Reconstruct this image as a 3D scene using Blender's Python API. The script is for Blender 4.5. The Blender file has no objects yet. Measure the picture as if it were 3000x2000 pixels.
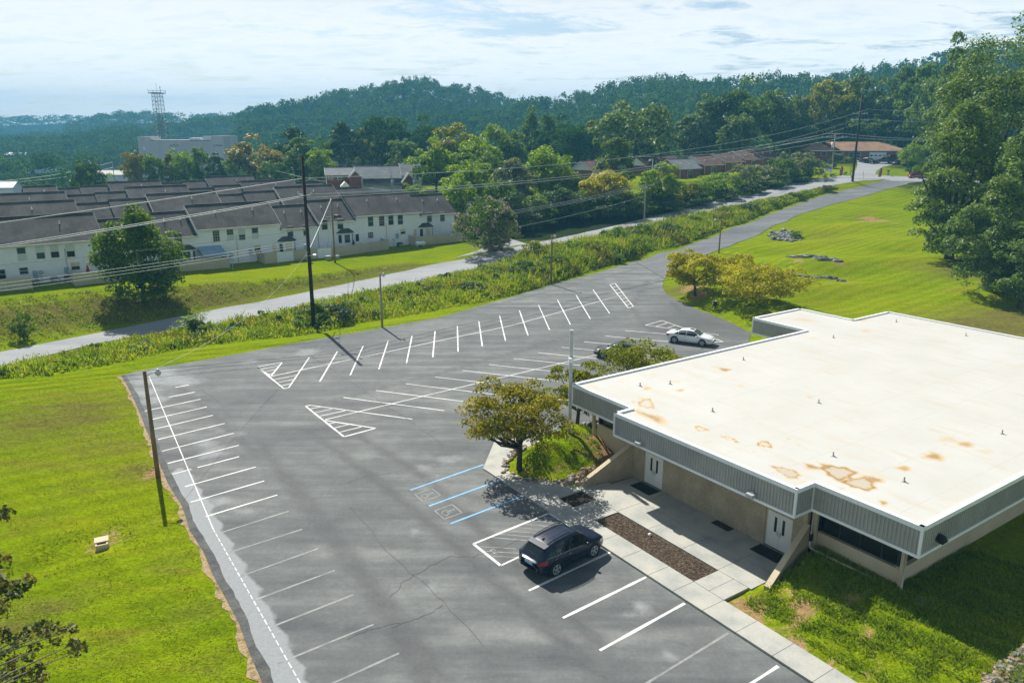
import bpy, math, random
import numpy as np
from mathutils import Vector, Matrix
from mathutils.geometry import delaunay_2d_cdt

R = math.radians
scene = bpy.context.scene
rng = np.random.default_rng(7)
random.seed(7)

# ---------------------------------------------------------------- camera
CAM_H = 21.0
FPX = 2250.0                       # focal length in pixels of a 3000 px wide picture (27 mm)
PITCH = math.atan(610.0 / 2250.0)
cam_data = bpy.data.cameras.new('camera')
cam_data.lens = 27.0
cam_data.sensor_width = 36.0
cam_data.clip_start = 0.5
cam_data.clip_end = 9000
cam = bpy.data.objects.new('camera', cam_data)
scene.collection.objects.link(cam)
cam.location = (0, 0, CAM_H)
cam.rotation_euler = (R(90) - PITCH, 0, 0)
scene.camera = cam

# ---------------------------------------------------------------- light
SUN_AZ, SUN_EL = -27.0, 44.0       # azimuth from +Y towards +X
sd = bpy.data.lights.new('sun', 'SUN')
sd.energy = 5.0
sd.angle = R(0.5)
sd.color = (1.0, 0.95, 0.86)
sun = bpy.data.objects.new('sun', sd)
scene.collection.objects.link(sun)
sv = Vector((math.sin(R(SUN_AZ)) * math.cos(R(SUN_EL)), math.cos(R(SUN_AZ)) * math.cos(R(SUN_EL)), math.sin(R(SUN_EL))))
sun.rotation_euler = sv.to_track_quat('Z', 'Y').to_euler()
sun.location = (-60, 120, 130)

scene.view_settings.view_transform = 'Standard'
scene.view_settings.look = 'None'
scene.view_settings.gamma = 1.0
scene.view_settings.use_curve_mapping = False
scene.view_settings.exposure = 0.74

def node(nt, typ, ins=None, **props):
    n = nt.nodes.new(typ)
    for k, v in props.items():
        setattr(n, k, v)
    if ins:
        for k, v in ins.items():
            s = n.inputs[k]
            if isinstance(v, bpy.types.NodeSocket):
                nt.links.new(v, s)
            elif isinstance(v, bpy.types.Node):
                nt.links.new(v.outputs[0], s)
            else:
                s.default_value = v
    return n

def c4(c):
    return (c[0], c[1], c[2], 1.0)

def math_(nt, op, a, b=0.0, c=0.0, clamp=False):
    return node(nt, 'ShaderNodeMath', {0: a, 1: b, 2: c}, operation=op, use_clamp=clamp).outputs[0]

def mixc(nt, f, a, b, blend='MIX'):
    n = node(nt, 'ShaderNodeMix', data_type='RGBA', blend_type=blend)
    for k, v in ((0, f), (6, a), (7, b)):
        s = n.inputs[k]
        if isinstance(v, bpy.types.NodeSocket):
            nt.links.new(v, s)
        elif k == 0:
            s.default_value = v
        else:
            s.default_value = c4(v)
    return n.outputs[2]

def ramp(nt, f, stops, interp='LINEAR'):
    n = node(nt, 'ShaderNodeValToRGB', {0: f})
    cr = n.color_ramp
    cr.interpolation = interp
    while len(cr.elements) > 1:
        cr.elements.remove(cr.elements[-1])
    for i, (p, c) in enumerate(stops):
        e = cr.elements[0] if i == 0 else cr.elements.new(p)
        e.position = p
        e.color = c4(c) if len(c) == 3 else c
    return n.outputs[0]

def smooth(nt, v, a, b):
    return node(nt, 'ShaderNodeMapRange', {0: v, 1: a, 2: b, 3: 0.0, 4: 1.0}, interpolation_type='SMOOTHSTEP').outputs[0]

def noise(nt, vec, scale, detail=4.0, rough=0.55, dist=0.0):
    return node(nt, 'ShaderNodeTexNoise', {'Vector': vec, 'Scale': scale, 'Detail': detail, 'Roughness': rough, 'Distortion': dist}).outputs[0]

# world: physical sky with thin broken cloud, thicker towards the horizon
world = bpy.data.worlds.new('World')
scene.world = world
world.use_nodes = True
wt = world.node_tree
wt.nodes.clear()
sky = node(wt, 'ShaderNodeTexSky', sky_type='NISHITA', sun_disc=False)
sky.sun_elevation = R(SUN_EL)
sky.sun_rotation = R(SUN_AZ)
sky.altitude = 200
sky.air_density = 1.0
sky.dust_density = 1.2
sky.ozone_density = 2.0
tc = node(wt, 'ShaderNodeTexCoord').outputs['Generated']
sep = node(wt, 'ShaderNodeSeparateXYZ', {0: tc})
zc = math_(wt, 'MAXIMUM', sep.outputs[2], 0.0)
inv = math_(wt, 'DIVIDE', 1.0, math_(wt, 'ADD', zc, 0.12))
proj = node(wt, 'ShaderNodeVectorMath', {0: tc, 'Scale': inv}, operation='SCALE').outputs[0]
proj = node(wt, 'ShaderNodeMapping', {'Vector': proj, 'Location': (3.1, 1.7, 0), 'Rotation': (0, 0, R(20)), 'Scale': (0.75, 1.25, 0.0)}).outputs[0]
big = noise(wt, proj, 1.2, 6.0, 0.62, 0.8)
fine = noise(wt, proj, 4.6, 9.0, 0.70, 0.5)
cl = math_(wt, 'ADD', math_(wt, 'MULTIPLY', big, 0.56), math_(wt, 'MULTIPLY', fine, 0.54))
horizon = smooth(wt, zc, 0.42, 0.0)
cl = math_(wt, 'ADD', cl, math_(wt, 'MULTIPLY', horizon, 0.075))
mask = smooth(wt, cl, 0.475, 0.615)
skyc = node(wt, 'ShaderNodeBackground', {'Color': sky.outputs[0], 'Strength': 0.072})
thick = smooth(wt, cl, 0.60, 0.78)
ccol = mixc(wt, thick, (0.70, 0.70, 0.695), (0.58, 0.62, 0.66))
hz = math_(wt, 'ADD', 0.26, math_(wt, 'MULTIPLY', horizon, 0.98))
cloudc = node(wt, 'ShaderNodeBackground', {'Color': ccol, 'Strength': hz})
mixs = node(wt, 'ShaderNodeMixShader', {0: math_(wt, 'MULTIPLY', mask, 0.92), 1: skyc.outputs[0], 2: cloudc.outputs[0]})
node(wt, 'ShaderNodeOutputWorld', {0: mixs.outputs[0]})
try:
    world.cycles.sampling_method = 'MANUAL'
    world.cycles.sample_map_resolution = 1024
except Exception:
    pass
scene.cycles.use_denoising = True
scene.cycles.max_bounces = 6
scene.cycles.diffuse_bounces = 3
scene.cycles.glossy_bounces = 3
scene.cycles.transmission_bounces = 3
scene.cycles.transparent_max_bounces = 6
scene.cycles.volume_bounces = 1
scene.cycles.caustics_reflective = False
scene.cycles.caustics_refractive = False

# ---------------------------------------------------------------- materials
MATS = {}
def surf(name, cols, scale=1.0, rough=0.8, detail=5.0, bump=0.0, bscale=None, spec=0.3, metal=0.0, stretch=(1, 1, 1), coord='pos', lo=0.35, hi=0.65, fine=0.0, fscale=30.0, coat=0.0):
    """Principled surface whose colour wanders between cols by noise in world or object space."""
    m = bpy.data.materials.new(name)
    m.use_nodes = True
    nt = m.node_tree
    nt.nodes.clear()
    if coord == 'pos':
        v = node(nt, 'ShaderNodeNewGeometry').outputs['Position']
    else:
        v = node(nt, 'ShaderNodeTexCoord').outputs['Object']
    if stretch != (1, 1, 1):
        v = node(nt, 'ShaderNodeMapping', {'Vector': v, 'Scale': stretch}).outputs[0]
    f = noise(nt, v, scale, detail)
    n = len(cols)
    col = ramp(nt, f, [(lo + (hi - lo) * (i / max(1, n - 1)), c) for i, c in enumerate(cols)])
    if fine > 0:
        g = noise(nt, v, fscale, 3.0, 0.7)
        k = node(nt, 'ShaderNodeMapRange', {0: g, 1: 0.3, 2: 0.7, 3: 1 - fine, 4: 1 + fine}).outputs[0]
        col = node(nt, 'ShaderNodeVectorMath', {0: col, 'Scale': k}, operation='SCALE').outputs[0]
    b = node(nt, 'ShaderNodeBsdfPrincipled', {'Base Color': col, 'Roughness': rough, 'Metallic': metal, 'Specular IOR Level': spec, 'Coat Weight': coat})
    if bump > 0:
        h = noise(nt, v, bscale or scale * 6, 4.0, 0.6)
        bn = node(nt, 'ShaderNodeBump', {'Height': h, 'Strength': bump, 'Distance': 0.1})
        nt.links.new(bn.outputs[0], b.inputs['Normal'])
    node(nt, 'ShaderNodeOutputMaterial', {0: b.outputs[0]})
    MATS[name] = m
    return m

LEAF_GAIN = 2.05
def leafmat(name, cols, transl=0.5, nscale=0.35, tint=(1.25, 1.15, 0.45)):
    """Foliage: every leaf island its own hue, some of the light passing through."""
    m = bpy.data.materials.new(name)
    m.use_nodes = True
    nt = m.node_tree
    nt.nodes.clear()
    g = node(nt, 'ShaderNodeNewGeometry')
    cols = [tuple(min(0.42, v * LEAF_GAIN) for v in c) for c in cols]
    rnd = g.outputs['Random Per Island']
    f = noise(nt, g.outputs['Position'], nscale, 2.0)
    k = math_(nt, 'ADD', math_(nt, 'MULTIPLY', rnd, 0.55), math_(nt, 'MULTIPLY', node(nt, 'ShaderNodeMapRange', {0: f, 1: 0.3, 2: 0.7}).outputs[0], 0.45))
    n = len(cols)
    col = ramp(nt, k, [(0.08 + 0.84 * i / max(1, n - 1), c) for i, c in enumerate(cols)])
    b = node(nt, 'ShaderNodeBsdfPrincipled', {'Base Color': col, 'Roughness': 0.95 if nscale < 0.1 else 0.5, 'Specular IOR Level': 0.0 if nscale < 0.1 else 0.16})
    tcol = node(nt, 'ShaderNodeVectorMath', {0: col, 1: tint}, operation='MULTIPLY').outputs[0]
    t = node(nt, 'ShaderNodeBsdfTranslucent', {'Color': tcol})
    mx = node(nt, 'ShaderNodeMixShader', {0: transl, 1: b.outputs[0], 2: t.outputs[0]})
    node(nt, 'ShaderNodeOutputMaterial', {0: mx.outputs[0]})
    MATS[name] = m
    return m

def glassmat(name, col, rough=0.05):
    m = bpy.data.materials.new(name)
    m.use_nodes = True
    b = m.node_tree.nodes['Principled BSDF']
    b.inputs['Base Color'].default_value = c4(col)
    b.inputs['Roughness'].default_value = rough
    b.inputs['Specular IOR Level'].default_value = 0.6
    MATS[name] = m
    return m

concrete = surf('concrete', [(0.30, 0.31, 0.29), (0.37, 0.37, 0.34), (0.42, 0.41, 0.36)], 0.7, 0.85, bump=0.12, bscale=14, fine=0.08, fscale=9)
stucco = surf('stucco', [(0.46, 0.39, 0.26), (0.54, 0.46, 0.32)], 0.6, 0.9, bump=0.1, bscale=12, fine=0.06, fscale=14)
pebble = surf('pebble_wall', [(0.29, 0.24, 0.16), (0.38, 0.32, 0.22)], 1.0, 0.9, bump=0.35, bscale=22, fine=0.35, fscale=18)
white_trim = surf('white_trim', [(0.72, 0.75, 0.78), (0.80, 0.81, 0.82)], 1.5, 0.5)
grey_metal = surf('fascia_metal', [(0.30, 0.305, 0.29), (0.37, 0.37, 0.35)], 0.5, 0.55, fine=0.05, fscale=6)
dark_metal = surf('dark_metal', [(0.02, 0.022, 0.025), (0.035, 0.035, 0.04)], 2, 0.5)
steel = surf('galvanised_steel', [(0.42, 0.45, 0.47), (0.52, 0.54, 0.55)], 3, 0.45, metal=0.4)
door_paint = surf('door_paint', [(0.62, 0.63, 0.58), (0.68, 0.68, 0.63)], 1.5, 0.5)
glass_dark = glassmat('dark_glass', (0.006, 0.008, 0.009), 0.2)
glass_teal = glassmat('teal_glass', (0.03, 0.07, 0.08))
glass_car = glassmat('car_glass', (0.008, 0.014, 0.014), 0.03)
glass_green = glassmat('green_glass', (0.02, 0.055, 0.04), 0.03)
rubber = surf('rubber', [(0.012, 0.012, 0.013), (0.02, 0.02, 0.02)], 4, 0.8)
wood_pole = surf('pole_wood', [(0.16, 0.10, 0.05), (0.27, 0.18, 0.10)], 2.0, 0.85, stretch=(6, 6, 0.5), bump=0.2, bscale=10)
wood_dark = surf('creosote_wood', [(0.022, 0.014, 0.011), (0.042, 0.026, 0.019)], 2.0, 0.8, stretch=(6, 6, 0.5))
wood_grey = surf('weathered_wood', [(0.25, 0.22, 0.18), (0.36, 0.32, 0.27)], 2.0, 0.85, stretch=(6, 6, 0.5))
wire_mat = surf('cable', [(0.42, 0.45, 0.46), (0.55, 0.57, 0.57)], 0.3, 0.6)
wire_dark = surf('dark_cable', [(0.06, 0.07, 0.07), (0.10, 0.11, 0.11)], 0.3, 0.6)
paint_white = surf('road_paint', [(0.55, 0.55, 0.53), (0.72, 0.72, 0.70)], 1.6, 0.7, fine=0.12, fscale=12)
paint_faded = surf('faded_paint', [(0.19, 0.20, 0.195), (0.30, 0.31, 0.30)], 1.3, 0.8, fine=0.2, fscale=10)
paint_blue = surf('blue_paint', [(0.14, 0.38, 0.72), (0.22, 0.48, 0.80)], 1.6, 0.7, fine=0.1, fscale=12)
crack_mat = surf('crack', [(0.075, 0.077, 0.077), (0.11, 0.112, 0.108)], 2, 0.9)
mulch = surf('mulch', [(0.05, 0.034, 0.022), (0.10, 0.07, 0.045), (0.15, 0.11, 0.075)], 6, 0.95, bump=0.9, bscale=18, fine=0.5, fscale=14)
dark_mulch = surf('dark_mulch', [(0.03, 0.022, 0.017), (0.06, 0.045, 0.033)], 5, 0.95, bump=0.8, bscale=18, fine=0.4, fscale=14)
soil = surf('soil', [(0.22, 0.14, 0.075), (0.34, 0.24, 0.14), (0.42, 0.32, 0.20)], 1.2, 0.95, bump=0.4, bscale=8, fine=0.25, fscale=9)
mat_black = surf('door_mat', [(0.012, 0.010, 0.010), (0.02, 0.018, 0.018)], 4, 0.95)
stone = surf('field_stone', [(0.13, 0.09, 0.055), (0.25, 0.19, 0.12), (0.38, 0.32, 0.24)], 1.3, 0.9, bump=0.5, bscale=7, fine=0.2, fscale=10)
stone_grey = surf('grey_rock', [(0.085, 0.088, 0.09), (0.19, 0.195, 0.20), (0.31, 0.31, 0.30)], 0.9, 0.9, bump=0.7, bscale=4, fine=0.25, fscale=6)
shingle = surf('charcoal_shingle', [(0.050, 0.048, 0.048), (0.072, 0.069, 0.068), (0.096, 0.092, 0.090)], 0.45, 0.92, stretch=(1, 1, 0.4), fine=0.28, fscale=4)
shingle_grey = surf('grey_shingle', [(0.14, 0.155, 0.17), (0.19, 0.205, 0.22)], 0.5, 0.92, fine=0.15, fscale=3)
shingle_brown = surf('brown_shingle', [(0.10, 0.055, 0.045), (0.15, 0.085, 0.068)], 0.6, 0.92, fine=0.25, fscale=3)
shingle_tan = surf('tan_shingle', [(0.25, 0.15, 0.09), (0.34, 0.21, 0.13)], 0.4, 0.92, fine=0.2, fscale=2.5)
siding = surf('white_siding', [(0.72, 0.76, 0.78), (0.78, 0.81, 0.83)], 0.3, 0.7, fine=0.05, fscale=2)
siding_trim = surf('cream_trim', [(0.60, 0.58, 0.50), (0.66, 0.64, 0.56)], 0.5, 0.6)
fence_beige = surf('beige_vinyl', [(0.42, 0.38, 0.29), (0.48, 0.44, 0.34)], 0.5, 0.6)
fence_white = surf('white_vinyl', [(0.66, 0.72, 0.74), (0.72, 0.77, 0.78)], 0.5, 0.6)
brick_red = surf('red_brick', [(0.16, 0.045, 0.032), (0.23, 0.065, 0.048)], 0.7, 0.9, fine=0.3, fscale=5)
brick_brown = surf('brown_brick', [(0.20, 0.085, 0.055), (0.27, 0.12, 0.08)], 0.7, 0.9, fine=0.3, fscale=5)
block_wall = surf('stone_block', [(0.13, 0.08, 0.06), (0.24, 0.16, 0.12)], 1.2, 0.9, fine=0.35, fscale=2.5)
panel_grey = surf('precast_concrete', [(0.50, 0.49, 0.47), (0.60, 0.58, 0.55)], 0.12, 0.85, stretch=(1, 1, 0.15))
tower_steel = surf('tower_steel', [(0.05, 0.06, 0.065), (0.08, 0.09, 0.095)], 1, 0.6)
blind = surf('window_blind', [(0.48, 0.56, 0.55), (0.55, 0.62, 0.60)], 1, 0.7)
curtain = surf('curtain', [(0.55, 0.47, 0.30), (0.68, 0.60, 0.42)], 2, 0.8)
red_fabric = surf('red_fabric', [(0.24, 0.012, 0.012), (0.34, 0.02, 0.018)], 3, 0.8)
black_fabric = surf('black_fabric', [(0.012, 0.012, 0.014), (0.02, 0.02, 0.022)], 3, 0.9)
awning_fabric = surf('blue_awning', [(0.22, 0.34, 0.44), (0.30, 0.42, 0.52)], 1, 0.8)
yellow_plastic = surf('yellow_plastic', [(0.62, 0.42, 0.03), (0.70, 0.50, 0.06)], 1, 0.5)
white_plain = surf('white_paint', [(0.72, 0.74, 0.75), (0.78, 0.79, 0.79)], 1, 0.5)
letter_black = surf('letter_black', [(0.03, 0.03, 0.035), (0.04, 0.04, 0.045)], 1, 0.7)
letter_red = surf('letter_red', [(0.45, 0.03, 0.03), (0.5, 0.04, 0.04)], 1, 0.7)
bark = surf('bark', [(0.035, 0.026, 0.02), (0.085, 0.065, 0.05)], 3, 0.95, stretch=(4, 4, 0.8), bump=0.5, bscale=10)
bark_pale = surf('pale_bark', [(0.16, 0.13, 0.10), (0.26, 0.22, 0.18)], 3, 0.95, stretch=(4, 4, 0.8))
car_navy = surf('navy_car_paint', [(0.005, 0.011, 0.030), (0.006, 0.013, 0.035)], 0.5, 0.30, spec=0.3, coat=0.45, coord='obj')
car_white = surf('white_car_paint', [(0.70, 0.73, 0.75), (0.74, 0.76, 0.78)], 0.5, 0.25, spec=0.5, coat=0.8, coord='obj')
car_black = surf('black_car_paint', [(0.005, 0.006, 0.009), (0.008, 0.009, 0.013)], 0.5, 0.28, spec=0.3, coat=0.5, coord='obj')
car_red = surf('red_car_paint', [(0.22, 0.012, 0.014), (0.26, 0.016, 0.018)], 0.5, 0.25, spec=0.5, coat=0.8, coord='obj')
car_blue = surf('blue_car_paint', [(0.01, 0.018, 0.06), (0.014, 0.024, 0.07)], 0.5, 0.25, spec=0.5, coat=0.8, coord='obj')
tail_red = glassmat('tail_lamp_red', (0.30, 0.010, 0.012), 0.15)
lamp_clear = glassmat('lamp_clear', (0.55, 0.55, 0.50), 0.12)
chrome = surf('chrome', [(0.55, 0.57, 0.60), (0.62, 0.64, 0.66)], 3, 0.2, metal=0.9)
plastic_black = surf('black_plastic', [(0.010, 0.010, 0.011), (0.016, 0.016, 0.017)], 3, 0.6)
plate_mat = surf('licence_plate', [(0.20, 0.30, 0.42), (0.30, 0.40, 0.50)], 6, 0.5)

G1 = [(0.015, 0.038, 0.007), (0.034, 0.072, 0.010), (0.064, 0.112, 0.013), (0.100, 0.145, 0.017)]
leaf_green = leafmat('green_leaves', G1)
leaf_deep = leafmat('deep_green_leaves', [(0.008, 0.024, 0.009), (0.018, 0.044, 0.014), (0.034, 0.068, 0.018), (0.055, 0.092, 0.024)], 0.3)
leaf_bright = leafmat('bright_green_leaves', [(0.028, 0.062, 0.005), (0.066, 0.125, 0.006), (0.115, 0.180, 0.007), (0.165, 0.205, 0.009)], 0.45)
leaf_olive = leafmat('olive_leaves', [(0.026, 0.046, 0.005), (0.070, 0.092, 0.006), (0.125, 0.140, 0.006), (0.185, 0.175, 0.010)], 0.42)
leaf_gold = leafmat('golden_leaves', [(0.060, 0.075, 0.003), (0.135, 0.150, 0.003), (0.215, 0.215, 0.003), (0.27, 0.25, 0.005)], 0.45, tint=(1.3, 1.1, 0.35))
leaf_dogwood = leafmat('dogwood_leaves', [(0.022, 0.036, 0.005), (0.066, 0.076, 0.005), (0.135, 0.130, 0.006), (0.20, 0.175, 0.009), (0.20, 0.125, 0.03)], 0.4)
leaf_orange = leafmat('autumn_leaves', [(0.026, 0.042, 0.006), (0.075, 0.080, 0.008), (0.130, 0.115, 0.010), (0.180, 0.130, 0.013)], 0.4)
leaf_mature = leafmat('mature_leaves', [(0.018, 0.042, 0.012), (0.044, 0.080, 0.020), (0.082, 0.126, 0.030), (0.140, 0.180, 0.055)], 0.35)
leaf_pale = leafmat('pale_leaves', [(0.03, 0.05, 0.025), (0.06, 0.085, 0.04), (0.11, 0.13, 0.07), (0.17, 0.19, 0.12)], 0.35)
leaf_brown = leafmat('browning_leaves', [(0.012, 0.026, 0.008), (0.034, 0.050, 0.012), (0.075, 0.070, 0.022), (0.13, 0.10, 0.045)], 0.35)
leaf_blue = leafmat('wood_leaves', [(0.008, 0.028, 0.009), (0.018, 0.052, 0.014), (0.036, 0.080, 0.020), (0.064, 0.105, 0.026)], 0.26, nscale=0.075)
petal = leafmat('pink_petals', [(0.16, 0.085, 0.13), (0.21, 0.11, 0.17), (0.25, 0.16, 0.20)], 0.4, tint=(1, 1, 1))
weed_mat = leafmat('weeds', [(0.025, 0.055, 0.005), (0.065, 0.115, 0.007), (0.115, 0.165, 0.008), (0.165, 0.195, 0.012), (0.19, 0.17, 0.035)], 0.45, nscale=0.28)
weed_brown = leafmat('seedhead_weeds', [(0.030, 0.040, 0.008), (0.070, 0.070, 0.014), (0.115, 0.095, 0.022), (0.15, 0.115, 0.036)], 0.35, nscale=0.3)
lawn_mat = leafmat('lawn_blades', [(0.060, 0.088, 0.003), (0.088, 0.112, 0.003), (0.112, 0.126, 0.004), (0.125, 0.120, 0.010)], 0.4, nscale=0.4)
turf_mat = leafmat('turf_blades', [(0.035, 0.075, 0.006), (0.075, 0.125, 0.008), (0.115, 0.165, 0.010), (0.15, 0.17, 0.02)], 0.4, nscale=0.5)

# ---------------------------------------------------------------- building helpers
def link(o, parent=None):
    scene.collection.objects.link(o)
    if parent is not None:
        o.parent = parent
    return o

def tag(o, label=None, cat=None, group=None, kind=None):
    if label: o['label'] = label
    if cat: o['category'] = cat
    if group: o['group'] = group
    if kind: o['kind'] = kind
    return o

def thing(name, label, cat, loc=(0, 0, 0), rz=0.0, group=None):
    o = bpy.data.objects.new(name, None)
    o.empty_display_size = 0.3
    link(o)
    o.location = loc
    o.rotation_euler = (0, 0, rz)
    return tag(o, label, cat, group)

class MB:
    def __init__(s):
        s.v, s.f, s.m = [], [], []
    def add(s, vs, fs, mi=0):
        b = len(s.v)
        s.v.extend([tuple(map(float, p)) for p in vs])
        for f in fs:
            s.f.append([b + i for i in f])
            s.m.append(mi)
        return s
    def quad(s, a, b, c, d, mi=0):
        return s.add([a, b, c, d], [(0, 1, 2, 3)], mi)
    def box(s, x0, x1, y0, y1, z0, z1, mi=0):
        v = [(x0, y0, z0), (x1, y0, z0), (x1, y1, z0), (x0, y1, z0), (x0, y0, z1), (x1, y0, z1), (x1, y1, z1), (x0, y1, z1)]
        return s.add(v, [(3, 2, 1, 0), (4, 5, 6, 7), (0, 1, 5, 4), (1, 2, 6, 5), (2, 3, 7, 6), (3, 0, 4, 7)], mi)
    def bar(s, a, b, w, t, up=(0, 0, 1), mi=0):
        """box from a to b, w wide sideways and t along up"""
        a, b, up = Vector(a), Vector(b), Vector(up)
        d = (b - a).normalized()
        side = d.cross(up)
        if side.length < 1e-6:
            side = d.cross(Vector((1, 0, 0)))
        side.normalize()
        u = side.cross(d)
        v = []
        for p in (a, b):
            for i, j in ((-1, -1), (1, -1), (1, 1), (-1, 1)):
                v.append(p + side * (i * w / 2) + u * (j * t / 2))
        return s.add(v, [(3, 2, 1, 0), (4, 5, 6, 7), (0, 1, 5, 4), (1, 2, 6, 5), (2, 3, 7, 6), (3, 0, 4, 7)], mi)
    def tube(s, pts, rads, n=8, cap=True, mi=0):
        pts = [Vector(p) for p in pts]
        if not hasattr(rads, '__len__'):
            rads = [rads] * len(pts)
        vs, fs = [], []
        for i, p in enumerate(pts):
            d = (pts[min(i + 1, len(pts) - 1)] - pts[max(i - 1, 0)])
            if d.length < 1e-9:
                d = Vector((0, 0, 1))
            d.normalize()
            a = d.cross(Vector((0, 0, 1)))
            if a.length < 1e-3:
                a = Vector((1, 0, 0))
            a.normalize()
            b = d.cross(a)
            for k in range(n):
                t = 2 * math.pi * k / n
                vs.append(p + (a * math.cos(t) + b * math.sin(t)) * rads[i])
        for i in range(len(pts) - 1):
            for k in range(n):
                k2 = (k + 1) % n
                fs.append((i * n + k, i * n + k2, (i + 1) * n + k2, (i + 1) * n + k))
        if cap:
            fs.append(tuple(range(n))[::-1])
            fs.append(tuple((len(pts) - 1) * n + k for k in range(n)))
        return s.add(vs, fs, mi)
    def prism(s, poly, z0, z1, mi=0):
        n = len(poly)
        vs = [(p[0], p[1], z0) for p in poly] + [(p[0], p[1], z1) for p in poly]
        fs = [tuple(range(n))[::-1], tuple(range(n, 2 * n))]
        for i in range(n):
            j = (i + 1) % n
            fs.append((i, j, n + j, n + i))
        return s.add(vs, fs, mi)
    def blob(s, c, r, seed=0, jag=0.25, n=7, m=5, mi=0):
        """rough stone: lumpy low sphere"""
        q = random.Random(seed)
        vs = [(c[0], c[1], c[2] - r[2])]
        for j in range(1, m):
            ph = math.pi * j / m
            for k in range(n):
                t = 2 * math.pi * (k + 0.5 * (j % 2)) / n
                g = 1 + q.uniform(-jag, jag)
                vs.append((c[0] + r[0] * g * math.sin(ph) * math.cos(t), c[1] + r[1] * g * math.sin(ph) * math.sin(t), c[2] - r[2] * g * math.cos(ph)))
        vs.append((c[0], c[1], c[2] + r[2] * (1 - jag * 0.5)))
        fs = []
        for k in range(n):
            fs.append((0, 1 + (k + 1) % n, 1 + k))
        for j in range(m - 2):
            for k in range(n):
                a, b = 1 + j * n + k, 1 + j * n + (k + 1) % n
                fs.append((a, b, b + n, a + n))
        top = len(vs) - 1
        for k in range(n):
            fs.append((top, 1 + (m - 2) * n + k, 1 + (m - 2) * n + (k + 1) % n))
        return s.add(vs, fs, mi)
    def mesh(s, name, mats, smooth_=False):
        me = bpy.data.meshes.new(name)
        me.from_pydata(s.v, [], s.f)
        if not isinstance(mats, (list, tuple)):
            mats = [mats]
        for m in mats:
            me.materials.append(m)
        if len(mats) > 1:
            me.polygons.foreach_set('material_index', s.m)
        if smooth_:
            me.polygons.foreach_set('use_smooth', [True] * len(me.polygons))
        me.update()
        return me
    def build(s, name, mats, parent=None, smooth_=False, loc=None, rz=None, kind=None):
        o = bpy.data.objects.new(name, s.mesh(name, mats, smooth_))
        link(o, parent)
        if loc is not None: o.location = loc
        if rz is not None: o.rotation_euler = (0, 0, rz)
        if kind: o['kind'] = kind
        return o

def copy_tree(o, parent=None):
    c = o.copy()
    scene.collection.objects.link(c)
    if parent is not None:
        c.parent = parent
    for ch in [x for x in bpy.data.objects if x.parent == o]:
        copy_tree(ch, c)
    return c

def array_mesh(name, V, mat, F=None, smooth_=False):
    """V (N,k,3): N separate k-gons as one mesh"""
    N, k = V.shape[0], V.shape[1]
    me = bpy.data.meshes.new(name)
    me.vertices.add(N * k)
    me.vertices.foreach_set('co', V.reshape(-1).astype(np.float32))
    me.loops.add(N * k)
    me.loops.foreach_set('vertex_index', np.arange(N * k, dtype=np.int32))
    me.polygons.add(N)
    me.polygons.foreach_set('loop_start', np.arange(0, N * k, k, dtype=np.int32))
    me.materials.append(mat)
    me.update(calc_edges=True)
    return me

# ---------------------------------------------------------------- picture rays -> places on the ground
SP, CP = math.sin(PITCH), math.cos(PITCH)
def ray(px, py):
    dx, dy = (px - 1500) / FPX, -(py - 1000) / FPX
    return np.array([dx, CP + dy * SP, -SP + dy * CP])
def G(px, py, z=0.0):
    d = ray(px, py)
    t = (z - CAM_H) / d[2]
    return np.array([d[0] * t, d[1] * t, z])
def GD(px, py, y):
    d = ray(px, py)
    t = y / d[1]
    return np.array([d[0] * t, y, CAM_H + d[2] * t])
# ---------------------------------------------------------------- terrain
TH = R(-55.6)
BU = np.array([math.cos(TH), math.sin(TH)])          # along the office front
BV = np.array([-BU[1], BU[0]])                       # into the office
BO = np.array([6.17, 42.83])
def uvw(u, v):
    return BO + BU * u + BV * v
def to_uv(x, y):
    dx, dy = x - BO[0], y - BO[1]
    return dx * BU[0] + dy * BU[1], dx * BV[0] + dy * BV[1]

def dens(pts, step=5.0):
    out = []
    for a, b in zip(pts[:-1], pts[1:]):
        a, b = np.array(a, float), np.array(b, float)
        n = max(1, int(np.linalg.norm(b[:2] - a[:2]) / step))
        for i in range(n):
            out.append(a + (b - a) * i / n)
    out.append(np.array(pts[-1], float))
    return out

CT = []
def ctl_line(items, step=5.0):
    CT.extend(dens([GD(*i) if i[2] > 30 else G(*i) for i in items], step))
def ctl(*items):
    for i in items:
        CT.append(GD(*i) if i[2] > 30 else G(*i))
# lower road (third value: metres of height when small, distance when over 30)
ctl_line([(-500, 1180, -2.6), (0, 1055, -2.4), (300, 990, -2.2), (550, 940, -2.0), (770, 905, -1.7), (1000, 848, -1.2), (1200, 803, -0.8), (1350, 770, -0.4),
          (1500, 735, 137), (1700, 695, 148), (1890, 655, 160), (2050, 617, 173), (2250, 568, 187), (2380, 545, 194), (2500, 524, 204)])
# upper driveway
ctl_line([(1905, 791, 0.0), (1980, 765, 124), (2107, 725, 133), (2200, 690, 143), (2300, 650, 156), (2400, 610, 170), (2500, 570, 186), (2600, 545, 198)])
# crossroad, house drive and lawns
ctl_line([(2500, 524, 204), (2600, 522, 210), (2750, 526, 217), (2950, 532, 224), (3200, 540, 230)])
ctl_line([(2540, 505, 224), (2575, 480, 244), (2600, 468, 254)])
ctl_line([(2380, 478, 250), (2450, 468, 255), (2530, 468, 256), (2650, 470, 256), (2760, 470, 256)])
ctl((2400, 505, 228), (2440, 490, 240), (2700, 508, 226), (2650, 497, 236))
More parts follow.
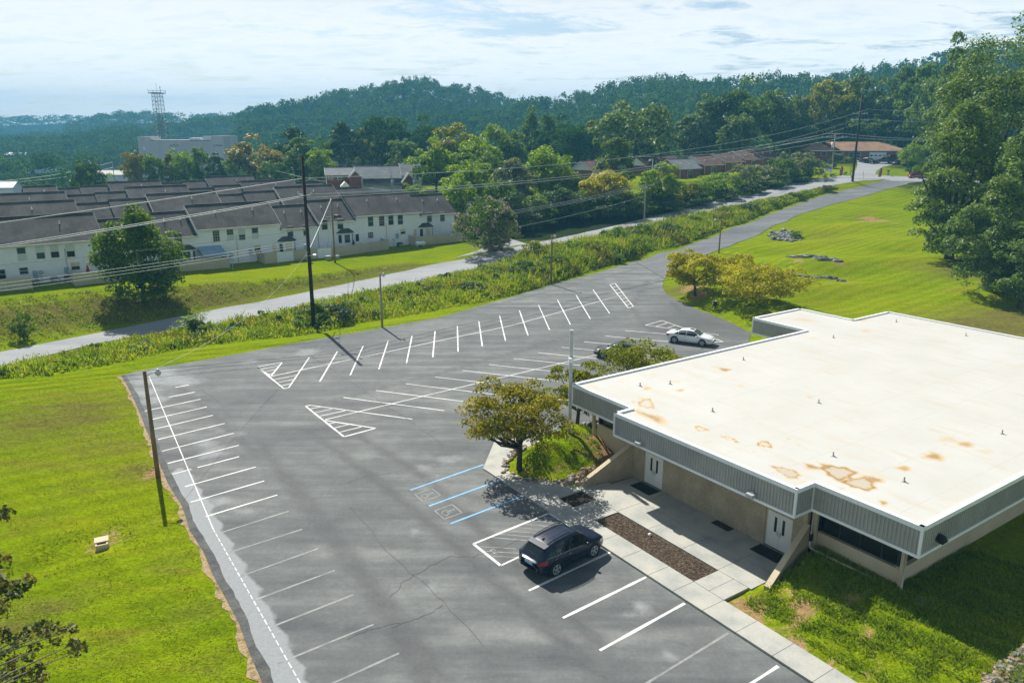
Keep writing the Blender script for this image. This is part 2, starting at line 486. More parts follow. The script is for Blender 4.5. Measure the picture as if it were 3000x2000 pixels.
# lawns
for i in [(50, 1300, 0), (50, 1900, 0), (300, 1130, 0), (20, 1125, 0), (250, 1500, 0), (-600, 1500, 0), (-500, 1250, -0.3), (600, 1060, 0), (-900, 1900, 0)]:
    CT.append(G(*i))
ctl_line([(-300, 930, -0.2), (0, 871, -0.1), (216, 850, -0.1), (500, 836, -0.1), (750, 812, -0.1), (1000, 790, 0.0), (1230, 765, 0.0)])
ctl_line([(-300, 880, 0.0), (0, 833, 0.05), (470, 775, 0.05), (743, 750, 0.05), (1000, 725, 0.1), (1320, 689, 0.4)])
ctl((1500, 640, 185), (1600, 600, 200), (1420, 650, 175), (1800, 575, 195), (1350, 560, 235), (1100, 560, 240), (900, 560, 240))
ctl_line([(1916, 525, 214), (1992, 523, 216), (2060, 512, 222), (2130, 503, 228), (2190, 495, 234), (2260, 488, 240)])
# right hillside
ctl((2290, 690, 141), (2390, 757, 113), (2350, 810, 103), (2470, 825, 100), (2600, 610, 170), (2760, 600, 168), (2560, 660, 146), (2700, 700, 130), (2640, 760, 112),
    (2850, 700, 124), (2950, 660, 132), (2800, 800, 102), (2960, 920, 83), (2600, 880, 92), (2250, 730, 128), (2150, 790, 112), (2100, 860, 97), (2240, 870, 93), (3100, 800, 98), (3200, 650, 125), (2880, 590, 165), (2450, 900, 90))
# behind the office and to its right
for (u, v, z) in [(-8, 42, 0.6), (3, 42, 0.9), (12, 40, 1.0), (19, 42, 1.2), (19, 30, 1.2), (19, 20, 1.1), (18.5, 10, 1.1), (30, 20, 1.0), (30, 40, 1.8), (45, 20, 1.5), (30, 8, 0.3), (0, 20, 0.0), (10, 20, 0.5), (45, 0, 0.2), (60, 40, 3)]:
    p = uvw(u, v)
    CT.append(np.array([p[0], p[1], z]))
# far anchors
for (x, y, z) in [(-60, 0, 0), (0, -60, 0), (60, -40, 0), (-120, 60, -1), (-160, 140, -2), (-120, 200, -2.5), (-60, 240, 1), (-200, 300, -7), (-110, 320, -5), (0, 320, 2), (60, 320, 6), (130, 330, 12), (200, 300, 18),
                  (150, 200, 11), (140, 140, 8), (120, 100, 5), (110, 60, 3), (120, 10, 1), (-400, 500, -10), (-150, 500, -8), (0, 500, 0), (150, 500, 12), (300, 500, 25), (300, 250, 22), (260, 120, 14),
                  (-600, 900, -10), (0, 900, 0), (500, 900, 15), (-900, 300, -8), (-2500, 1500, -10), (0, 3000, 0), (2500, 1500, 10), (-1500, 3000, -10), (-600, -300, -2), (500, -300, 0)]:
    CT.append(np.array([x, y, z], float))
CT = np.array(CT)

# hills: crest seen at picture points, at a distance; tree height taken off
def crest(pts, dist, treeh):
    out = []
    for px, py in pts:
        p = GD(px, py, dist)
        out.append((p[0], p[1], p[2] - treeh))
    return np.array(out)
HILLS = [
    (crest([(-900, 360), (-300, 345), (0, 350), (120, 345), (255, 341), (320, 362), (420, 380)], 1900, 15), 270, 'far left'),
    (crest([(200, 395), (310, 364), (350, 345), (414, 334), (510, 336), (620, 345), (750, 338), (900, 345), (1000, 350)], 1400, 13), 250, 'left'),
    (crest([(-700, 420), (-200, 408), (100, 398), (260, 392), (330, 405), (420, 430)], 1020, 12), 190, 'near left'),
    (crest([(700, 350), (750, 338), (846, 313), (925, 298), (989, 284), (1069, 271), (1133, 259), (1180, 243), (1244, 238), (1292, 252), (1356, 262), (1420, 278), (1500, 308), (1600, 345)], 900, 15), 185, 'central'),
    (crest([(1480, 335), (1548, 300), (1620, 303), (1679, 280), (1723, 270), (1803, 256), (1850, 238), (1915, 230), (1978, 238), (2040, 256), (2100, 262)], 700, 15), 130, 'right'),
    (crest([(2050, 262), (2110, 248), (2186, 232), (2250, 236), (2393, 236), (2473, 222), (2521, 213), (2630, 199), (2760, 168), (2900, 140), (3200, 110), (3600, 90)], 610, 14), 115, 'far right'),
]
def seg_dist(x, y, P):
    """distance to a polyline and height of the nearest point"""
    best = np.full(x.shape, 1e9)
    hz = np.zeros(x.shape)
    for a, b in zip(P[:-1], P[1:]):
        d = b[:2] - a[:2]
        L = d @ d
        t = np.clip(((x - a[0]) * d[0] + (y - a[1]) * d[1]) / L, 0, 1)
        dd = np.hypot(x - a[0] - t * d[0], y - a[1] - t * d[1])
        w = dd < best
        best = np.where(w, dd, best)
        hz = np.where(w, a[2] + t * (b[2] - a[2]), hz)
    return best, hz

LOT = []      # filled below: paved polygon in world metres
def poly_inside(x, y, P):
    ins = np.zeros(x.shape, bool)
    n = len(P)
    for i in range(n):
        x0, y0 = P[i]
        x1, y1 = P[(i + 1) % n]
        c = ((y0 > y) != (y1 > y))
        with np.errstate(divide='ignore', invalid='ignore'):
            xi = (x1 - x0) * (y - y0) / (y1 - y0 + 1e-12) + x0
        ins ^= c & (x < xi)
    return ins
def poly_dist(x, y, P):
    P3 = np.array([(p[0], p[1], 0) for p in list(P) + [P[0]]], float)
    d, _ = seg_dist(x, y, P3)
    return np.where(poly_inside(x, y, P), 0.0, d)
def sstep(a, b, v):
    t = np.clip((v - a) / (b - a), 0, 1)
    return t * t * (3 - 2 * t)

# paved lot outline (picture points on the flat ground, then along the office)
LOT_F_LEFT = [(750, 1946), (730, 1898.6), (701.5, 1819), (666.5, 1755), (625, 1678.6), (599.5, 1615), (558, 1550), (536, 1480), (497, 1420), (469, 1356), (446, 1292), (430, 1257), (405, 1193), (380, 1139), (357, 1099)]
LOT_F_TOP = [(410, 1085), (478, 1074), (622, 1050), (750, 1026), (941, 990.6), (1120, 960), (1292, 928.5), (1500, 869.5), (1615, 834), (1755, 798), (1860, 766)]
LOT_F_RIGHT = [(1946, 817), (1940, 842), (1953, 861.5), (1997, 884), (2042, 906), (2090, 922), (2154, 951), (2201, 976)]
LOT += [(2.5, 4.0), (-3.5, 15.5)]
LOT += [tuple(G(*p)[:2]) for p in LOT_F_LEFT + LOT_F_TOP + LOT_F_RIGHT]
LOT += [tuple(uvw(*q)) for q in [(-11.9, 26.0), (-9.3, 25.6), (-9.2, 8), (-9.6, 1.5), (-10.6, -1.7), (-7.0, -4.95), (36, -5.0), (38, -9)]]
FLAT_EXTRA = [tuple(uvw(*q)) for q in [(-9.5, -5), (36, -5), (36, -3.45), (11.6, -3.45), (12.0, 2.4), (-1.0, 2.4), (-1.3, -1.8), (-6, -3.6)]]
MOUND = [tuple(uvw(*q)) for q in [(-0.55, 2.6), (-1.2, -0.4), (-1.9, -1.3), (-3.0, -2.6), (-4.2, -3.7), (-5.6, -4.1), (-6.9, -3.3), (-7.8, -1.9), (-8.1, 0.2), (-8.0, 3.0), (-4.5, 3.4)]]

def zt(x, y):
    x = np.atleast_1d(np.asarray(x, float))
    y = np.atleast_1d(np.asarray(y, float))
    num = np.zeros(x.shape)
    den = np.zeros(x.shape)
    far = np.hypot(x, y)
    s2 = 9.0 + (far * 0.012) ** 2
    for c in CT:
        w = 1.0 / ((x - c[0]) ** 2 + (y - c[1]) ** 2 + s2) ** 1.9
        num += w * c[2]
        den += w
    z = num / den
    # gentle undulation of the right-hand lawn
    und = 0.28 * np.sin(0.33 * y + 0.05 * x) + 0.16 * np.sin(0.61 * y - 0.21 * x + 1.3)
    z = z + und * sstep(30, 46, x) * sstep(78, 95, y) * sstep(170, 140, y)
    # hills
    h = np.zeros(x.shape)
    for P, wd, nm in HILLS:
        d, hz = seg_dist(x, y, P)
        h = np.maximum(h, (hz - z) * np.exp(-(d / wd) ** 2) * (hz > z))
    z = z + h * sstep(240, 420, far)
    # flat paved ground
    dl = np.full(x.shape, 99.0)
    near = (np.abs(x + 5) < 75) & (y > -15) & (y < 150)
    if near.any():
        dl[near] = poly_dist(x[near], y[near], LOT)
        df = poly_dist(x[near], y[near], FLAT_EXTRA)
        dl[near] = np.minimum(dl[near], df)
    m = sstep(0.8, 5.0, dl)
    z = -0.03 * (1 - m) + z * m
    # earth banked against the office on both sides of its forecourt
    nb = (x > -10) & (x < 50) & (y > 5) & (y < 80)
    if nb.any():
        xs, ys, zs = x[nb], y[nb], z[nb]
        u, v = to_uv(xs, ys)
        k = sstep(12.05, 12.35, u) * sstep(-3.5, 2.2, v) * sstep(34, 20, u)
        zs = np.where(k > 0.001, np.maximum(zs, zs * (1 - k) + 1.15 * k), zs)
        d = poly_dist(xs, ys, MOUND)
        ins = poly_inside(xs, ys, MOUND)
        P3 = np.array([(p[0], p[1], 0) for p in MOUND + [MOUND[0]]], float)
        di, _ = seg_dist(xs, ys, P3)
        wallside = sstep(-2.5, 2.0, v)
        mz = 1.45 * np.maximum(sstep(0.0, 2.6, di), 0.0)
        mz = np.where(ins, np.maximum(mz, 1.5 * wallside * sstep(0.0, 0.9, di + np.where(v > 1.8, 2, 0))), 0)
        mz = mz * (0.10 + 0.90 * sstep(-1.2, -5.0, u))
        zs = np.where(mz > 0.001, np.maximum(zs, mz), zs)
        # planting strip along the left wall
        kk = sstep(-9.2, -8.2, u) * sstep(-4.0, -5.2, u) * sstep(3.0, 4.5, v) * sstep(27, 24, v)
        zs = np.where(kk > 0.001, np.maximum(zs, 0.35 * kk), zs)
        z[nb] = zs
    # small ditch in the left lawn
    nd = (x < -10) & (x > -60) & (y > 20) & (y < 60)
    if nd.any():
        d, _ = seg_dist(x[nd], y[nd], DITCH)
        z[nd] -= 0.45 * np.exp(-(d / 0.9) ** 2)
    return z
DITCH = np.array([tuple(G(*p)) for p in [(-400, 1760), (0, 1690), (140, 1640), (225, 1604), (290, 1587)]])

def z1(x, y):
    return float(zt(x, y)[0])

_S = np.concatenate([np.arange(14, 300, 0.5), np.arange(300, 900, 2.0)])
def GT(px, py):
    """place where the sight line through a picture point meets the ground"""
    d = ray(px, py)
    t = _S / d[1]
    X, Y, Z = d[0] * t, d[1] * t, CAM_H + d[2] * t
    g = zt(X, Y)
    i = int(np.argmax(Z < g))
    if i == 0:
        i = 1
    a, b = Z[i - 1] - g[i - 1], Z[i] - g[i]
    k = a / (a - b) if a != b else 0.5
    x, y = X[i - 1] + (X[i] - X[i - 1]) * k, Y[i - 1] + (Y[i] - Y[i - 1]) * k
    return np.array([x, y, z1(x, y)])

# one ground sheet, fine near the camera, coarse to the horizon
def axis(lo, hi, step, far_lo, far_hi):
    a = list(np.arange(lo, hi + 1e-6, step))
    s = step
    up = [a[-1]]
    while up[-1] < far_hi:
        s *= 1.085
        up.append(up[-1] + s)
    s = step
    dn = [a[0]]
    while dn[-1] > far_lo:
        s *= 1.085
        dn.append(dn[-1] - s)
    return np.array(dn[1:][::-1] + a + up[1:])
gx = axis(-85, 120, 1.0, -2500, 2500)
gy = axis(5, 215, 1.0, -500, 2450)
GX, GY = np.meshgrid(gx, gy)
GZ = zt(GX.ravel(), GY.ravel())
nx, ny = len(gx), len(gy)
me = bpy.data.meshes.new('ground')
me.vertices.add(nx * ny)
me.vertices.foreach_set('co', np.stack([GX.ravel(), GY.ravel(), GZ], 1).reshape(-1).astype(np.float32))
ii, jj = np.meshgrid(np.arange(nx - 1), np.arange(ny - 1))
base = (jj * nx + ii).ravel()
Q = np.stack([base, base + 1, base + nx + 1, base + nx], 1).astype(np.int32)
me.loops.add(Q.size)
me.loops.foreach_set('vertex_index', Q.ravel())
me.polygons.add(len(Q))
me.polygons.foreach_set('loop_start', np.arange(0, Q.size, 4, dtype=np.int32))
me.polygons.foreach_set('use_smooth', np.ones(len(Q), bool))
me.update(calc_edges=True)
# where the turf is dry, bare or woodland floor
fx, fy = GX.ravel(), GY.ravel()
fd = np.hypot(fx, fy)
dry = np.zeros(fx.shape)
bank = np.array([tuple(GT(*p)) for p in [(-250, 960), (0, 930), (250, 910), (500, 880), (650, 860)]])
d, _ = seg_dist(fx, fy, bank)
dry = np.maximum(dry, 0.68 * np.exp(-(d / 7.0) ** 2))
bank2 = np.array([tuple(GT(*p)) for p in [(650, 860), (850, 840), (1050, 805), (1200, 780)]])
d, _ = seg_dist(fx, fy, bank2)
dry = np.maximum(dry, 0.55 * np.exp(-(d / 4.0) ** 2))
for (px, py, r, k) in [(2900, 960, 9, 0.7), (2960, 930, 7, 0.7), (180, 1220, 8, 0.55), (300, 1300, 6, 0.4), (2250, 650, 5, 0.5), (2420, 690, 6, 0.35), (1990, 850, 5, 0.6), (2800, 790, 8, 0.5), (2480, 700, 7, 0.25), (2350, 860, 8, 0.3), (420, 1380, 3, 0.5), (120, 1790, 2.2, .5), (30, 1830, 2, .5), (260, 1720, 1.5, .35), (140, 1500, 1.5, .3), (500, 1650, 2, .35), (560, 1800, 2, .35), (330, 1900, 2, .3), (230, 1420, 3, .3), (80, 1350, 4, .3), (640, 1950, 1.6, .4)]:
    c = GT(px, py)
    dry = np.maximum(dry, k * np.exp(-((fx - c[0]) ** 2 + (fy - c[1]) ** 2) / r ** 2))
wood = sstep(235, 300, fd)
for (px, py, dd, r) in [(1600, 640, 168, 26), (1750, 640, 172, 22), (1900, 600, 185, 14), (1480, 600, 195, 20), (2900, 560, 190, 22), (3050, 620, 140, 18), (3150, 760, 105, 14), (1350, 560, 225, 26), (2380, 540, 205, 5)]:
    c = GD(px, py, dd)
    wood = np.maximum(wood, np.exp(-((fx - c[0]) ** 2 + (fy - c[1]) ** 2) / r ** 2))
soilv = np.zeros(fx.shape)
for (px, py, r, k) in [(2545, 640, 2.0, 1.0), (2575, 648, 2.2, 1.0), (2520, 650, 1.6, 0.9), (2620, 655, 1.2, 0.8), (2610, 668, 1.0, 0.7), (2680, 670, 1.2, 0.7), (2340, 765, 1.4, 0.8), (2460, 772, 1.0, 0.9), (2310, 800, 2.0, 0.8), (2490, 826, 1.2, 0.9), (2440, 818, 1.4, 0.7),
                      (2030, 840, 2.0, 0.8), (2050, 865, 2.2, 0.8), (456, 1392, 0.9, 1.0), (470, 1370, 0.9, 0.8), (440, 1535, 0.9, 0.5), (320, 1580, 0.9, 0.8), (310, 1600, 1.0, 0.8), (2770, 580, 3.0, 0.9), (2820, 560, 3, 0.8), (2495, 543, 1.2, 0.6), (2960, 1010, 2.0, 0.6), (2390, 1790, 0.6, .7)]:
    c = GT(px, py)
    soilv = np.maximum(soilv, k * np.exp(-((fx - c[0]) ** 2 + (fy - c[1]) ** 2) / r ** 2))
for (u, v, r, k) in [(12.4, -3.1, 1.0, 1.0), *[(13.2 + .8 * i, -3.45, 0.62, 0.85) for i in range(14)], (14.6, -1.6, .8, .9), (13.2, -1.2, 0.7, 0.8), (17, -0.9, 0.7, 0.8), (18.6, -1.7, 0.6, 0.75), (15.6, 0.3, .7, .8), (20.5, -1.2, .5, .7), (-2.6, 1.9, 1.5, 1.0), (-1.4, 0.8, 1.2, 0.9), (-4.4, 2.2, 1.0, 0.9), (-4.8, -3.0, 0.8, 0.6), (-3.2, 0.2, 1.0, .7), (-5.6, 1.4, .8, .8), (-3.6, -1.6, .9, .6), (-6.6, -1.2, .8, .5)]:
    c = uvw(u, v)
    soilv = np.maximum(soilv, k * np.exp(-((fx - c[0]) ** 2 + (fy - c[1]) ** 2) / r ** 2))
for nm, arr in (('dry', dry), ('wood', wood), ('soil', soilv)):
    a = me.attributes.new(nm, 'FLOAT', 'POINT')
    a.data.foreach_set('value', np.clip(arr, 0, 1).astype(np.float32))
gm = bpy.data.materials.new('turf')
gm.use_nodes = True
nt = gm.node_tree
nt.nodes.clear()
P = node(nt, 'ShaderNodeNewGeometry').outputs['Position']
n1 = noise(nt, P, 0.055, 4.0)
n2 = noise(nt, node(nt, 'ShaderNodeMapping', {'Vector': P, 'Rotation': (0, 0, R(24)), 'Scale': (0.45, 1.9, 1)}).outputs[0], 0.42, 5.0, 0.65)
wv = node(nt, 'ShaderNodeTexWave', {'Vector': node(nt, 'ShaderNodeMapping', {'Vector': P, 'Rotation': (0, 0, R(58))}).outputs[0], 'Scale': 0.17, 'Distortion': 2.5, 'Detail': 2.0, 'Detail Scale': 0.4}, wave_type='BANDS').outputs['Fac']
n3 = noise(nt, P, 3.2, 4.0, 0.75)
n4 = noise(nt, P, 11.0, 3.0, 0.7)
a1 = ramp(nt, n1, [(0.34, (0.105, 0.170, 0.004)), (0.5, (0.160, 0.220, 0.004)), (0.66, (0.215, 0.235, 0.008))])
a2 = ramp(nt, n2, [(0.30, (0.105, 0.165, 0.003)), (0.52, (0.18, 0.245, 0.003)), (0.70, (0.245, 0.245, 0.007))])
col = mixc(nt, 0.55, a1, a2)
n5 = noise(nt, node(nt, 'ShaderNodeMapping', {'Vector': P, 'Rotation': (0, 0, R(24)), 'Scale': (0.5, 1.3, 1)}).outputs[0], 0.16, 6.0, 0.7, 0.5)
col = mixc(nt, math_(nt, 'MULTIPLY', smooth(nt, n5, 0.54, 0.72), 0.6), col, (0.185, 0.165, 0.022))
col = mixc(nt, math_(nt, 'MULTIPLY', smooth(nt, n5, 0.46, 0.30), 0.55), col, (0.085, 0.155, 0.004))
k = node(nt, 'ShaderNodeMapRange', {0: math_(nt, 'ADD', math_(nt, 'MULTIPLY', n3, 0.55), math_(nt, 'MULTIPLY', n4, 0.45)), 1: 0.32, 2: 0.68, 3: 0.52, 4: 1.42}).outputs[0]
k = math_(nt, 'MULTIPLY', k, node(nt, 'ShaderNodeMapRange', {0: wv, 3: 0.91, 4: 1.08}).outputs[0])
col = node(nt, 'ShaderNodeVectorMath', {0: col, 'Scale': k}, operation='SCALE').outputs[0]
def att(nm):
    return node(nt, 'ShaderNodeAttribute', attribute_name=nm).outputs['Fac']
edge = math_(nt, 'MULTIPLY', math_(nt, 'SUBTRACT', n2, 0.5), 1.0)
edge2 = math_(nt, 'MULTIPLY', math_(nt, 'SUBTRACT', n3, 0.5), 1.5)
dm = smooth(nt, math_(nt, 'ADD', att('dry'), edge), 0.12, 0.75)
drycol = ramp(nt, n3, [(0.3, (0.060, 0.066, 0.016)), (0.5, (0.120, 0.108, 0.030)), (0.7, (0.19, 0.15, 0.055))])
col = mixc(nt, dm, col, drycol)
sm = smooth(nt, math_(nt, 'ADD', att('soil'), math_(nt, 'ADD', edge2, math_(nt, 'MULTIPLY', edge, 0.6))), 0.35, 0.75)
soilcol = ramp(nt, n3, [(0.3, (0.20, 0.11, 0.05)), (0.7, (0.40, 0.27, 0.14))])
col = mixc(nt, sm, col, soilcol)
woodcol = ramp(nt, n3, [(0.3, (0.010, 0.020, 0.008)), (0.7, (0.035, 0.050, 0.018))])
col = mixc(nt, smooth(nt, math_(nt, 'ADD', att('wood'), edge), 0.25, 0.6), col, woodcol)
bs = node(nt, 'ShaderNodeBsdfPrincipled', {'Base Color': col, 'Roughness': 0.95, 'Specular IOR Level': 0.0})
hh = math_(nt, 'ADD', math_(nt, 'MULTIPLY', n3, 0.7), math_(nt, 'MULTIPLY', n4, 0.3))
bn = node(nt, 'ShaderNodeBump', {'Height': hh, 'Strength': 0.8, 'Distance': 0.22})
nt.links.new(bn.outputs[0], bs.inputs['Normal'])
node(nt, 'ShaderNodeOutputMaterial', {0: bs.outputs[0]})
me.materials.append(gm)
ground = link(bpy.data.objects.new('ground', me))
tag(ground, 'green lawns and rolling ground around the car park', kind='structure')

# ---------------------------------------------------------------- paved sheets
def sheet(name, poly, mat, zoff, step=1.0, flat=None, attrs=None, label=None, parent=None, holes=None):
    P = np.array(poly, float)[:, :2]
    pts = []
    for a, b in zip(P, np.roll(P, -1, 0)):
        n = max(1, int(np.linalg.norm(b - a) / step))
        for i in range(n):
            pts.append(a + (b - a) * i / n)
    nb = len(pts)
    x0, y0 = P.min(0)
    x1, y1 = P.max(0)
    X, Y = np.meshgrid(np.arange(x0 + step / 2, x1, step), np.arange(y0 + step / 2, y1, step))
    X, Y = X.ravel(), Y.ravel()
    ins = poly_inside(X, Y, [tuple(p) for p in P])
    X, Y = X[ins], Y[ins]
    d, _ = seg_dist(X, Y, np.array([(p[0], p[1], 0) for p in list(P) + [P[0]]]))
    k = d > step * 0.35
    allp = [Vector((float(p[0]), float(p[1]))) for p in pts] + [Vector((float(a), float(b))) for a, b in zip(X[k], Y[k])]
    vo, eo, fo, _, _, _ = delaunay_2d_cdt(allp, [(i, (i + 1) % nb) for i in range(nb)], [], 1, 1e-4)
    co = np.array([(v[0], v[1]) for v in vo])
    if flat is None:
        z = zt(co[:, 0], co[:, 1]) + zoff
    else:
        z = np.full(len(co), flat)
    me = bpy.data.meshes.new(name)
    me.from_pydata([(c[0], c[1], h) for c, h in zip(co, z)], [], [list(f) for f in fo])
    me.polygons.foreach_set('use_smooth', [True] * len(me.polygons))
    if attrs:
        for nm, fn in attrs.items():
            a = me.attributes.new(nm, 'FLOAT', 'POINT')
            a.data.foreach_set('value', fn(co[:, 0], co[:, 1]).astype(np.float32))
    me.materials.append(mat)
    me.update()
    o = link(bpy.data.objects.new(name, me), parent)
    if parent is None:
        tag(o, label, kind='structure')
    return o

def asphalt(name, dark, mid, light, warm=(0, 0, 0), lanes=True, wear=True, ang=0.0):
    m = bpy.data.materials.new(name)
    m.use_nodes = True
    nt = m.node_tree
    nt.nodes.clear()
    P = node(nt, 'ShaderNodeNewGeometry').outputs['Position']
    L = node(nt, 'ShaderNodeMapping', {'Vector': P, 'Rotation': (0, 0, -ang), 'Scale': (0.10, 1.0, 1.0)}).outputs[0]
    n1 = noise(nt, L, 0.62, 4.0, 0.6)
    n2 = noise(nt, P, 0.16, 5.0, 0.62)
    n3 = noise(nt, P, 5.0, 5.0, 0.8)
    n4 = noise(nt, P, 0.75, 6.0, 0.7)
    f = math_(nt, 'ADD', math_(nt, 'MULTIPLY', n1, 0.5 if lanes else 0.3), math_(nt, 'ADD', math_(nt, 'MULTIPLY', n2, 0.3), math_(nt, 'MULTIPLY', n4, 0.22)))
    col = ramp(nt, f, [(0.38, dark), (0.51, mid), (0.64, light)])
    g = node(nt, 'ShaderNodeMapRange', {0: n3, 1: 0.25, 2: 0.75, 3: 0.82, 4: 1.18}).outputs[0]
    if wear:
        at = node(nt, 'ShaderNodeAttribute', attribute_name='wear').outputs['Fac']
        e = math_(nt, 'ADD', at, math_(nt, 'MULTIPLY', math_(nt, 'SUBTRACT', n4, 0.5), 0.55))
        col = mixc(nt, smooth(nt, e, 0.30, 0.72), col, light if not wear else (0.245, 0.262, 0.27))
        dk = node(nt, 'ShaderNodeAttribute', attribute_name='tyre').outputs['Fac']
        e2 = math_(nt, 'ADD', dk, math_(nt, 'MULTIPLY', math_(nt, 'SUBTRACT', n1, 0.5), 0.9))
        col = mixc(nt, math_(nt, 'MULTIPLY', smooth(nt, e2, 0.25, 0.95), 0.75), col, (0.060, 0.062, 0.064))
    col = node(nt, 'ShaderNodeVectorMath', {0: col, 'Scale': g}, operation='SCALE').outputs[0]
    b = node(nt, 'ShaderNodeBsdfPrincipled', {'Base Color': col, 'Roughness': 0.88, 'Specular IOR Level': 0.25})
    bn = node(nt, 'ShaderNodeBump', {'Height': n3, 'Strength': 0.25, 'Distance': 0.03})
    nt.links.new(bn.outputs[0], b.inputs['Normal'])
    node(nt, 'ShaderNodeOutputMaterial', {0: b.outputs[0]})
    return m
lot_mat = asphalt('lot_asphalt', (0.076, 0.083, 0.087), (0.118, 0.127, 0.128), (0.195, 0.205, 0.198), ang=TH)
road_mat = asphalt('road_asphalt', (0.21, 0.22, 0.235), (0.25, 0.26, 0.275), (0.29, 0.30, 0.31), wear=False, lanes=True, ang=R(38))
drive_mat = asphalt('drive_asphalt', (0.092, 0.099, 0.108), (0.122, 0.130, 0.140), (0.165, 0.174, 0.184), wear=False, ang=R(38))

def Fl(pts):
    return np.array([tuple(G(*p)) for p in pts])
lane_lines = [Fl(a) for a in [[(900, 1260), (1120, 1420), (1290, 1560), (1560, 1800), (1800, 2020)], [(1010, 1250), (1250, 1400), (1480, 1620), (1750, 1880)], [(760, 1290), (900, 1500), (1080, 1720), (1250, 2010)], [(860, 1400), (1010, 1600), (1200, 1850), (1300, 1990)],
              [(520, 1130), (640, 1230), (760, 1340)], [(800, 1020), (1100, 970), (1400, 905), (1700, 830), (1860, 790)], [(1900, 820), (1850, 900), (1900, 960), (2080, 1000), (2200, 1020)], [(1960, 880), (2050, 960), (2180, 1000)], [(950, 1180), (1300, 1090), (1620, 1000), (1800, 930)], [(1640, 1330), (1500, 1420), (1430, 1330), (1500, 1250), (1750, 1120), (1900, 1060)]]]
patch_pts = [(440, 1110, 3.2), (500, 1110, 3.4), (535, 1118, 2.6), (420, 1150, 2.4), (450, 1170, 2.0), (470, 1090, 2.2), (620, 1330, 1.6), (600, 1300, 1.3), (690, 1270, 1.2), (720, 1500, 1.0), (640, 1470, 1.1), (1260, 1400, 0.9), (1310, 1345, 1.2), (1235, 1370, 1.0), (1880, 1770, 0.8), (1900, 1800, 0.6), (1815, 1800, 0.6), (1755, 1690, 0.55), (1960, 1920, 0.6), (1850, 1940, 0.5), (1210, 1560, .7), (1270, 1715, .8), (1190, 1740, .7), (900, 1030, 1.8), (730, 1060, 1.3)]
strip_line = Fl([(512, 1392), (546, 1455), (598, 1550), (651, 1650), (706, 1752), (757, 1850), (808, 1950), (850, 2040)])
def wear_fn(x, y):
    w = np.zeros(x.shape)
    for px, py, r in patch_pts:
        c = G(px, py)
        w = np.maximum(w, 0.62 * np.exp(-((x - c[0]) ** 2 + (y - c[1]) ** 2) / r ** 2))
    d, _ = seg_dist(x, y, strip_line)
    w = np.maximum(w, 1.3 * sstep(1.0, 0.6, d))
    for i in range(0, 10):
        c = G(640 + i * 38, 1260 + i * 62)
        w = np.maximum(w, 0.34 * np.exp(-((x - c[0]) ** 2 + (y - c[1]) ** 2) / 1.6 ** 2))
    return w
def tyre_fn(x, y):
    t = np.zeros(x.shape)
    for L in lane_lines:
        d, _ = seg_dist(x, y, L)
        t = np.maximum(t, 0.66 * np.exp(-(d / 0.65) ** 2))
    # fresher, darker surface round the far side of the office
    c = G(2050, 950)
    t = np.maximum(t, 0.75 * np.exp(-((x - c[0]) ** 2 + (y - c[1]) ** 2) / 11 ** 2))
    c = G(1800, 1010)
    t = np.maximum(t, 0.5 * np.exp(-((x - c[0]) ** 2 + (y - c[1]) ** 2) / 12 ** 2))
    c = G(1350, 960)
    t = np.maximum(t, 0.38 * np.exp(-((x - c[0]) ** 2 / 20 ** 2 + (y - c[1]) ** 2 / 9 ** 2)))
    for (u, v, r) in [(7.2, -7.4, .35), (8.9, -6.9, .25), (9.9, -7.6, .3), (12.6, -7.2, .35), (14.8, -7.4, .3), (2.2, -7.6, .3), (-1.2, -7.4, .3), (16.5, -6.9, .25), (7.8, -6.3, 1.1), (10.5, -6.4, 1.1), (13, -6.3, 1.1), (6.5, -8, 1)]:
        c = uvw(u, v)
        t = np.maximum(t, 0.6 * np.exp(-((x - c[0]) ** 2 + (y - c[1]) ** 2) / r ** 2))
    return t
parking_lot = sheet('parking_lot', LOT, lot_mat, 0, 0.7, flat=0.0, attrs={'wear': wear_fn, 'tyre': tyre_fn}, label='large grey asphalt car park with white stall lines')

# dark broken edge and dry verge along the left side
def offset_line(P, d):
    P = np.array(P)[:, :2]
    t = np.gradient(P, axis=0)
    t /= np.linalg.norm(t, axis=1)[:, None]
    return P + np.stack([-t[:, 1], t[:, 0]], 1) * d
left = np.array(dens([tuple(G(*p)) for p in [(815, 2090)] + LOT_F_LEFT], 0.5))[:, :2]
_j = np.random.default_rng(3).normal(size=len(left) + 8)
jit = 0.30 * np.convolve(_j, [.2, .5, .8, .5, .2], 'same')[4:-4] + 0.10 * np.random.default_rng(4).normal(size=len(left))
tl = np.gradient(left, axis=0)
tl /= np.linalg.norm(tl, axis=1)[:, None]
nl = np.stack([-tl[:, 1], tl[:, 0]], 1)
if nl[0, 0] > 0: nl = -nl
tar = surf('old_tar', [(0.055, 0.058, 0.058), (0.10, 0.105, 0.10)], 1.2, 0.9, bump=0.5, bscale=9, fine=0.3, fscale=9)
vergem = surf('dry_verge', [(0.20, 0.135, 0.07), (0.34, 0.25, 0.14), (0.14, 0.13, 0.04)], 1.6, 0.95, bump=0.6, bscale=9, fine=0.35, fscale=9)
o1 = left - nl * (0.34 + 0.14 * np.clip(jit, -1, 1)[:, None])
sheet('lot_edge', list(map(tuple, left + nl * 0.05)) + list(map(tuple, o1[::-1])), tar, 0, 0.6, flat=0.006, label='dark broken asphalt edge beside the left lawn')
o2 = left + nl * (0.16 + 0.55 * np.abs(jit)[:, None])
sheet('dry_verge', list(map(tuple, left + nl * 0.02)) + list(map(tuple, o2[::-1])), vergem, 0, 0.5, flat=-0.008, label='strip of dry grass clippings along the lot edge')

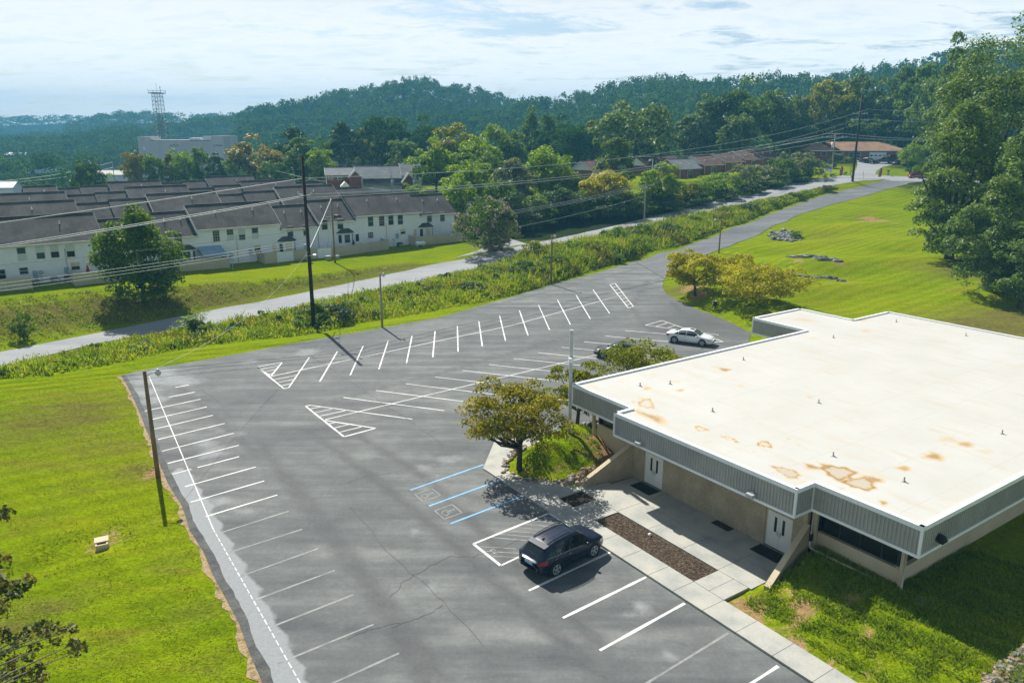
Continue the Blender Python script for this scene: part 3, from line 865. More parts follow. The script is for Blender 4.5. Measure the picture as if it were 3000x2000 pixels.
LOWER_TOP = [(-420, 1130), (0, 1032), (287, 976), (523, 928.5), (750, 887), (909, 853.5), (1037, 826.5), (1164.5, 799), (1292, 770.6), (1413, 746.7), (1520, 722), (1634, 699), (1787, 665), (1898.6, 638), (2010, 612.7), (2058, 600), (2250, 557), (2358, 532), (2470, 514.5), (2569, 515), (2661, 518), (2760, 523), (2990, 532), (3150, 537)]
LOWER_BOT = [(3150, 556), (2990, 546), (2728, 530.5), (2660, 537), (2588, 526.5), (2492, 534.5), (2441, 543), (2250, 582), (2170, 605), (1978, 643), (1851, 674), (1768, 696), (1554, 741), (1474, 772), (1388, 797), (1196, 831), (1024, 866), (957, 884), (750, 928), (539, 966), (383, 990), (280, 1007), (89, 1054), (0, 1079), (-420, 1190)]
road_pts = [tuple(GT(*p)) for p in LOWER_TOP + LOWER_BOT]
lower_road = sheet('road', road_pts, road_mat, 0.05, 1.3, label='pale grey public road running behind the weed strip')
side_pts = [tuple(GT(*p)) for p in [(1330, 757), (1440, 735), (1500, 722), (1545, 716), (1500, 702), (1440, 690), (1395, 694), (1440, 715), (1400, 735)]]
sheet('side_road', side_pts, road_mat, 0.07, 1.0, label='short asphalt entrance road beside the flowering tree')
DL = [(1860, 766), (1978, 735.5), (2058, 705), (2250, 631), (2374, 586), (2428.6, 568.6), (2518, 548), (2588, 529)]
DR = [(2728, 532), (2664.5, 537), (2601, 554), (2530.6, 576.5), (2441, 599), (2330, 634), (2250, 671), (2138, 722), (2042, 755), (1972, 798), (1946, 817)]
drive_pts = [tuple(GT(*p)) for p in DL + DR]
sheet('driveway', drive_pts, drive_mat, 0.055, 1.0, label='asphalt drive climbing from the car park to the crossroad')
house_pts = [tuple(GT(*p)) for p in [(2490, 513), (2507, 500), (2512, 484), (2510, 471), (2534, 467.5), (2575, 465), (2650, 466), (2668, 474), (2652, 477), (2623, 480), (2586, 490), (2568, 502), (2565, 512), (2590, 517), (2540, 517)]]
sheet('house_driveway', house_pts, road_mat, 0.08, 1.2, label='pale grey driveway in front of the tan roofed house')

# ---------------------------------------------------------------- painted lines: parts of the car park
def line_mb(a, b, w=0.10, z=0.004):
    a, b = np.array(a, float)[:2], np.array(b, float)[:2]
    d = (b - a) / (np.linalg.norm(b - a) + 1e-9)
    n = np.array([-d[1], d[0]]) * w / 2
    L = np.linalg.norm(b - a)
    k = max(1, int(L / 0.9))
    m = MB()
    js = [1 + 0.22 * random.uniform(-1, 1) for _ in range(k + 1)]
    vs = []
    for i in range(k + 1):
        p = a + (b - a) * i / k
        vs += [(p[0] + n[0] * js[i], p[1] + n[1] * js[i], z), (p[0] - n[0] * js[i], p[1] - n[1] * js[i], z)]
    m.add(vs, [(2 * i, 2 * i + 1, 2 * i + 3, 2 * i + 2) for i in range(k)])
    return m
def pline(a, b, w=0.10, mat=paint_white, name='stall_line', z=0.004):
    return line_mb(G(*a), G(*b), w, z).build(name, mat, parking_lot)

for a, b in [((906, 1047), (846, 1135)), ((988.5, 1029), (936.5, 1117.6)), ((1063.5, 1014), (1026, 1098.5)), ((1137, 998.6), (1110, 1081)), ((1207, 984), (1191, 1063)), ((1274.6, 970), (1268, 1046)), ((1340, 954.6), (1342, 1030)),
             ((1402.8, 940), (1413, 1014)), ((1463.7, 924.6), (1481, 998)), ((1521.7, 909), (1547, 982)), ((1578, 894), (1610, 966)), ((1633, 878), (1671, 950)), ((1687.5, 864), (1729.6, 934)), ((1737.6, 848.7), (1786, 918))]:
    pline(a, b, 0.13)
pline((795, 1102), (1500, 953), 0.11, z=0.008)
pline((1500, 953), (1811, 867), 0.11, z=0.008)
# ladder at the far end and hatched triangle at the near end
lad = [(1787, 834), (1802, 829.6), (1855.6, 898), (1840.6, 902)]
for i in range(4):
    pline(lad[i], lad[(i + 1) % 4], 0.12, name='hatch_line', z=0.008)
for i in range(1, 8):
    t = i / 8
    pline((lad[0][0] + (lad[3][0] - lad[0][0]) * t, lad[0][1] + (lad[3][1] - lad[0][1]) * t), (lad[1][0] + (lad[2][0] - lad[1][0]) * t, lad[1][1] + (lad[2][1] - lad[1][1]) * t), 0.10, name='hatch_line')
def Z1050(x, y): return (750 + x * 0.31888, 1050 + y * 0.31888)
tri = [(10, 77), (240, 35), (135, 165), (10, 77), (258, 278), (300, 268)]
for a, b in zip(tri[:-1], tri[1:]):
    pline(Z1050(*a), Z1050(*b), 0.13, name='hatch_line', z=0.008)
for a, b in [((45, 97), (215, 65)), ((80, 122), (185, 100)), ((110, 148), (160, 133)), ((165, 195), (372, 152)), ((195, 222), (352, 190)), ((232, 248), (327, 230))]:
    pline(Z1050(*a), Z1050(*b), 0.10, name='hatch_line')
# second double row
bvec = G(1301.7, 1202.4) - G(1006.7, 1164)
for (sx, sy, k) in [(909, 1186.5, 1.0), (1006.7, 1164, 1), (1100.8, 1143.4, 1), (1190, 1124, 1), (1274.6, 1104, 1), (1355, 1085, 1), (1432, 1067.5, 1), (1506, 1050, 1), (1576.5, 1033, 1), (1645, 1016.8, 1), (1710.5, 1000.8, 1), (1772.6, 984, 1), (1832, 968, 1)]:
    s0 = G(sx, sy)
    line_mb(s0, s0 + bvec * k, 0.11).build('stall_line', paint_white, parking_lot)
pline((952.5, 1229), (1500, 1098), 0.11, z=0.008)
pline((1500, 1098), (1771, 1033.7), 0.11, z=0.008)
def Z600(x, y): return (1500 + x * 0.31888, 600 + y * 0.31888)
for a, b in [((1225, 1105), (1380, 1063)), ((1380, 1063), (1940, 1257)), ((1225, 1105), (1900, 1195)), ((1940, 1257), (1830, 1262))]:
    pline(Z600(*a), Z600(*b), 0.12, name='hatch_line', z=0.008)
for a, b in [((1325, 1115), (1425, 1085)), ((1430, 1128), (1500, 1108)), ((1520, 1140), (1590, 1135))]:
    pline(Z600(*a), Z600(*b), 0.10, name='hatch_line')
for a, b in [((455, 437), (500, 428)), ((455, 437), (808, 718)), ((808, 718), (1100, 640)), ((1100, 640), (635, 568))]:
    pline(Z1050(*a), Z1050(*b), 0.14, name='hatch_line', z=0.008)
for a, b in [((500, 462), (592, 443)), ((545, 494), (702, 463)), ((590, 527), (818, 478)), ((668, 600), (733, 585)), ((720, 637), (852, 605)), ((770, 675), (968, 627))]:
    pline(Z1050(*a), Z1050(*b), 0.10, name='hatch_line')
# left row of stalls, the nearer ones faded
def Z0(x, y): return (x * 0.31888, 1050 + y * 0.31888)
left_rows = [(Z0(1612, 265), Z0(1735, 242), 0), (Z0(1550, 355), Z0(1788, 308), 0), (Z0(1330, 482), Z0(1842, 373), 0), (Z0(1365, 565), Z0(1900, 443), 0), (Z0(1415, 648), Z0(1957, 520), 0), (Z0(1450, 743), Z0(2065, 595), 0), (Z0(1490, 850), Z0(2147, 685), 0), (Z0(1540, 962), Z0(2195, 795), 0),
             (Z0(1588, 1060), Z0(1758, 1015), 0), (Z0(1815, 1000), Z0(2197, 900), 0), (Z0(1700, 1175), (749, 1367), 0), (Z0(1750, 1318), (774, 1408), 0), (Z0(1890, 1450), (812.5, 1449), 0), ((633, 1564), (845.7, 1496.5), 1), ((666.5, 1618.6), (885.5, 1549.4), 1), ((706.3, 1686.5), (931.8, 1606), 1), ((750, 1755), (981, 1669.6), 1), ((775.5, 1843), (1035.4, 1740.8), 1), ((812, 1943), (1094, 1828), 1), ((940, 2016), (1169, 1912), 1)]
for a, b, f in left_rows:
    pline(a, b, 0.12 if not f else 0.11, paint_faded if f else paint_white)
pline((437, 1102.6), (625, 1550), 0.06, z=0.008)
da, db = G(625, 1550), G(885, 2010)
nd_ = 26
for i in range(nd_):
    p, q = da + (db - da) * (i / nd_), da + (db - da) * ((i + 0.72) / nd_)
    line_mb(p, q, 0.045, 0.008).build('dash', paint_white, parking_lot)
# blue accessible bays with painted symbols
for a, b in [((1202, 1435), (1417, 1360)), ((1257, 1481.5), (1466, 1405)), ((1320, 1533), (1537, 1450))]:
    pline(a, b, 0.13, paint_blue, 'blue_line')
def symbol(c, ax, ay, sc):
    """wheelchair sign inside a square frame, flat on the asphalt"""
    m = MB()
    c, ax, ay = np.array(c[:2]), np.array(ax[:2]), np.array(ay[:2])
    def pt(x, y): return c + ax * x * sc + ay * y * sc
    def seg(p, q, w=0.05):
        l = line_mb(pt(*p), pt(*q), w, 0.005)
        m.add(l.v, l.f)
    sq = [(-1, -1), (1, -1), (1, 1), (-1, 1)]
    for i in range(4): seg(sq[i], sq[(i + 1) % 4], 0.07)
    arc = [(0.05 + 0.42 * math.cos(R(a)), -0.28 + 0.42 * math.sin(R(a))) for a in range(100, 385, 24)]
    for i in range(len(arc) - 1): seg(arc[i], arc[i + 1])
    seg((-0.05, 0.42), (0.0, -0.12), 0.07); seg((0.0, -0.12), (0.42, -0.14), 0.07); seg((0.42, -0.14), (0.62, -0.6), 0.07); seg((-0.03, 0.16), (0.32, 0.12), 0.05)
    hd = [(-0.06 + 0.10 * math.cos(R(a)), 0.60 + 0.10 * math.sin(R(a))) for a in range(0, 361, 45)]
    for i in range(8): seg(hd[i], hd[i + 1], 0.07)
    m.build('accessible_symbol', paint_faded, parking_lot)
for q in [[(1215, 1448), (1266, 1430), (1290, 1450), (1240, 1468)], [(1273, 1495), (1325, 1477), (1353, 1501), (1302, 1520)]]:
    w = [G(*p) for p in q]
    c = sum(w) / 4
    ay = ((w[1] - w[0]) + (w[2] - w[3])) / 4
    ax = ((w[3] - w[0]) + (w[2] - w[1])) / 4
    symbol(c, ax, ay, 1.0)
# hatched no-parking bay left of the SUV
bay = [(1387, 1592.5), (1608, 1503), (1682, 1548), (1467, 1656)]
pline(bay[0], bay[1], 0.16, z=0.008)
pline(bay[0], bay[3], 0.16, z=0.008)
pline(bay[3], (1560, 1612), 0.14, z=0.008)
pline(bay[1], (1675, 1543), 0.14, z=0.008)
for k in range(1, 8):
    t = k / 8.5
    l, r_ = np.array(bay[0]) + (np.array(bay[3]) - np.array(bay[0])) * t * 1.0, None
    a = (1400 + 205 * (1 - t) if t > 0.5 else 1400 + 205 * (1 - t), 1588 - 84 * (1 - t))
    b = (a[0] + 120 * (0.6 + 0.5 * t), a[1] + 8 + 3 * t)
    pline(a, b, 0.07, paint_faded, 'hatch_line')
for k in range(3):
    a = (1405 + 20 * k, 1600 + 14 * k)
    pline(a, (a[0] + 105, a[1] + 6), 0.06, paint_faded, 'hatch_line')
pline((1436, 1613), (1446, 1608), 0.16, paint_faded, 'paint_scrap'); pline((1445, 1620), (1455, 1615), 0.16, paint_faded, 'paint_scrap'); pline((1451, 1612), (1444, 1606), 0.1, paint_faded, 'paint_scrap')
# near stalls on the right
for a, b, w, m_ in [((1787, 1617), (1549, 1729), 0.13, paint_white), ((1893, 1689), (1649, 1809), 0.15, paint_white), ((2006, 1766), (1757, 1904), 0.15, paint_white), ((2134, 1853), (1890, 2003), 0.12, paint_faded), ((2280, 1950), (2100, 2065), 0.14, paint_white)]:
    pline(a, b, w, m_)
# cracks
for cr in [[(1145, 1838), (1190, 1822), (1250, 1800), (1305, 1765)], [(1145, 1750), (1185, 1700), (1240, 1668), (1320, 1628), (1385, 1630), (1440, 1615), (1500, 1592), (1530, 1575)], [(1015, 1873), (1060, 1850), (1105, 1838), (1190, 1820)], [(880, 1010), (920, 1050), (960, 1075), (1040, 1125), (1110, 1175), (1190, 1225), (1250, 1270), (1310, 1310)], [(1250, 1268), (1310, 1248)], [(590, 1140), (640, 1180), (690, 1245), (700, 1270)], [(1010, 1415), (1075, 1395), (1150, 1385)], [(1020, 1475), (1160, 1640), (1300, 1760), (1450, 1920)]]:
    m = MB()
    pts = []
    for a, b in zip(cr[:-1], cr[1:]):
        A, B = G(*a), G(*b)
        for i in range(6):
            p = A + (B - A) * i / 6
            pts.append(p + np.array([random.uniform(-.09, .09), random.uniform(-.09, .09), 0]))
    for a, b in zip(pts[:-1], pts[1:]):
        l = line_mb(a, b, 0.022, 0.012)
        m.add(l.v, l.f)
    m.build('crack', crack_mat, parking_lot)
# fallen twigs on the pale patch
# ---------------------------------------------------------------- pavement and forecourt, slab by slab
pave = thing('sidewalk', 'pale concrete pavement and forecourt along the office front', None, (BO[0], BO[1], 0), TH)
pave['kind'] = 'structure'
def slab(u0, u1, v0, v1, top=0.10, poly=None):
    m = MB()
    g = 0.012
    if poly is None:
        poly = [(u0 + g, v0 + g), (u1 - g, v0 + g), (u1 - g, v1 - g), (u0 + g, v1 - g)]
    m.prism(poly, -0.12, top + random.uniform(-0.002, 0.002))
    m.build('paving_slab', concrete, pave)
slab(0, 0, 0, 0, poly=[(-7.0, -4.95), (-5.2, -4.95), (-5.2, -4.0), (-6.9, -3.3), (-7.9, -1.7), (-8.1, 0.2), (-9.2, 1.4), (-10.55, -1.7)])
us = [-5.2, -3.4, -1.6, 0.5, 2.4, 4.3, 6.2, 8.1, 9.75, 11.6, 13.5, 15.4, 17.3, 19.2, 21.1, 23, 24.9, 26.8, 28.7, 30.6, 32.5]
for a, b in zip(us[:-1], us[1:]):
    slab(a, b, -4.95, -3.5)
# second row with the gravel beds left out
slab(0, 0, 0, 0, poly=[(-5.19, -3.49), (-0.9, -3.49), (-0.9, -1.72), (-1.5, -1.72), (-2.2, -2.0), (-3.1, -2.75), (-4.3, -3.4)])
slab(0.5, 2.4, -3.5, -1.75)
slab(9.75, 10.7, -3.5, -1.75)
slab(10.7, 11.6, -3.5, -1.75)
for a, b in [(-0.55, 2.3), (2.3, 4.8), (4.8, 7.3), (7.3, 9.7), (9.7, 11.75)]:
    slab(a, b, -1.75, 0.2)
    slab(a, b, 0.2, 2.2)
slab(0, 0, 0, 0, poly=[(-1.45, -1.74), (-0.57, -1.74), (-0.57, 0.4), (-0.75, 0.4)])
def bed(name, u0, u1, v0, v1, mat, label, n, cols):
    m = MB()
    m.quad((u0, v0, 0.03), (u1, v0, 0.03), (u1, v1, 0.03), (u0, v1, 0.03))
    q = random.Random(int(abs(u0) * 100) + n)
    for _ in range(n):
        x, y, s = q.uniform(u0 + .05, u1 - .05), q.uniform(v0 + .05, v1 - .05), q.uniform(0.03, 0.065)
        m.blob((x, y, 0.035), (s, s * q.uniform(.6, 1), s * .5), q.randint(0, 9999), 0.3, 5, 3)
    o = m.build(name, mat, None, loc=(BO[0], BO[1], 0), rz=TH)
    tag(o, label, kind='stuff')
bed('gravel_bed', 2.4, 9.75, -3.5, -1.75, mulch, 'long bed of brown gravel between the pavement slabs', 2600, None)
bed('mulch_bed', -0.9, 0.5, -3.5, -1.72, dark_mulch, 'small square bed of dark mulch by the wing wall', 420, None)
m = MB(); m.blob((5.3, -2.1, 0.10), (0.10, 0.10, 0.10), 3, 0.06, 8, 6)
tag(m.build('bed_cap', white_plain, None, True, loc=(BO[0], BO[1], 0), rz=TH), 'small round white pipe cap in the long gravel bed', 'pipe cap')
# ---------------------------------------------------------------- office building
office = thing('office_building', 'long low office building with white flat roof and ribbed grey fascia', 'building', (BO[0], BO[1], 0), TH)
RP = [(-5.75, 1.35), (-0.1, 1.35), (-0.1, 0.0), (12.35, 0.15), (12.35, 1.5), (17.55, 1.5), (17.55, 38.9), (-5.85, 38.9), (-5.85, 33.3), (-11.35, 33.3), (-11.35, 26.6), (-5.85, 26.6)]
Z_SOF, Z_TOP = 3.58, 4.95
nP = len(RP)
def unit(a, b):
    d = np.array(b, float) - np.array(a, float)
    L = np.linalg.norm(d)
    return d / L, L
ribs = MB()
for i in range(nP):
    a, b = np.array(RP[i]), np.array(RP[(i + 1) % nP])
    d, L = unit(a, b)
    n = np.array([d[1], -d[0]])            # outward (polygon runs counter-clockwise)
    prev, nxt = unit(RP[i - 1], RP[i])[0], unit(RP[(i + 1) % nP], RP[(i + 2) % nP])[0]
    def seg(off, thick, z0, z1, mat, name, ext=0.0):
        p, q = a + n * off - d * ext, b + n * off + d * ext
        m = MB()
        m.prism([tuple(p - n * thick), tuple(p), tuple(q), tuple(q - n * thick)][::-1] if False else [tuple(p), tuple(q), tuple(q - n * thick), tuple(p - n * thick)], z0, z1)
        return m.build(name, mat, office)
    seg(0.0, 0.06, Z_SOF + 0.02, Z_TOP - 0.03, grey_metal, 'fascia_panel', -0.004)
    seg(0.055, 0.22, Z_TOP - 0.16, Z_TOP + 0.06, white_trim, 'roof_edge_trim', 0.05 if d[0] * nxt[1] - d[1] * nxt[0] > 0 else -0.02)
    seg(0.05, 0.16, Z_SOF - 0.07, Z_SOF + 0.07, white_trim, 'lower_trim', 0.045 if d[0] * nxt[1] - d[1] * nxt[0] > 0 else -0.02)
    k = int(L / 0.18)
    for j in range(1, k):
        c = a + d * (L * j / k)
        p0, p1 = c - d * 0.035, c + d * 0.035
        ribs.prism([tuple(p0), tuple(p0 + n * 0.035), tuple(p1 + n * 0.035), tuple(p1)][::-1], Z_SOF + 0.09, Z_TOP - 0.18)
    c = b
    m = MB()
    m.box(c[0] - 0.052, c[0] + 0.052, c[1] - 0.052, c[1] + 0.052, Z_SOF + 0.071, Z_TOP - 0.161)
    m.build('corner_trim', white_trim, office)
ribs.build('fascia_ribs', grey_metal, office, kind='stuff')

# roof membrane with rusty ponding marks
def proj_px(x, y, z):
    f_ = y * CP - (z - CAM_H) * SP
    u_ = y * SP + (z - CAM_H) * CP
    return 1500 + FPX * x / f_, 1000 - FPX * u_ / f_
def ZA(x, y): return (1800 + x * 0.31888, 900 + y * 0.31888)
STAINS = []
for x, y, a, b, r, k, kind in [(1015, 572, 60, 16, 8, 0.9, 0), (930, 548, 50, 10, 10, 0.4, 0), (300, 742, 48, 18, 0, 0.6, 0), (605, 762, 42, 12, 0, 0.7, 0), (560, 680, 70, 12, 0, 0.3, 0), (175, 870, 26, 10, 0, 0.6, 0), (295, 885, 75, 42, 10, 0.75, 1), (260, 840, 60, 16, 0, 0.4, 0), (350, 1010, 150, 28, 22, 0.8, 0), (230, 965, 60, 18, 20, 0.6, 0), (400, 1010, 60, 22, 10, 0.6, 0),
    (795, 1115, 62, 20, 12, 0.9, 1), (1065, 1210, 80, 17, 20, 0.95, 1), (1380, 1257, 68, 28, 10, 0.95, 1), (1590, 1515, 130, 36, 20, 0.9, 1), (1480, 1480, 60, 8, 25, 0.8, 0), (2060, 1515, 150, 62, 10, 1.0, 1), (1820, 1465, 90, 22, 14, 0.9, 0), (1950, 1460, 70, 18, 25, 0.9, 0), (1600, 1208, 24, 8, 0, 0.6, 0), (1800, 825, 40, 16, 0, 0.4, 0), (1690, 1265, 26, 9, 0, 0.35, 0), (1280, 1322, 40, 10, 0, 0.35, 0), (1830, 285, 32, 9, 0, 0.6, 0), (1785, 465, 44, 9, 0, 0.35, 0), (1440, 690, 60, 8, -12, 0.3, 0), (1120, 605, 50, 7, -10, 0.3, 0), (780, 640, 60, 9, -10, 0.3, 0), (1640, 1135, 30, 9, 0, 0.3, 0)]:
    c = ZA(x, y)
    STAINS.append((c[0], c[1], a * 0.319, b * 0.319, r, k, kind))
for x, y, a, b, r, k, kind in [(710, 42, 120, 46, 8, 1.0, 1), (800, 10, 80, 26, 10, 0.9, 0), (885, 190, 36, 18, 12, 0.85, 0), (560, 75, 40, 8, 10, 0.4, 0)]:
    STAINS.append((2250 + x * 0.3827, 1400 + y * 0.3827, a * 0.3827, b * 0.3827, r, k, kind))
for x, y, a, b, k in [(2075, 1075, 18, 6, .8), (2145, 1048, 24, 9, .8), (2218, 1020, 22, 7, .7), (2262, 1036, 24, 6, .4), (2180, 1010, 30, 8, .4), (2020, 860, 30, 5, .2), (2200, 880, 40, 5, .2), (1980, 735, 20, 3, .5), (1990, 760, 18, 3, .5), (2090, 745, 20, 3, .3), (1850, 735, 30, 4, .4)]:
    STAINS.append((x * 1.2755, y * 1.2755, a * 1.2755, b * 1.2755, 5, k, 0))
_q = random.Random(77)
for _i in range(46):
    _p = uvw(_q.uniform(-5, 17), _q.uniform(1.8, 37) if _i % 2 else _q.uniform(0.8, 12))
    _a, _b = proj_px(_p[0], _p[1], 4.9)
    _w = _q.uniform(8, 26) * 45 / max(30, _p[1])
    STAINS.append((_a, _b, _w, _w * _q.uniform(.2, .38), _q.uniform(-12, 16), _q.uniform(.12, .30), 0))
rm = bpy.data.materials.new('roof_membrane')
rm.use_nodes = True
nt = rm.node_tree
nt.nodes.clear()
P = node(nt, 'ShaderNodeTexCoord').outputs['Object']
st = node(nt, 'ShaderNodeAttribute', attribute_name='stain').outputs['Fac']
wh = node(nt, 'ShaderNodeAttribute', attribute_name='scale').outputs['Fac']
n1 = noise(nt, P, 0.25, 5.0, 0.6)
n2 = noise(nt, P, 2.2, 5.0, 0.75, 0.4)
n3 = noise(nt, node(nt, 'ShaderNodeMapping', {'Vector': P, 'Scale': (0.35, 1.6, 1)}).outputs[0], 0.8, 5.0, 0.7)
col = ramp(nt, n1, [(0.3, (0.445, 0.44, 0.405)), (0.7, (0.49, 0.49, 0.465))])
col = mixc(nt, math_(nt, 'MULTIPLY', smooth(nt, n3, 0.50, 0.74), 0.5), col, (0.46, 0.38, 0.26))
e = math_(nt, 'ADD', st, math_(nt, 'MULTIPLY', math_(nt, 'SUBTRACT', n2, 0.5), 0.8))
col = mixc(nt, smooth(nt, e, 0.06, 0.60), col, (0.48, 0.37, 0.22))
col = mixc(nt, smooth(nt, e, 0.42, 1.05), col, (0.27, 0.165, 0.06))
e3 = math_(nt, 'ADD', wh, math_(nt, 'MULTIPLY', math_(nt, 'SUBTRACT', n2, 0.5), 0.6))
col = mixc(nt, math_(nt, 'MULTIPLY', smooth(nt, e3, 0.3, 0.8), 0.75), col, (0.40, 0.36, 0.29))
# lap seams of the membrane every few metres
sp = node(nt, 'ShaderNodeSeparateXYZ', {0: P})
fr = math_(nt, 'FRACT', math_(nt, 'DIVIDE', math_(nt, 'ADD', sp.outputs[0], 20.0), 2.9))
ln = math_(nt, 'LESS_THAN', math_(nt, 'ABSOLUTE', math_(nt, 'SUBTRACT', fr, 0.5)), 0.012)
col = mixc(nt, math_(nt, 'MULTIPLY', ln, math_(nt, 'MULTIPLY', smooth(nt, n2, 0.36, 0.60), 0.55)), col, (0.42, 0.38, 0.33))
b = node(nt, 'ShaderNodeBsdfPrincipled', {'Base Color': col, 'Roughness': 0.7, 'Specular IOR Level': 0.25})
bn = node(nt, 'ShaderNodeBump', {'Height': n2, 'Strength': 0.15, 'Distance': 0.04})
nt.links.new(bn.outputs[0], b.inputs['Normal'])
node(nt, 'ShaderNodeOutputMaterial', {0: b.outputs[0]})
def roof_attr(which):
    def fn(u, v):
        x = BO[0] + BU[0] * u + BV[0] * v
        y = BO[1] + BU[1] * u + BV[1] * v
        px, py = proj_px(x, y, 4.9)
        s = np.zeros(u.shape)
        for cx, cy, a, b_, r, k, kind in STAINS:
            ca, sa = math.cos(R(r)), math.sin(R(r))
            X, Y = (px - cx) * ca + (py - cy) * sa, -(px - cx) * sa + (py - cy) * ca
            q = np.hypot(X / a, Y / b_)
            q = q * (1 + 0.16 * np.sin(3 * np.arctan2(Y / b_, X / a) + cx) + 0.10 * np.sin(7 * np.arctan2(Y / b_, X / a) + cy))
            if which == 'stain':
                val = k * np.exp(-(np.maximum(q - 0.25, 0)) ** 2 * 1.6) if kind == 0 else k * np.where(q < 0.82, 0.28 + 0.72 * sstep(0.45, 0.85, q), np.exp(-((q - 0.82) / 0.22) ** 2))
            else:
                val = (0.95 * sstep(0.85, 0.5, q)) if kind == 1 and a > 30 else np.zeros(u.shape)
            s = np.maximum(s, val)
        return np.clip(s, 0, 1)
    return fn
# finer sampling where the marks are: two sheets butted along v = 12
def inset(poly, d):
    out = []
    n = len(poly)
    for i in range(n):
        d0, d1 = unit(poly[i - 1], poly[i])[0], unit(poly[i], poly[(i + 1) % n])[0]
        n0, n1_ = np.array([-d0[1], d0[0]]), np.array([-d1[1], d1[0]])
        c = np.array(poly[i]) + (n0 + n1_) * d / max(0.2, (1 + n0 @ n1_))
        out.append(tuple(c))
    return out
rp = inset(RP, 0.10)
ra = [p for p in rp if p[1] < 12] 
front = ra + [(rp[5][0], 13.0), (rp[0][0], 13.0)]
back = [(rp[0][0], 13.0), (rp[5][0], 13.0)] + [p for p in rp if p[1] > 20]
for nm, poly, stp in (('roof', front, 0.13), ('roof', back, 0.4)):
    o = sheet(nm, poly, rm, 0, stp, flat=4.90, attrs={'stain': roof_attr('stain'), 'scale': roof_attr('scale')}, parent=office)
# soffit
def poly_face(name, poly, z, mat, parent):
    vo, eo, fo, _, _, _ = delaunay_2d_cdt([Vector(p) for p in poly], [(i, (i + 1) % len(poly)) for i in range(len(poly))], [], 1, 1e-4)
    me = bpy.data.meshes.new(name)
    me.from_pydata([(v[0], v[1], z) for v in vo], [], [list(f) for f in fo])
    me.materials.append(mat)
    me.update()
    return link(bpy.data.objects.new(name, me), parent)
poly_face('soffit', inset(RP, 0.03), Z_SOF - 0.01, stucco, office)

# walls: front entrance wall with two door openings
WALL_V = 2.2
def wbox(x0, x1, y0, y1, z0, z1, mat=pebble, name='wall'):
    m = MB(); m.box(x0, x1, y0, y1, z0, z1)
    return m.build(name, mat, office)
D1, D2 = (0.28, 1.90), (9.35, 10.97)
for a, b in [(-0.8, D1[0]), (D1[1], D2[0]), (D2[1], 11.75)]:
    wbox(a, b, WALL_V, WALL_V + 0.25, -0.1, 3.57)
for a, b in (D1, D2):
    wbox(a, b, WALL_V, WALL_V + 0.25, 2.16, 3.57)
    fr_ = MB()
    fr_.box(a, a + 0.05, WALL_V + 0.06, WALL_V + 0.2, 0.1, 2.16); fr_.box(b - 0.05, b, WALL_V + 0.06, WALL_V + 0.2, 0.1, 2.16); fr_.box(a + 0.05, b - 0.05, WALL_V + 0.06, WALL_V + 0.2, 2.11, 2.16)
    fr_.build('door_frame', stucco, office)
    mid = (a + b) / 2
    for s0, s1, side in ((a + 0.05, mid - 0.006, 1), (mid + 0.006, b - 0.05, -1)):
        lf = MB(); lf.box(s0, s1, WALL_V + 0.09, WALL_V + 0.14, 0.11, 2.105)
        d_ = lf.build('door', door_paint, office)
        c = mid - side * 0.24
        pn = MB(); pn.box(c - 0.075, c + 0.075, WALL_V + 0.083, WALL_V + 0.1, 1.02, 1.86)
        pn.build('pane', glass_dark, d_)
        hd = MB()
        hx = mid - side * 0.09
        hd.box(hx - 0.035, hx + 0.035, WALL_V + 0.075, WALL_V + 0.089, 0.86, 1.14)
        hd.tube([(hx, WALL_V + 0.085, 0.90), (hx, WALL_V + 0.03, 0.92), (hx, WALL_V + 0.03, 1.08), (hx, WALL_V + 0.085, 1.10)], 0.013, 6)
        hd.build('handle', steel, d_)
    mt = MB(); mt.box(a - 0.05, b + 0.0, WALL_V - 1.05, WALL_V - 0.12, 0.104, 0.118)
    tag(mt.build('door_mat', mat_black, None, loc=(BO[0], BO[1], 0), rz=TH), 'black mat before the %s white double door of the office' % ('far' if a < 2 else 'near'), 'door mat', 'mats at the office doors')
# low walls under the ribbon windows
def lowwall(p, q, top, name='wall', z0=-0.2, mat=stucco, win=True, spacing=2.1):
    p, q = np.array(p, float), np.array(q, float)
    d, L = unit(p, q)
    n = np.array([d[1], -d[0]])           # outward
    m = MB()
    m.prism([tuple(p), tuple(q), tuple(q - n * 0.25), tuple(p - n * 0.25)], z0, top)
    m.build(name, mat, office)
    if not win: return
    sl = MB()
    sl.prism([tuple(p + n * 0.03), tuple(q + n * 0.03), tuple(q - n * 0.3), tuple(p - n * 0.3)], top + 0.002, top + 0.06)
    sl.build('sill', stucco, office)
    k = max(1, int(round(L / spacing)))
    for i in range(k):
        a, b = p + d * (L * i / k) - n * 0.18, p + d * (L * (i + 1) / k) - n * 0.18
        w = MB()
        w.prism([tuple(a + d * 0.03), tuple(b - d * 0.03), tuple(b - d * 0.03 - n * 0.03), tuple(a + d * 0.03 - n * 0.03)], top + 0.06, Z_SOF - 0.02)
        w.build('window', glass_dark, office)
        mu = MB()
        mu.prism([tuple(a - d * 0.03 + n * 0.03), tuple(a + d * 0.03 + n * 0.03), tuple(a + d * 0.03 - n * 0.06), tuple(a - d * 0.03 - n * 0.06)], top + 0.06, Z_SOF - 0.02)
        mu.build('mullion', dark_metal, office)
lowwall((-4.7, 2.65), (-0.81, 2.65), 2.22)
lowwall((12.05, 2.7), (16.35, 2.7), 1.85, spacing=1.08)
lowwall((16.35, 2.71), (16.35, 37.7), 1.95, spacing=3.2)
lowwall((-4.7, 25.6), (-4.7, 2.66), 2.22, spacing=2.4)
lowwall((-10.2, 27.7), (-4.72, 27.7), 2.0)
lowwall((-10.2, 32.2), (-10.2, 27.71), 2.0)
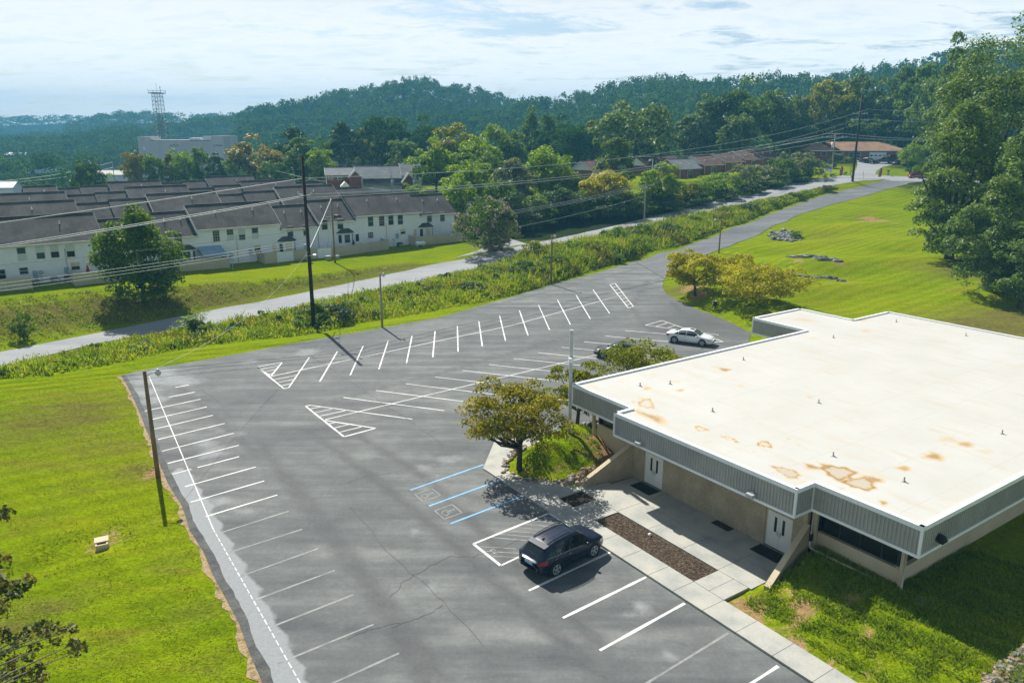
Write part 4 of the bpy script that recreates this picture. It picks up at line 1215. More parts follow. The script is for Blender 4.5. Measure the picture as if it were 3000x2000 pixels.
lowwall((16.34, 37.7), (-4.7, 37.7), 2.0, win=False)
wbox(-4.7, -4.45, 27.95, 37.68, -0.2, 3.57, stucco)
wbox(-10.19, -4.71, 31.95, 32.2, -0.2, 3.57, stucco)
# inside: dark floor, so the glass reads deep
poly_face('floor', [(-4.4, 3.0), (16.0, 3.0), (16.0, 37.4), (-4.4, 37.4)], 0.6, plastic_black, office)
for x, y, zb in [(-4.85, 2.5, 1.0), (12.02, 2.52, 0.9), (16.45, 2.58, 0.6)]:
    m = MB(); m.box(x - 0.09, x + 0.09, y - 0.09, y + 0.09, zb, Z_SOF - 0.02)
    m.build('post', stucco, office)
# sloping wing walls either side of the forecourt
for sgn, (x0, x1) in ((1, (-0.78, -1.30)), (-1, (11.78, 12.35))):
    m = MB()
    t = 0.16
    v0, v1 = WALL_V - 0.003, -1.40
    h0, h1 = 2.35, 0.42
    pts = []
    for x, y, h in ((x0, v0, h0), (x1, v1, h1)):
        pts += [(x - t, y, -0.1), (x + t, y, -0.1), (x + t, y, h), (x - t, y, h)]
    m.add(pts, [(0, 1, 2, 3), (7, 6, 5, 4), (1, 5, 6, 2), (4, 0, 3, 7)], 0)
    m.add(pts, [(3, 2, 6, 7)], 1)
    w = m.build('wing_wall', [pebble, stucco], office)
# planted corner at the foot of the front wall
m = MB()
m.box(6.25, 7.45, WALL_V - 0.55, WALL_V - 0.05, 0.098, 0.125)
o = m.build('planting_hole', dark_mulch, None, loc=(BO[0], BO[1], 0), rz=TH)
tag(o, 'small dark planting hole at the foot of the front wall', kind='structure')
# rain pipes
pipe_m = surf('cream_pipe', [(0.50, 0.46, 0.36), (0.56, 0.52, 0.42)], 2, 0.5)
p = MB()
p.tube([(11.98, 2.28, 3.5), (11.98, 2.28, 1.35), (12.05, 2.15, 1.22), (12.3, 2.1, 1.18), (15.3, 2.25, 1.12)], 0.06, 8)
p.build('rain_pipe', pipe_m, office, True)
p = MB()
p.tube([(16.62, 2.38, 3.5), (16.62, 2.38, 1.05), (16.66, 2.2, 0.85), (16.75, 1.85, 0.75)], 0.065, 8)
p.build('rain_pipe', pipe_m, office, True)
p = MB()
p.tube([(16.66, 2.22, 0.90), (16.76, 1.82, 0.78)], [0.085, 0.10], 8)
p.build('pipe_shoe', white_plain, office, True)
p = MB(); p.box(11.9, 12.06, 2.2, 2.36, 1.5, 1.85); p.build('pipe_strap', plastic_black, office)
# lamps on the fascia
for u in (2.15, 10.05):
    m = MB(); m.box(u - 0.2, u + 0.2, -0.30, -0.03 + 0.02, 3.78, 3.92); m.box(u - 0.17, u + 0.17, -0.27, -0.05, 3.70, 3.78)
    m.box(u - 0.08, u + 0.08, -0.05, 0.12, 3.72, 3.98)
    m.build('wall_lamp', steel, office)
m = MB(); m.tube([(17.58, 2.9, 4.08), (17.78, 2.9, 4.05), (17.92, 2.9, 3.95)], [0.2, 0.22, 0.15], 10)
m.build('wall_lamp', plastic_black, office, True)
# vent pipes through the roof
for x, y in [ZA(235, 722), ZA(510, 703), ZA(1183, 482), ZA(900, 955), ZA(1875, 876), ZA(2008, 1365), (2625, 943), (2829, 983), (2441, 989), (2935, 1270), (2648, 1410)]:
    w = G(x, y, 4.9)
    u, v = to_uv(w[0], w[1])
    m = MB()
    m.tube([(u, v, 4.895), (u, v, 4.93), (u, v, 4.94), (u, v, 5.13)], [0.13, 0.09, 0.045, 0.045], 8)
    m.build('vent_pipe', grey_metal, office, True)
# ---------------------------------------------------------------- townhouse rows
RA = R(38.5)
RE = np.array([math.cos(RA), math.sin(RA)])
RN = np.array([-math.sin(RA), math.cos(RA)])          # away from the camera
RW = np.array([-12.3, 154.0])                          # right end of the nearest front wall

def on_plane(px, py, p0, e):
    """sight line through a picture point met with the upright plane p0 + t e: (t, z)"""
    d = ray(px, py)
    A = np.array([[d[0], -e[0]], [d[1], -e[1]]])
    k, t = np.linalg.solve(A, np.asarray(p0, float)[:2])
    return t, CAM_H + d[2] * k

def window(mbparent, x, z, w, h, y=0.0, split=True, upper=None, lower=None, grid=False, trim=siding_trim):
    """sash window on a wall facing -y of the parent frame"""
    f = MB()
    e = 0.07
    f.box(x - w / 2 - e, x + w / 2 + e, y - 0.05, y - 0.003, z + h / 2, z + h / 2 + e)
    f.box(x - w / 2 - e, x + w / 2 + e, y - 0.07, y - 0.003, z - h / 2 - e, z - h / 2)
    f.box(x - w / 2 - e, x - w / 2, y - 0.05, y - 0.003, z - h / 2, z + h / 2)
    f.box(x + w / 2, x + w / 2 + e, y - 0.05, y - 0.003, z - h / 2, z + h / 2)
    if split:
        f.box(x - w / 2, x + w / 2, y - 0.055, y - 0.003, z - 0.03, z + 0.03)
    if grid:
        for i in (1, 2):
            f.box(x - w / 2 + w * i / 3 - 0.015, x - w / 2 + w * i / 3 + 0.015, y - 0.045, y - 0.026, z - h / 2, z + h / 2)
        for j in (1, 3):
            f.box(x - w / 2, x + w / 2, y - 0.046, y - 0.027, z - h / 2 + h * j / 4 - 0.015, z - h / 2 + h * j / 4 + 0.015)
    fo = f.build('window', trim, mbparent)
    for (z0, z1_, m) in ((z, z + h / 2, upper or glass_dark), (z - h / 2, z, lower or glass_dark)):
        g = MB()
        g.box(x - w / 2 + 0.002, x + w / 2 - 0.002, y - 0.024, y - 0.004, z0 + 0.004, z1_ - 0.004)
        g.build('pane', m, fo)
    return fo

def roof_section(parent, x0, x1, zr, ze, half, over=0.45, mat=shingle, wallmat=siding, name='roof', rake=0.25, y0=0.0, th=0.16, gable=True, rakem=None):
    """gable roof: ridge along x over y0+half, eaves at y0-over and y0+2 half+over; gable walls under it"""
    sl = (zr - ze) / half
    ye0, ye1 = y0 - over, y0 + 2 * half + over
    zo = ze - sl * over
    m = MB()
    a, b = x0 - rake, x1 + rake
    yr = y0 + half
    m.add([(a, ye0, zo), (b, ye0, zo), (b, yr, zr), (a, yr, zr), (a, ye0, zo - th), (b, ye0, zo - th), (b, yr, zr - th), (a, yr, zr - th)],
          [(0, 1, 2, 3), (7, 6, 5, 4), (0, 4, 5, 1), (1, 5, 6, 2), (3, 7, 4, 0)])
    m.add([(a, yr, zr), (b, yr, zr), (b, ye1, zo), (a, ye1, zo), (a, yr, zr - th), (b, yr, zr - th), (b, ye1, zo - th), (a, ye1, zo - th)],
          [(0, 1, 2, 3), (7, 6, 5, 4), (2, 6, 7, 3), (1, 5, 6, 2), (3, 7, 4, 0)])
    r_ = m.build(name, mat, parent)
    rc = MB()
    rc.bar((a + 0.01, yr, zr + 0.02), (b - 0.01, yr, zr + 0.02), 0.34, 0.06)
    rc.build('ridge_cap', mat, r_)
    for xx, s in ((a, -1), (b, 1)):
        tr = MB()
        tr.add([(xx + s * .005, ye0, zo - .02), (xx + s * .055, ye0, zo - .02), (xx + s * .055, yr, zr - .02), (xx + s * .005, yr, zr - .02), (xx + s * .005, ye1, zo - .02), (xx + s * .055, ye1, zo - .02),
                (xx + s * .005, ye0, zo - th - .12), (xx + s * .055, ye0, zo - th - .12), (xx + s * .055, yr, zr - th - .12), (xx + s * .005, yr, zr - th - .12), (xx + s * .005, ye1, zo - th - .12), (xx + s * .055, ye1, zo - th - .12)],
               [(0, 1, 2, 3), (3, 2, 5, 4), (1, 7, 8, 2), (2, 8, 11, 5), (0, 3, 9, 6), (3, 4, 10, 9), (6, 9, 8, 7), (9, 10, 11, 8), (0, 6, 7, 1), (4, 5, 11, 10)])
        tr.build('rake_trim', rakem or siding_trim, r_)
    tr = MB()
    tr.bar((a, ye0 - 0.06, zo - 0.10), (b, ye0 - 0.06, zo - 0.10), 0.12, 0.14)
    tr.build('gutter', siding_trim, r_)
    if gable:
        g = MB()
        for xx in (x0, x1):
            s = 0.0
            xi = xx + (0.06 if xx == x0 else -0.06)
            g.add([(xx, y0, ze - 0.02), (xx, y0 + 2 * half, ze - 0.02), (xx, yr, zr - th - 0.02), (xi, y0, ze - 0.02), (xi, y0 + 2 * half, ze - 0.02), (xi, yr, zr - th - 0.02)], [(0, 1, 2), (5, 4, 3), (0, 2, 5, 3), (1, 4, 5, 2)])
        g.build('gable', wallmat, parent)
    return r_

HALF = 4.9
ROWS = [
    # spacing behind the first, ridge pieces: picture x from, x to, y at the left end, y at the right end
    (0.0, [(-180, 268, 645, 624), (270, 436, 641, 637), (437, 540, 622, 618), (541, 783, 600, 589), (785, 893, 602, 599), (894, 1000, 586, 583), (1001, 1192, 570, 562), (1193, 1290, 570, 567)]),
    (25.5, [(-120, 212, 598, 586), (214, 317, 595, 592), (318, 426, 584, 579), (427, 630, 568, 560), (631, 708, 570, 567), (709, 801, 562, 557), (803, 972, 546, 541), (973, 1050, 550, 547)]),
    (50.0, [(-90, 185, 571, 560), (187, 276, 571, 568), (277, 367, 563, 560), (368, 545, 547, 541), (547, 623, 552, 549), (624, 703, 543, 541), (704, 858, 530, 524), (860, 936, 534, 531)]),
    (74.0, [(68, 160, 544.5, 543), (161, 231, 551, 549), (233, 314, 544, 542), (315, 467, 532, 528), (468, 531, 535, 534), (532, 601, 530, 528), (603, 737, 517, 513), (739, 798, 522, 520)]),
]
row_names = ['nearest white townhouse row with charcoal roof, fenced yards facing the road', 'second townhouse row, only its stepped charcoal roofs showing', 'third townhouse row back with stepped charcoal roofs', 'farthest townhouse row with charcoal roofs below the far trees']
rows = []
for ri, (off, secs) in enumerate(ROWS):
    w0 = RW + RN * off
    root = thing('townhouse_row', row_names[ri], 'townhouses', (w0[0], w0[1], 0), RA, 'townhouse rows')
    rows.append(root)
    rl = w0 + RN * HALF
    info = []
    for (a, b, ya, yb) in secs:
        t0, za = on_plane(a, ya, rl, RE)
        t1, zb = on_plane(b, yb, rl, RE)
        info.append([t0, t1, (za + zb) / 2])
    for i in range(len(info) - 1):
        c = (info[i][1] + info[i + 1][0]) / 2
        info[i][1] = info[i + 1][0] = c
    for i, (t0, t1, zr) in enumerate(info):
        ze = zr - 3.25
        zg = z1(*(w0 + RE * (t0 + t1) / 2)) if ri == 0 else -0.5
        m = MB()
        m.box(t0 + 0.002, t1 - 0.002, 0 if i % 1 == 0 else 0.0, 2 * HALF, min(zg - 0.5, -0.6), ze - 0.02)
        m.build('wall', siding, root)
        roof_section(root, t0 + 0.01, t1 - 0.01, zr, ze, HALF, rake=0.02 if 0 < i < len(info) - 1 else 0.25, rakem=siding_trim if (ri, i) in ((0, 3), (0, 5), (1, 6), (1, 3)) else dark_metal)
        # plumbing vents
        for q in ((0.3, 0.75) if ri == 0 else ((0.6,) if i % 3 == 0 else ())):
            x = t0 + (t1 - t0) * q
            if t1 - t0 < 5 and q > 0.5: continue
            yv = HALF * 0.62
            zv = ze + (zr - ze) * 0.62
            v = MB(); v.tube([(x, yv, zv - 0.1), (x, yv, zv + 0.45)], 0.07, 6); v.tube([(x, yv, zv + 0.02), (x, yv, zv + 0.06)], [0.16, 0.08], 6)
            v.build('roof_vent', white_plain, root)
    rows[-1]['sections'] = len(info)
row1 = rows[0]
w0 = RW
def wall_pt(px, py):
    return on_plane(px, py, RW, RE)
def Z9(x, y): return (900 + x * 0.19135, 440 + y * 0.19135)
def Z44(x, y): return (440 + x * 0.2211, 650 + y * 0.2211)
def Z07(x, y): return (x * 0.17857, 700 + y * 0.17857)
wins = []
for x, y, u_, l_, gr in [(265, 1140, 0, 0, 0), (505, 1130, 1, 0, 0), (970, 1090, 2, 2, 0), (1140, 1085, 0, 0, 1), (1280, 1070, 2, 0, 0), (1425, 1065, 2, 2, 0), (1870, 1030, 2, 2, 0), (2068, 1020, 2, 2, 0)]:
    wins.append((Z9(x, y), 1.05, 1.75, u_, l_, gr))
for x, y, u_, l_, gr in [(370, 230, 0, 0, 1), (875, 190, 0, 0, 1), (1060, 172, 0, 1, 1), (1215, 167, 1, 2, 0), (1390, 150, 2, 1, 0), (1855, 130, 1, 2, 0), (2065, 112, 1, 2, 0)]:
    wins.append((Z44(x, y), 1.0, 1.75, u_, l_, gr))
for x, y, u_, l_, gr in [(355, 245, 2, 1, 0), (660, 222, 1, 2, 0), (895, 205, 1, 0, 0), (1155, 195, 1, 0, 0)]:
    wins.append((Z07(x, y), 1.0, 1.75, u_, l_, gr))
wins += [(Z9(970, 1300), 1.0, 1.0, 0, 0, 1), (Z9(1465, 1245), 1.0, 0.9, 3, 0, 0), (Z44(1420, 345), 1.0, 0.9, 3, 0, 0), (Z07(390, 522), 1.0, 0.9, 0, 0, 0), (Z07(20, 580), 1.0, 1.3, 0, 0, 0), (Z07(1235, 445), 1.05, 1.0, 3, 0, 0)]
gm_ = {0: glass_dark, 1: blind, 2: glass_teal, 3: curtain}
for (p, w, h, u_, l_, gr) in wins:
    t, z = wall_pt(*p)
    window(row1, t, z, w, h, 0.0, upper=gm_[u_], lower=gm_[l_], grid=bool(gr))
for p in [Z9(765, 1335), Z9(1650, 1258), Z44(1645, 345)]:
    t, z = wall_pt(*p)
    d_ = MB(); d_.box(t - 0.5, t + 0.5, -0.05, -0.003, z - 1.2, z + 0.85)
    dd = d_.build('door', white_plain, row1)
    g_ = MB(); g_.box(t - 0.33, t + 0.33, -0.065, -0.051, z - 0.7, z + 0.6)
    g_.build('pane', curtain if p != Z9(765, 1335) else glass_dark, dd)
# bay windows with small hipped roofs
for p, c in [(Z9(580, 1262), 2), (Z9(1815, 1172), 3), (Z44(460, 365), 0), (Z44(1810, 250), 3)]:
    t, z = wall_pt(*p)
    bw, bd, hh = 1.55, 0.75, 2.0
    poly = [(t - bw, 0.0), (t - bw * 0.58, -bd), (t + bw * 0.58, -bd), (t + bw, 0.0)]
    m = MB(); m.prism(poly, z - 2.6, z)
    by = m.build('bay_window', siding, row1)
    e = 0.25
    r_ = MB()
    base = [(t - bw - e, -0.003, z), (t - bw * 0.58 - e * .6, -bd - e, z), (t + bw * 0.58 + e * .6, -bd - e, z), (t + bw + e, -0.003, z)]
    top = [(t - bw * 0.5, -0.003, z + 0.75), (t - bw * .3, -0.2, z + 0.78), (t + bw * .3, -0.2, z + 0.78), (t + bw * 0.5, -0.003, z + 0.75)]
    r_.add(base + top, [(0, 1, 5, 4), (1, 2, 6, 5), (2, 3, 7, 6), (4, 5, 6, 7), (3, 2, 1, 0)])
    r_.build('bay_roof', shingle, by)
    def pan(x0, y0, x1, y1, m_):
        d, L = unit((x0, y0), (x1, y1))
        n = np.array([d[1], -d[0]])
        A, B = np.array([x0, y0]) + d * L * 0.2 + n * 0.02, np.array([x0, y0]) + d * L * 0.8 + n * 0.02
        g = MB(); g.prism([tuple(A), tuple(B), tuple(B - n * 0.015), tuple(A - n * 0.015)], z - 1.75, z - 0.3)
        g.build('pane', m_, by)
    pan(*poly[0], *poly[1], glass_dark); pan(*poly[1], *poly[2], gm_[c]); pan(*poly[2], *poly[3], glass_dark)
for p in [Z07(1085, 330), Z44(1150, 300), Z9(165, 1250), Z9(1212, 1180)]:
    t, z = wall_pt(*p)
    zz = [i for i in (wall_pt(p[0], p[1]),)][0]
    m = MB(); m.tube([(t, -0.06, 0.0), (t, -0.06, 4.7)], 0.06, 6)
    m.build('rain_pipe', steel, row1)
# meters on the end walls
for p in [Z44(1330, 400), Z44(1075, 450), Z07(575, 570), Z07(1090, 510), Z9(1375, 1310)]:
    t, z = wall_pt(*p)
    m = MB(); m.box(t - 0.3, t + 0.3, -0.18, -0.003, z - 0.45, z + 0.45)
    m.build('meter_box', awning_fabric, row1)
# retractable awning
t0, z0 = wall_pt(*Z44(620, 325)); t1, z1_ = wall_pt(*Z44(930, 310))
aw = thing('awning', 'pale blue fabric awning let down over a patio behind the beige fence', 'awning', (RW[0], RW[1], 0), RA)
m = MB(); zt_ = (z0 + z1_) / 2
m.add([(t0, -0.08, zt_), (t1, -0.08, zt_), (t1 + 0.1, -2.6, zt_ - 1.15), (t0 + 0.1, -2.6, zt_ - 1.15), (t0, -0.08, zt_ - 0.03), (t1, -0.08, zt_ - 0.03), (t1 + 0.1, -2.6, zt_ - 1.18), (t0 + 0.1, -2.6, zt_ - 1.18)], [(0, 3, 2, 1), (4, 5, 6, 7), (0, 1, 5, 4), (2, 3, 7, 6), (1, 2, 6, 5), (3, 0, 4, 7)])
m.build('canopy', awning_fabric, aw)
m = MB(); m.box(t0 + .1, t1 + .1, -2.66, -2.6, zt_ - 1.4, zt_ - 1.12); m.build('front_bar', awning_fabric, aw)
m = MB(); m.bar((t0, -0.05, zt_ - 0.6), (t0 + .1, -2.55, zt_ - 1.2), 0.05, 0.05); m.bar((t1, -0.05, zt_ - 0.6), (t1 + .1, -2.55, zt_ - 1.2), 0.05, 0.05); m.build('arm', dark_metal, aw)

# ---------------------------------------------------------------- vinyl fences, panel by panel
def fence(pts, label, colours=None, h=1.75, step=2.2, mat=fence_beige):
    P3 = [GT(*p) if len(p) == 2 else np.array([p[0], p[1], z1(p[0], p[1])]) for p in pts]
    root = thing('privacy_fence', label, 'fence', tuple(P3[0]), 0, 'privacy fences behind the townhouses')
    o0 = P3[0]
    k = 0
    for a, b in zip(P3[:-1], P3[1:]):
        L = np.linalg.norm((b - a)[:2])
        n = max(1, int(round(L / step)))
        for i in range(n):
            p, q = a + (b - a) * i / n - o0, a + (b - a) * (i + 1) / n - o0
            m = MB(); m.bar((p[0], p[1], p[2] + h / 2), (q[0], q[1], q[2] + h / 2), 0.05, h - 0.06)
            m.bar((p[0], p[1], p[2] + h - 0.06), (q[0], q[1], q[2] + h - 0.06), 0.09, 0.10); m.bar((p[0], p[1], p[2] + 0.12), (q[0], q[1], q[2] + 0.12), 0.09, 0.12)
            m.build('panel', (colours[k] if colours and k < len(colours) else mat), root)
            ps = MB(); ps.box(p[0] - 0.065, p[0] + 0.065, p[1] - 0.065, p[1] + 0.065, p[2] - 0.2, p[2] + h + 0.08)
            ps.add([(p[0] - .08, p[1] - .08, p[2] + h + .081), (p[0] + .08, p[1] - .08, p[2] + h + .081), (p[0] + .08, p[1] + .08, p[2] + h + .081), (p[0] - .08, p[1] + .08, p[2] + h + .081), (p[0], p[1], p[2] + h + .22)], [(0, 1, 4), (1, 2, 4), (2, 3, 4), (3, 0, 4), (3, 2, 1, 0)])
            ps.build('post', mat, root)
            k += 1
    q = P3[-1] - o0
    ps = MB(); ps.box(q[0] - 0.065, q[0] + 0.065, q[1] - 0.065, q[1] + 0.065, q[2] - 0.2, q[2] + h + 0.15)
    ps.build('post', mat, root)
    return root
def on_row(t, y):
    p = RW + RE * t + RN * y
    return (p[0], p[1], 0)
def back_to_wall(px, py):
    p = GT(px, py)
    d = p[:2] - RW
    return on_row(d @ RE, -0.1)
fence([(-150, 872), (-40, 858), (94, 847)], 'beige fence at the far left edge of the townhouse lawn')
fence([back_to_wall(222, 839), (222, 839), (330, 826), (511, 798), (673, 785), back_to_wall(673, 785)], 'long beige fence behind the round street tree')
fence([back_to_wall(778, 774), (778, 774), (812, 770), (862, 764), (888, 761), (973, 755), (1139, 731), back_to_wall(1139, 731)], 'fence with two bright white panels behind the dark utility pole', [fence_beige, fence_beige, fence_beige, fence_white, fence_beige, fence_beige, fence_white])
fence([back_to_wall(1219, 721), (1219, 721), (1362, 707), back_to_wall(1362, 707)], 'beige fence at the right end of the row behind the white gas tank')
# garden things
gt = GT(1232, 722)
tk = thing('gas_tank', 'small white gas tank lying on the lawn before the right fence', 'gas tank', tuple(gt), R(20))
m = MB(); m.tube([(-1.0, 0, .62), (-.95, 0, .62), (-.75, 0, .62), (.75, 0, .62), (.95, 0, .62), (1.0, 0, .62)], [.05, .25, .4, .4, .25, .05], 12); m.build('tank', white_plain, tk, True)
m = MB(); m.tube([(0, 0, 1.0), (0, 0, 1.14)], [.26, .2], 10); m.build('dome', awning_fabric, tk, True)
m = MB(); m.box(-.7, -.5, -.3, .3, 0, .3); m.box(.5, .7, -.3, .3, 0, .3); m.build('foot', steel, tk)
def umbrella(px, py, d, label, mat, h=2.6):
    p = GD(px, py, d)
    zb = z1(p[0], p[1])
    r_ = thing('patio_umbrella', label, 'umbrella', (p[0], p[1], zb))
    m = MB(); m.tube([(0, 0, 0), (0, 0, h)], 0.03, 6); m.build('pole', dark_metal, r_)
    m = MB(); m.tube([(0, 0, .7), (0, 0, .8), (0, 0, 1.6), (0, 0, h - .1), (0, 0, h + .02)], [.20, .32, .24, .06, .02], 8); m.build('canopy', mat, r_, True)
p0 = on_row(-58.5, -2.6)
t, _ = on_plane(257, 790, (RW + RN * -2.4), RE)
p = RW + RN * -2.4 + RE * t
umbrella(257, 790, p[1], 'closed dark red patio umbrella behind the long beige fence', red_fabric)
t, _ = on_plane(1035, 700, (RW + RN * -1.4), RE)
p = RW + RN * -1.4 + RE * t
umbrella(1035, 700, p[1], 'closed black patio umbrella beside the bay window with curtains', black_fabric, 2.3)
def acunit(px, py, label):
    p = GT(px, py)
    r_ = thing('air_conditioner', label, 'air conditioner', tuple(p), RA, 'air conditioners along the townhouse wall')
    m = MB(); m.box(-.42, .42, -.42, .42, 0.05, .85); m.build('case', dark_metal, r_)
    m = MB(); m.tube([(0, 0, .852), (0, 0, .90)], .33, 10); m.build('fan_guard', plastic_black, r_)
    m = MB()
    for i in range(6): m.box(-.43, .43, -.435, -.42, .15 + i * .11, .20 + i * .11)
    m.build('grille', steel, r_)
acunit(107, 834, 'dark air conditioner beside the left edge fence')
acunit(160, 828, 'dark air conditioner between the two meters on the left wall')
acunit(200, 826, 'dark air conditioner nearest the corner of the long fence')
acunit(745, 757, 'dark air conditioner just left of the white fence panels')
acunit(1172, 724, 'dark air conditioner near the white gas tank')
def dish(px, py, label, h=1.1):
    p = GT(px, py)
    r_ = thing('satellite_dish', label, 'satellite dish', tuple(p), RA, 'satellite dishes on poles')
    m = MB(); m.tube([(0, 0, 0), (0, 0, h)], 0.035, 6); m.build('pole', steel, r_)
    m = MB(); m.tube([(0, 0, h), (0.02, -.06, h + .06), (0.05, -.16, h + .16)], [.05, .28, .36], 12, cap=False); m.build('reflector', steel, r_, True)
    m = MB(); m.bar((0.02, -.1, h - .1), (0.12, -.5, h + .35), .03, .03); m.build('arm', steel, r_)
dish(97, 852, 'satellite dish on a pole at the end of the left edge fence', 1.6)
dish(683, 792, 'satellite dish on a leaning pole at the right end of the long fence', 1.7)
dish(125, 830, 'satellite dish left of the two air conditioners', 1.5)
dish(177, 822, 'pair of satellite dishes standing against the white wall', 1.6)
dish(712, 764, 'satellite dish in the gap between two fences', 1.6)
dish(1153, 728, 'satellite dish in the gap left of the gas tank', 1.5)
def crate(px, py, label, s=0.45, mat=dark_metal, nm='utility_box', cat='utility box'):
    p = GT(px, py)
    r_ = thing(nm, label, cat, tuple(p), RA)
    m = MB(); m.box(-s, s, -s * .8, s * .8, 0, s * 1.6); m.build('cabinet', mat, r_)
    m = MB(); m.box(-s * 1.08, s * 1.08, -s * .9, s * .9, s * 1.6, s * 1.78); m.build('lid', mat, r_)
crate(962, 762, 'green-grey utility box left of the wooden pole foot', 0.42, grey_metal)
crate(987, 759, 'green-grey utility box right of the wooden pole foot', 0.36, grey_metal)

# ---------------------------------------------------------------- brick apartment building beyond
ap = thing('brick_apartments', 'two storey red brick and white apartment block with grey roofs', 'apartment building', (-45.0, 236.0, 0), R(14))
def apt_at(px, py, y):
    """local x and z of a picture point on the upright plane y in the block's frame"""
    a = R(14)
    e = np.array([math.cos(a), math.sin(a)])
    n = np.array([-e[1], e[0]])
    return on_plane(px, py, np.array([-45.0, 236.0]) + n * y, e)
xa0, _ = apt_at(954.5, 511, 0); xa1, _ = apt_at(1042, 510, 0)
_, zra = apt_at(990, 491, 4); _, zea = apt_at(990, 510.5, 0)
m = MB(); m.box(xa0, xa1, 0, 9, -1, zea - 0.02); m.build('wall', brick_red, ap)
roof_section(ap, xa0, xa1, zra, zea, 4.5, mat=shingle_grey, wallmat=brick_red)
xb0, _ = apt_at(1044, 518, -2); xb1, _ = apt_at(1178, 518, -2)
_, zrb = apt_at(1100, 486, 3); _, zeb = apt_at(1100, 519, -2)
m = MB(); m.box(xb0, xb1 - .01, -2, 9, -1, zeb - 0.02); m.build('wall', siding, ap)
roof_section(ap, xb0, xb1 - .02, zrb, zeb, 5.5, mat=shingle_grey, wallmat=siding, y0=-2)
xc1, _ = apt_at(1235, 515, -2)
m = MB(); m.box(xb1, xc1, -2, 9, -1, zeb + .2); m.build('wall', siding, ap)
roof_section(ap, xb1, xc1, zrb + 0.9, zeb + 0.7, 5.5, mat=shingle_grey, wallmat=siding, y0=-2)
# gabled brick fronts
def gable_front(p0, p1, pk, y, dep, bottom=-1.0):
    x0, z0 = apt_at(*p0, y); x1, z1_ = apt_at(*p1, y); xk, zk = apt_at(*pk, y)
    xm = (x0 + x1) / 2
    ze = (z0 + z1_) / 2
    m = MB(); m.add([(x0, y, bottom), (x1, y, bottom), (x1, y, ze), (xm, y, zk - .12), (x0, y, ze), (x0, y + dep, bottom), (x1, y + dep, bottom), (x1, y + dep, ze), (xm, y + dep, zk - .12), (x0, y + dep, ze)],
                    [(0, 1, 2, 3, 4), (9, 8, 7, 6, 5), (0, 4, 9, 5), (1, 6, 7, 2)])
    m.build('wall', brick_red, ap)
    r_ = MB()
    e = 0.4
    sl = (zk - ze) / (xm - x0)
    for s, xe in ((-1, x0), (1, x1)):
        r_.add([(xe + s * e, y - .35, ze - sl * e), (xm, y - .35, zk), (xm, y + dep, zk), (xe + s * e, y + dep, ze - sl * e), (xe + s * e, y - .35, ze - sl * e - .14), (xm, y - .35, zk - .14), (xm, y + dep, zk - .14), (xe + s * e, y + dep, ze - sl * e - .14)],
               [(0, 1, 2, 3) if s > 0 else (3, 2, 1, 0), (4, 7, 6, 5), (0, 4, 5, 1), (0, 3, 7, 4)])
    ro = r_.build('roof', shingle_grey, ap)
    t_ = MB()
    for s, xe in ((-1, x0), (1, x1)):
        t_.bar((xe + s * e, y - .38, ze - sl * e - .07), (xm, y - .38, zk - .07), 0.05, .26)
    t_.build('roof_trim', white_plain, ro)
    return x0, x1
gable_front((1024, 516), (1058, 516), (1040.6, 499), -4.2, 6.0)
gable_front((1181, 530), (1216, 530), (1206, 507), -6.5, 8.0)
# porch roof, windows, pipe
x0, zp = apt_at(1066, 538, -4.0); x1, _ = apt_at(1180, 535, -4.0)
m = MB(); m.add([(x0, -4.4, zp - .3), (x1, -4.4, zp - .3), (x1, -2.01, zp + 1.2), (x0, -2.01, zp + 1.2), (x0, -4.4, zp - .5), (x1, -4.4, zp - .5), (x1, -2.01, zp + 1.0), (x0, -2.01, zp + 1.0)], [(0, 1, 2, 3), (7, 6, 5, 4), (0, 4, 5, 1), (0, 3, 7, 4), (1, 5, 6, 2)])
m.build('porch_roof', shingle, ap)
for i in range(5):
    xx = x0 + (x1 - x0) * i / 4
    m = MB(); m.box(xx - .08, xx + .08, -4.3, -4.14, -1, zp - .45); m.build('porch_post', white_plain, ap)
for p in [(1091, 533), (1147, 528)]:
    t, z = apt_at(*p, -2)
    window(ap, t, z, 1.0, 1.4, -2, lower=glass_dark, upper=curtain if p[0] > 1100 else glass_teal)
for p in [(969, 519), (995, 520)]:
    t, z = apt_at(*p, 0)
    window(ap, t, z, 1.2, 1.4, 0, upper=glass_teal, lower=glass_teal, trim=white_plain)
for p, y in [((956, 520), -.05), ((1060, 525), -4.25)]:
    t, z = apt_at(*p, y); m = MB(); m.tube([(t, y - .06, -1), (t, y - .06, z + 1.2)], .09, 6); m.build('rain_pipe', white_plain, ap)
# small white porch gable in front of the brick wall
x0, z0 = apt_at(998, 548, -7); x1, _ = apt_at(1024, 548, -7)
m = MB(); xm = (x0 + x1) / 2
m.add([(x0, -7, z0 - 1), (x1, -7, z0 - 1), (x1, -7, z0 + .2), (xm, -7, z0 + 1.4), (x0, -7, z0 + .2), (x0, -2, z0 - 1), (x1, -2, z0 - 1), (x1, -2, z0 + .2), (xm, -2, z0 + 1.4), (x0, -2, z0 + .2)], [(0, 1, 2, 3, 4), (1, 6, 7, 2), (0, 4, 9, 5), (2, 7, 8, 3), (4, 3, 8, 9)])
m.build('porch', white_plain, ap)

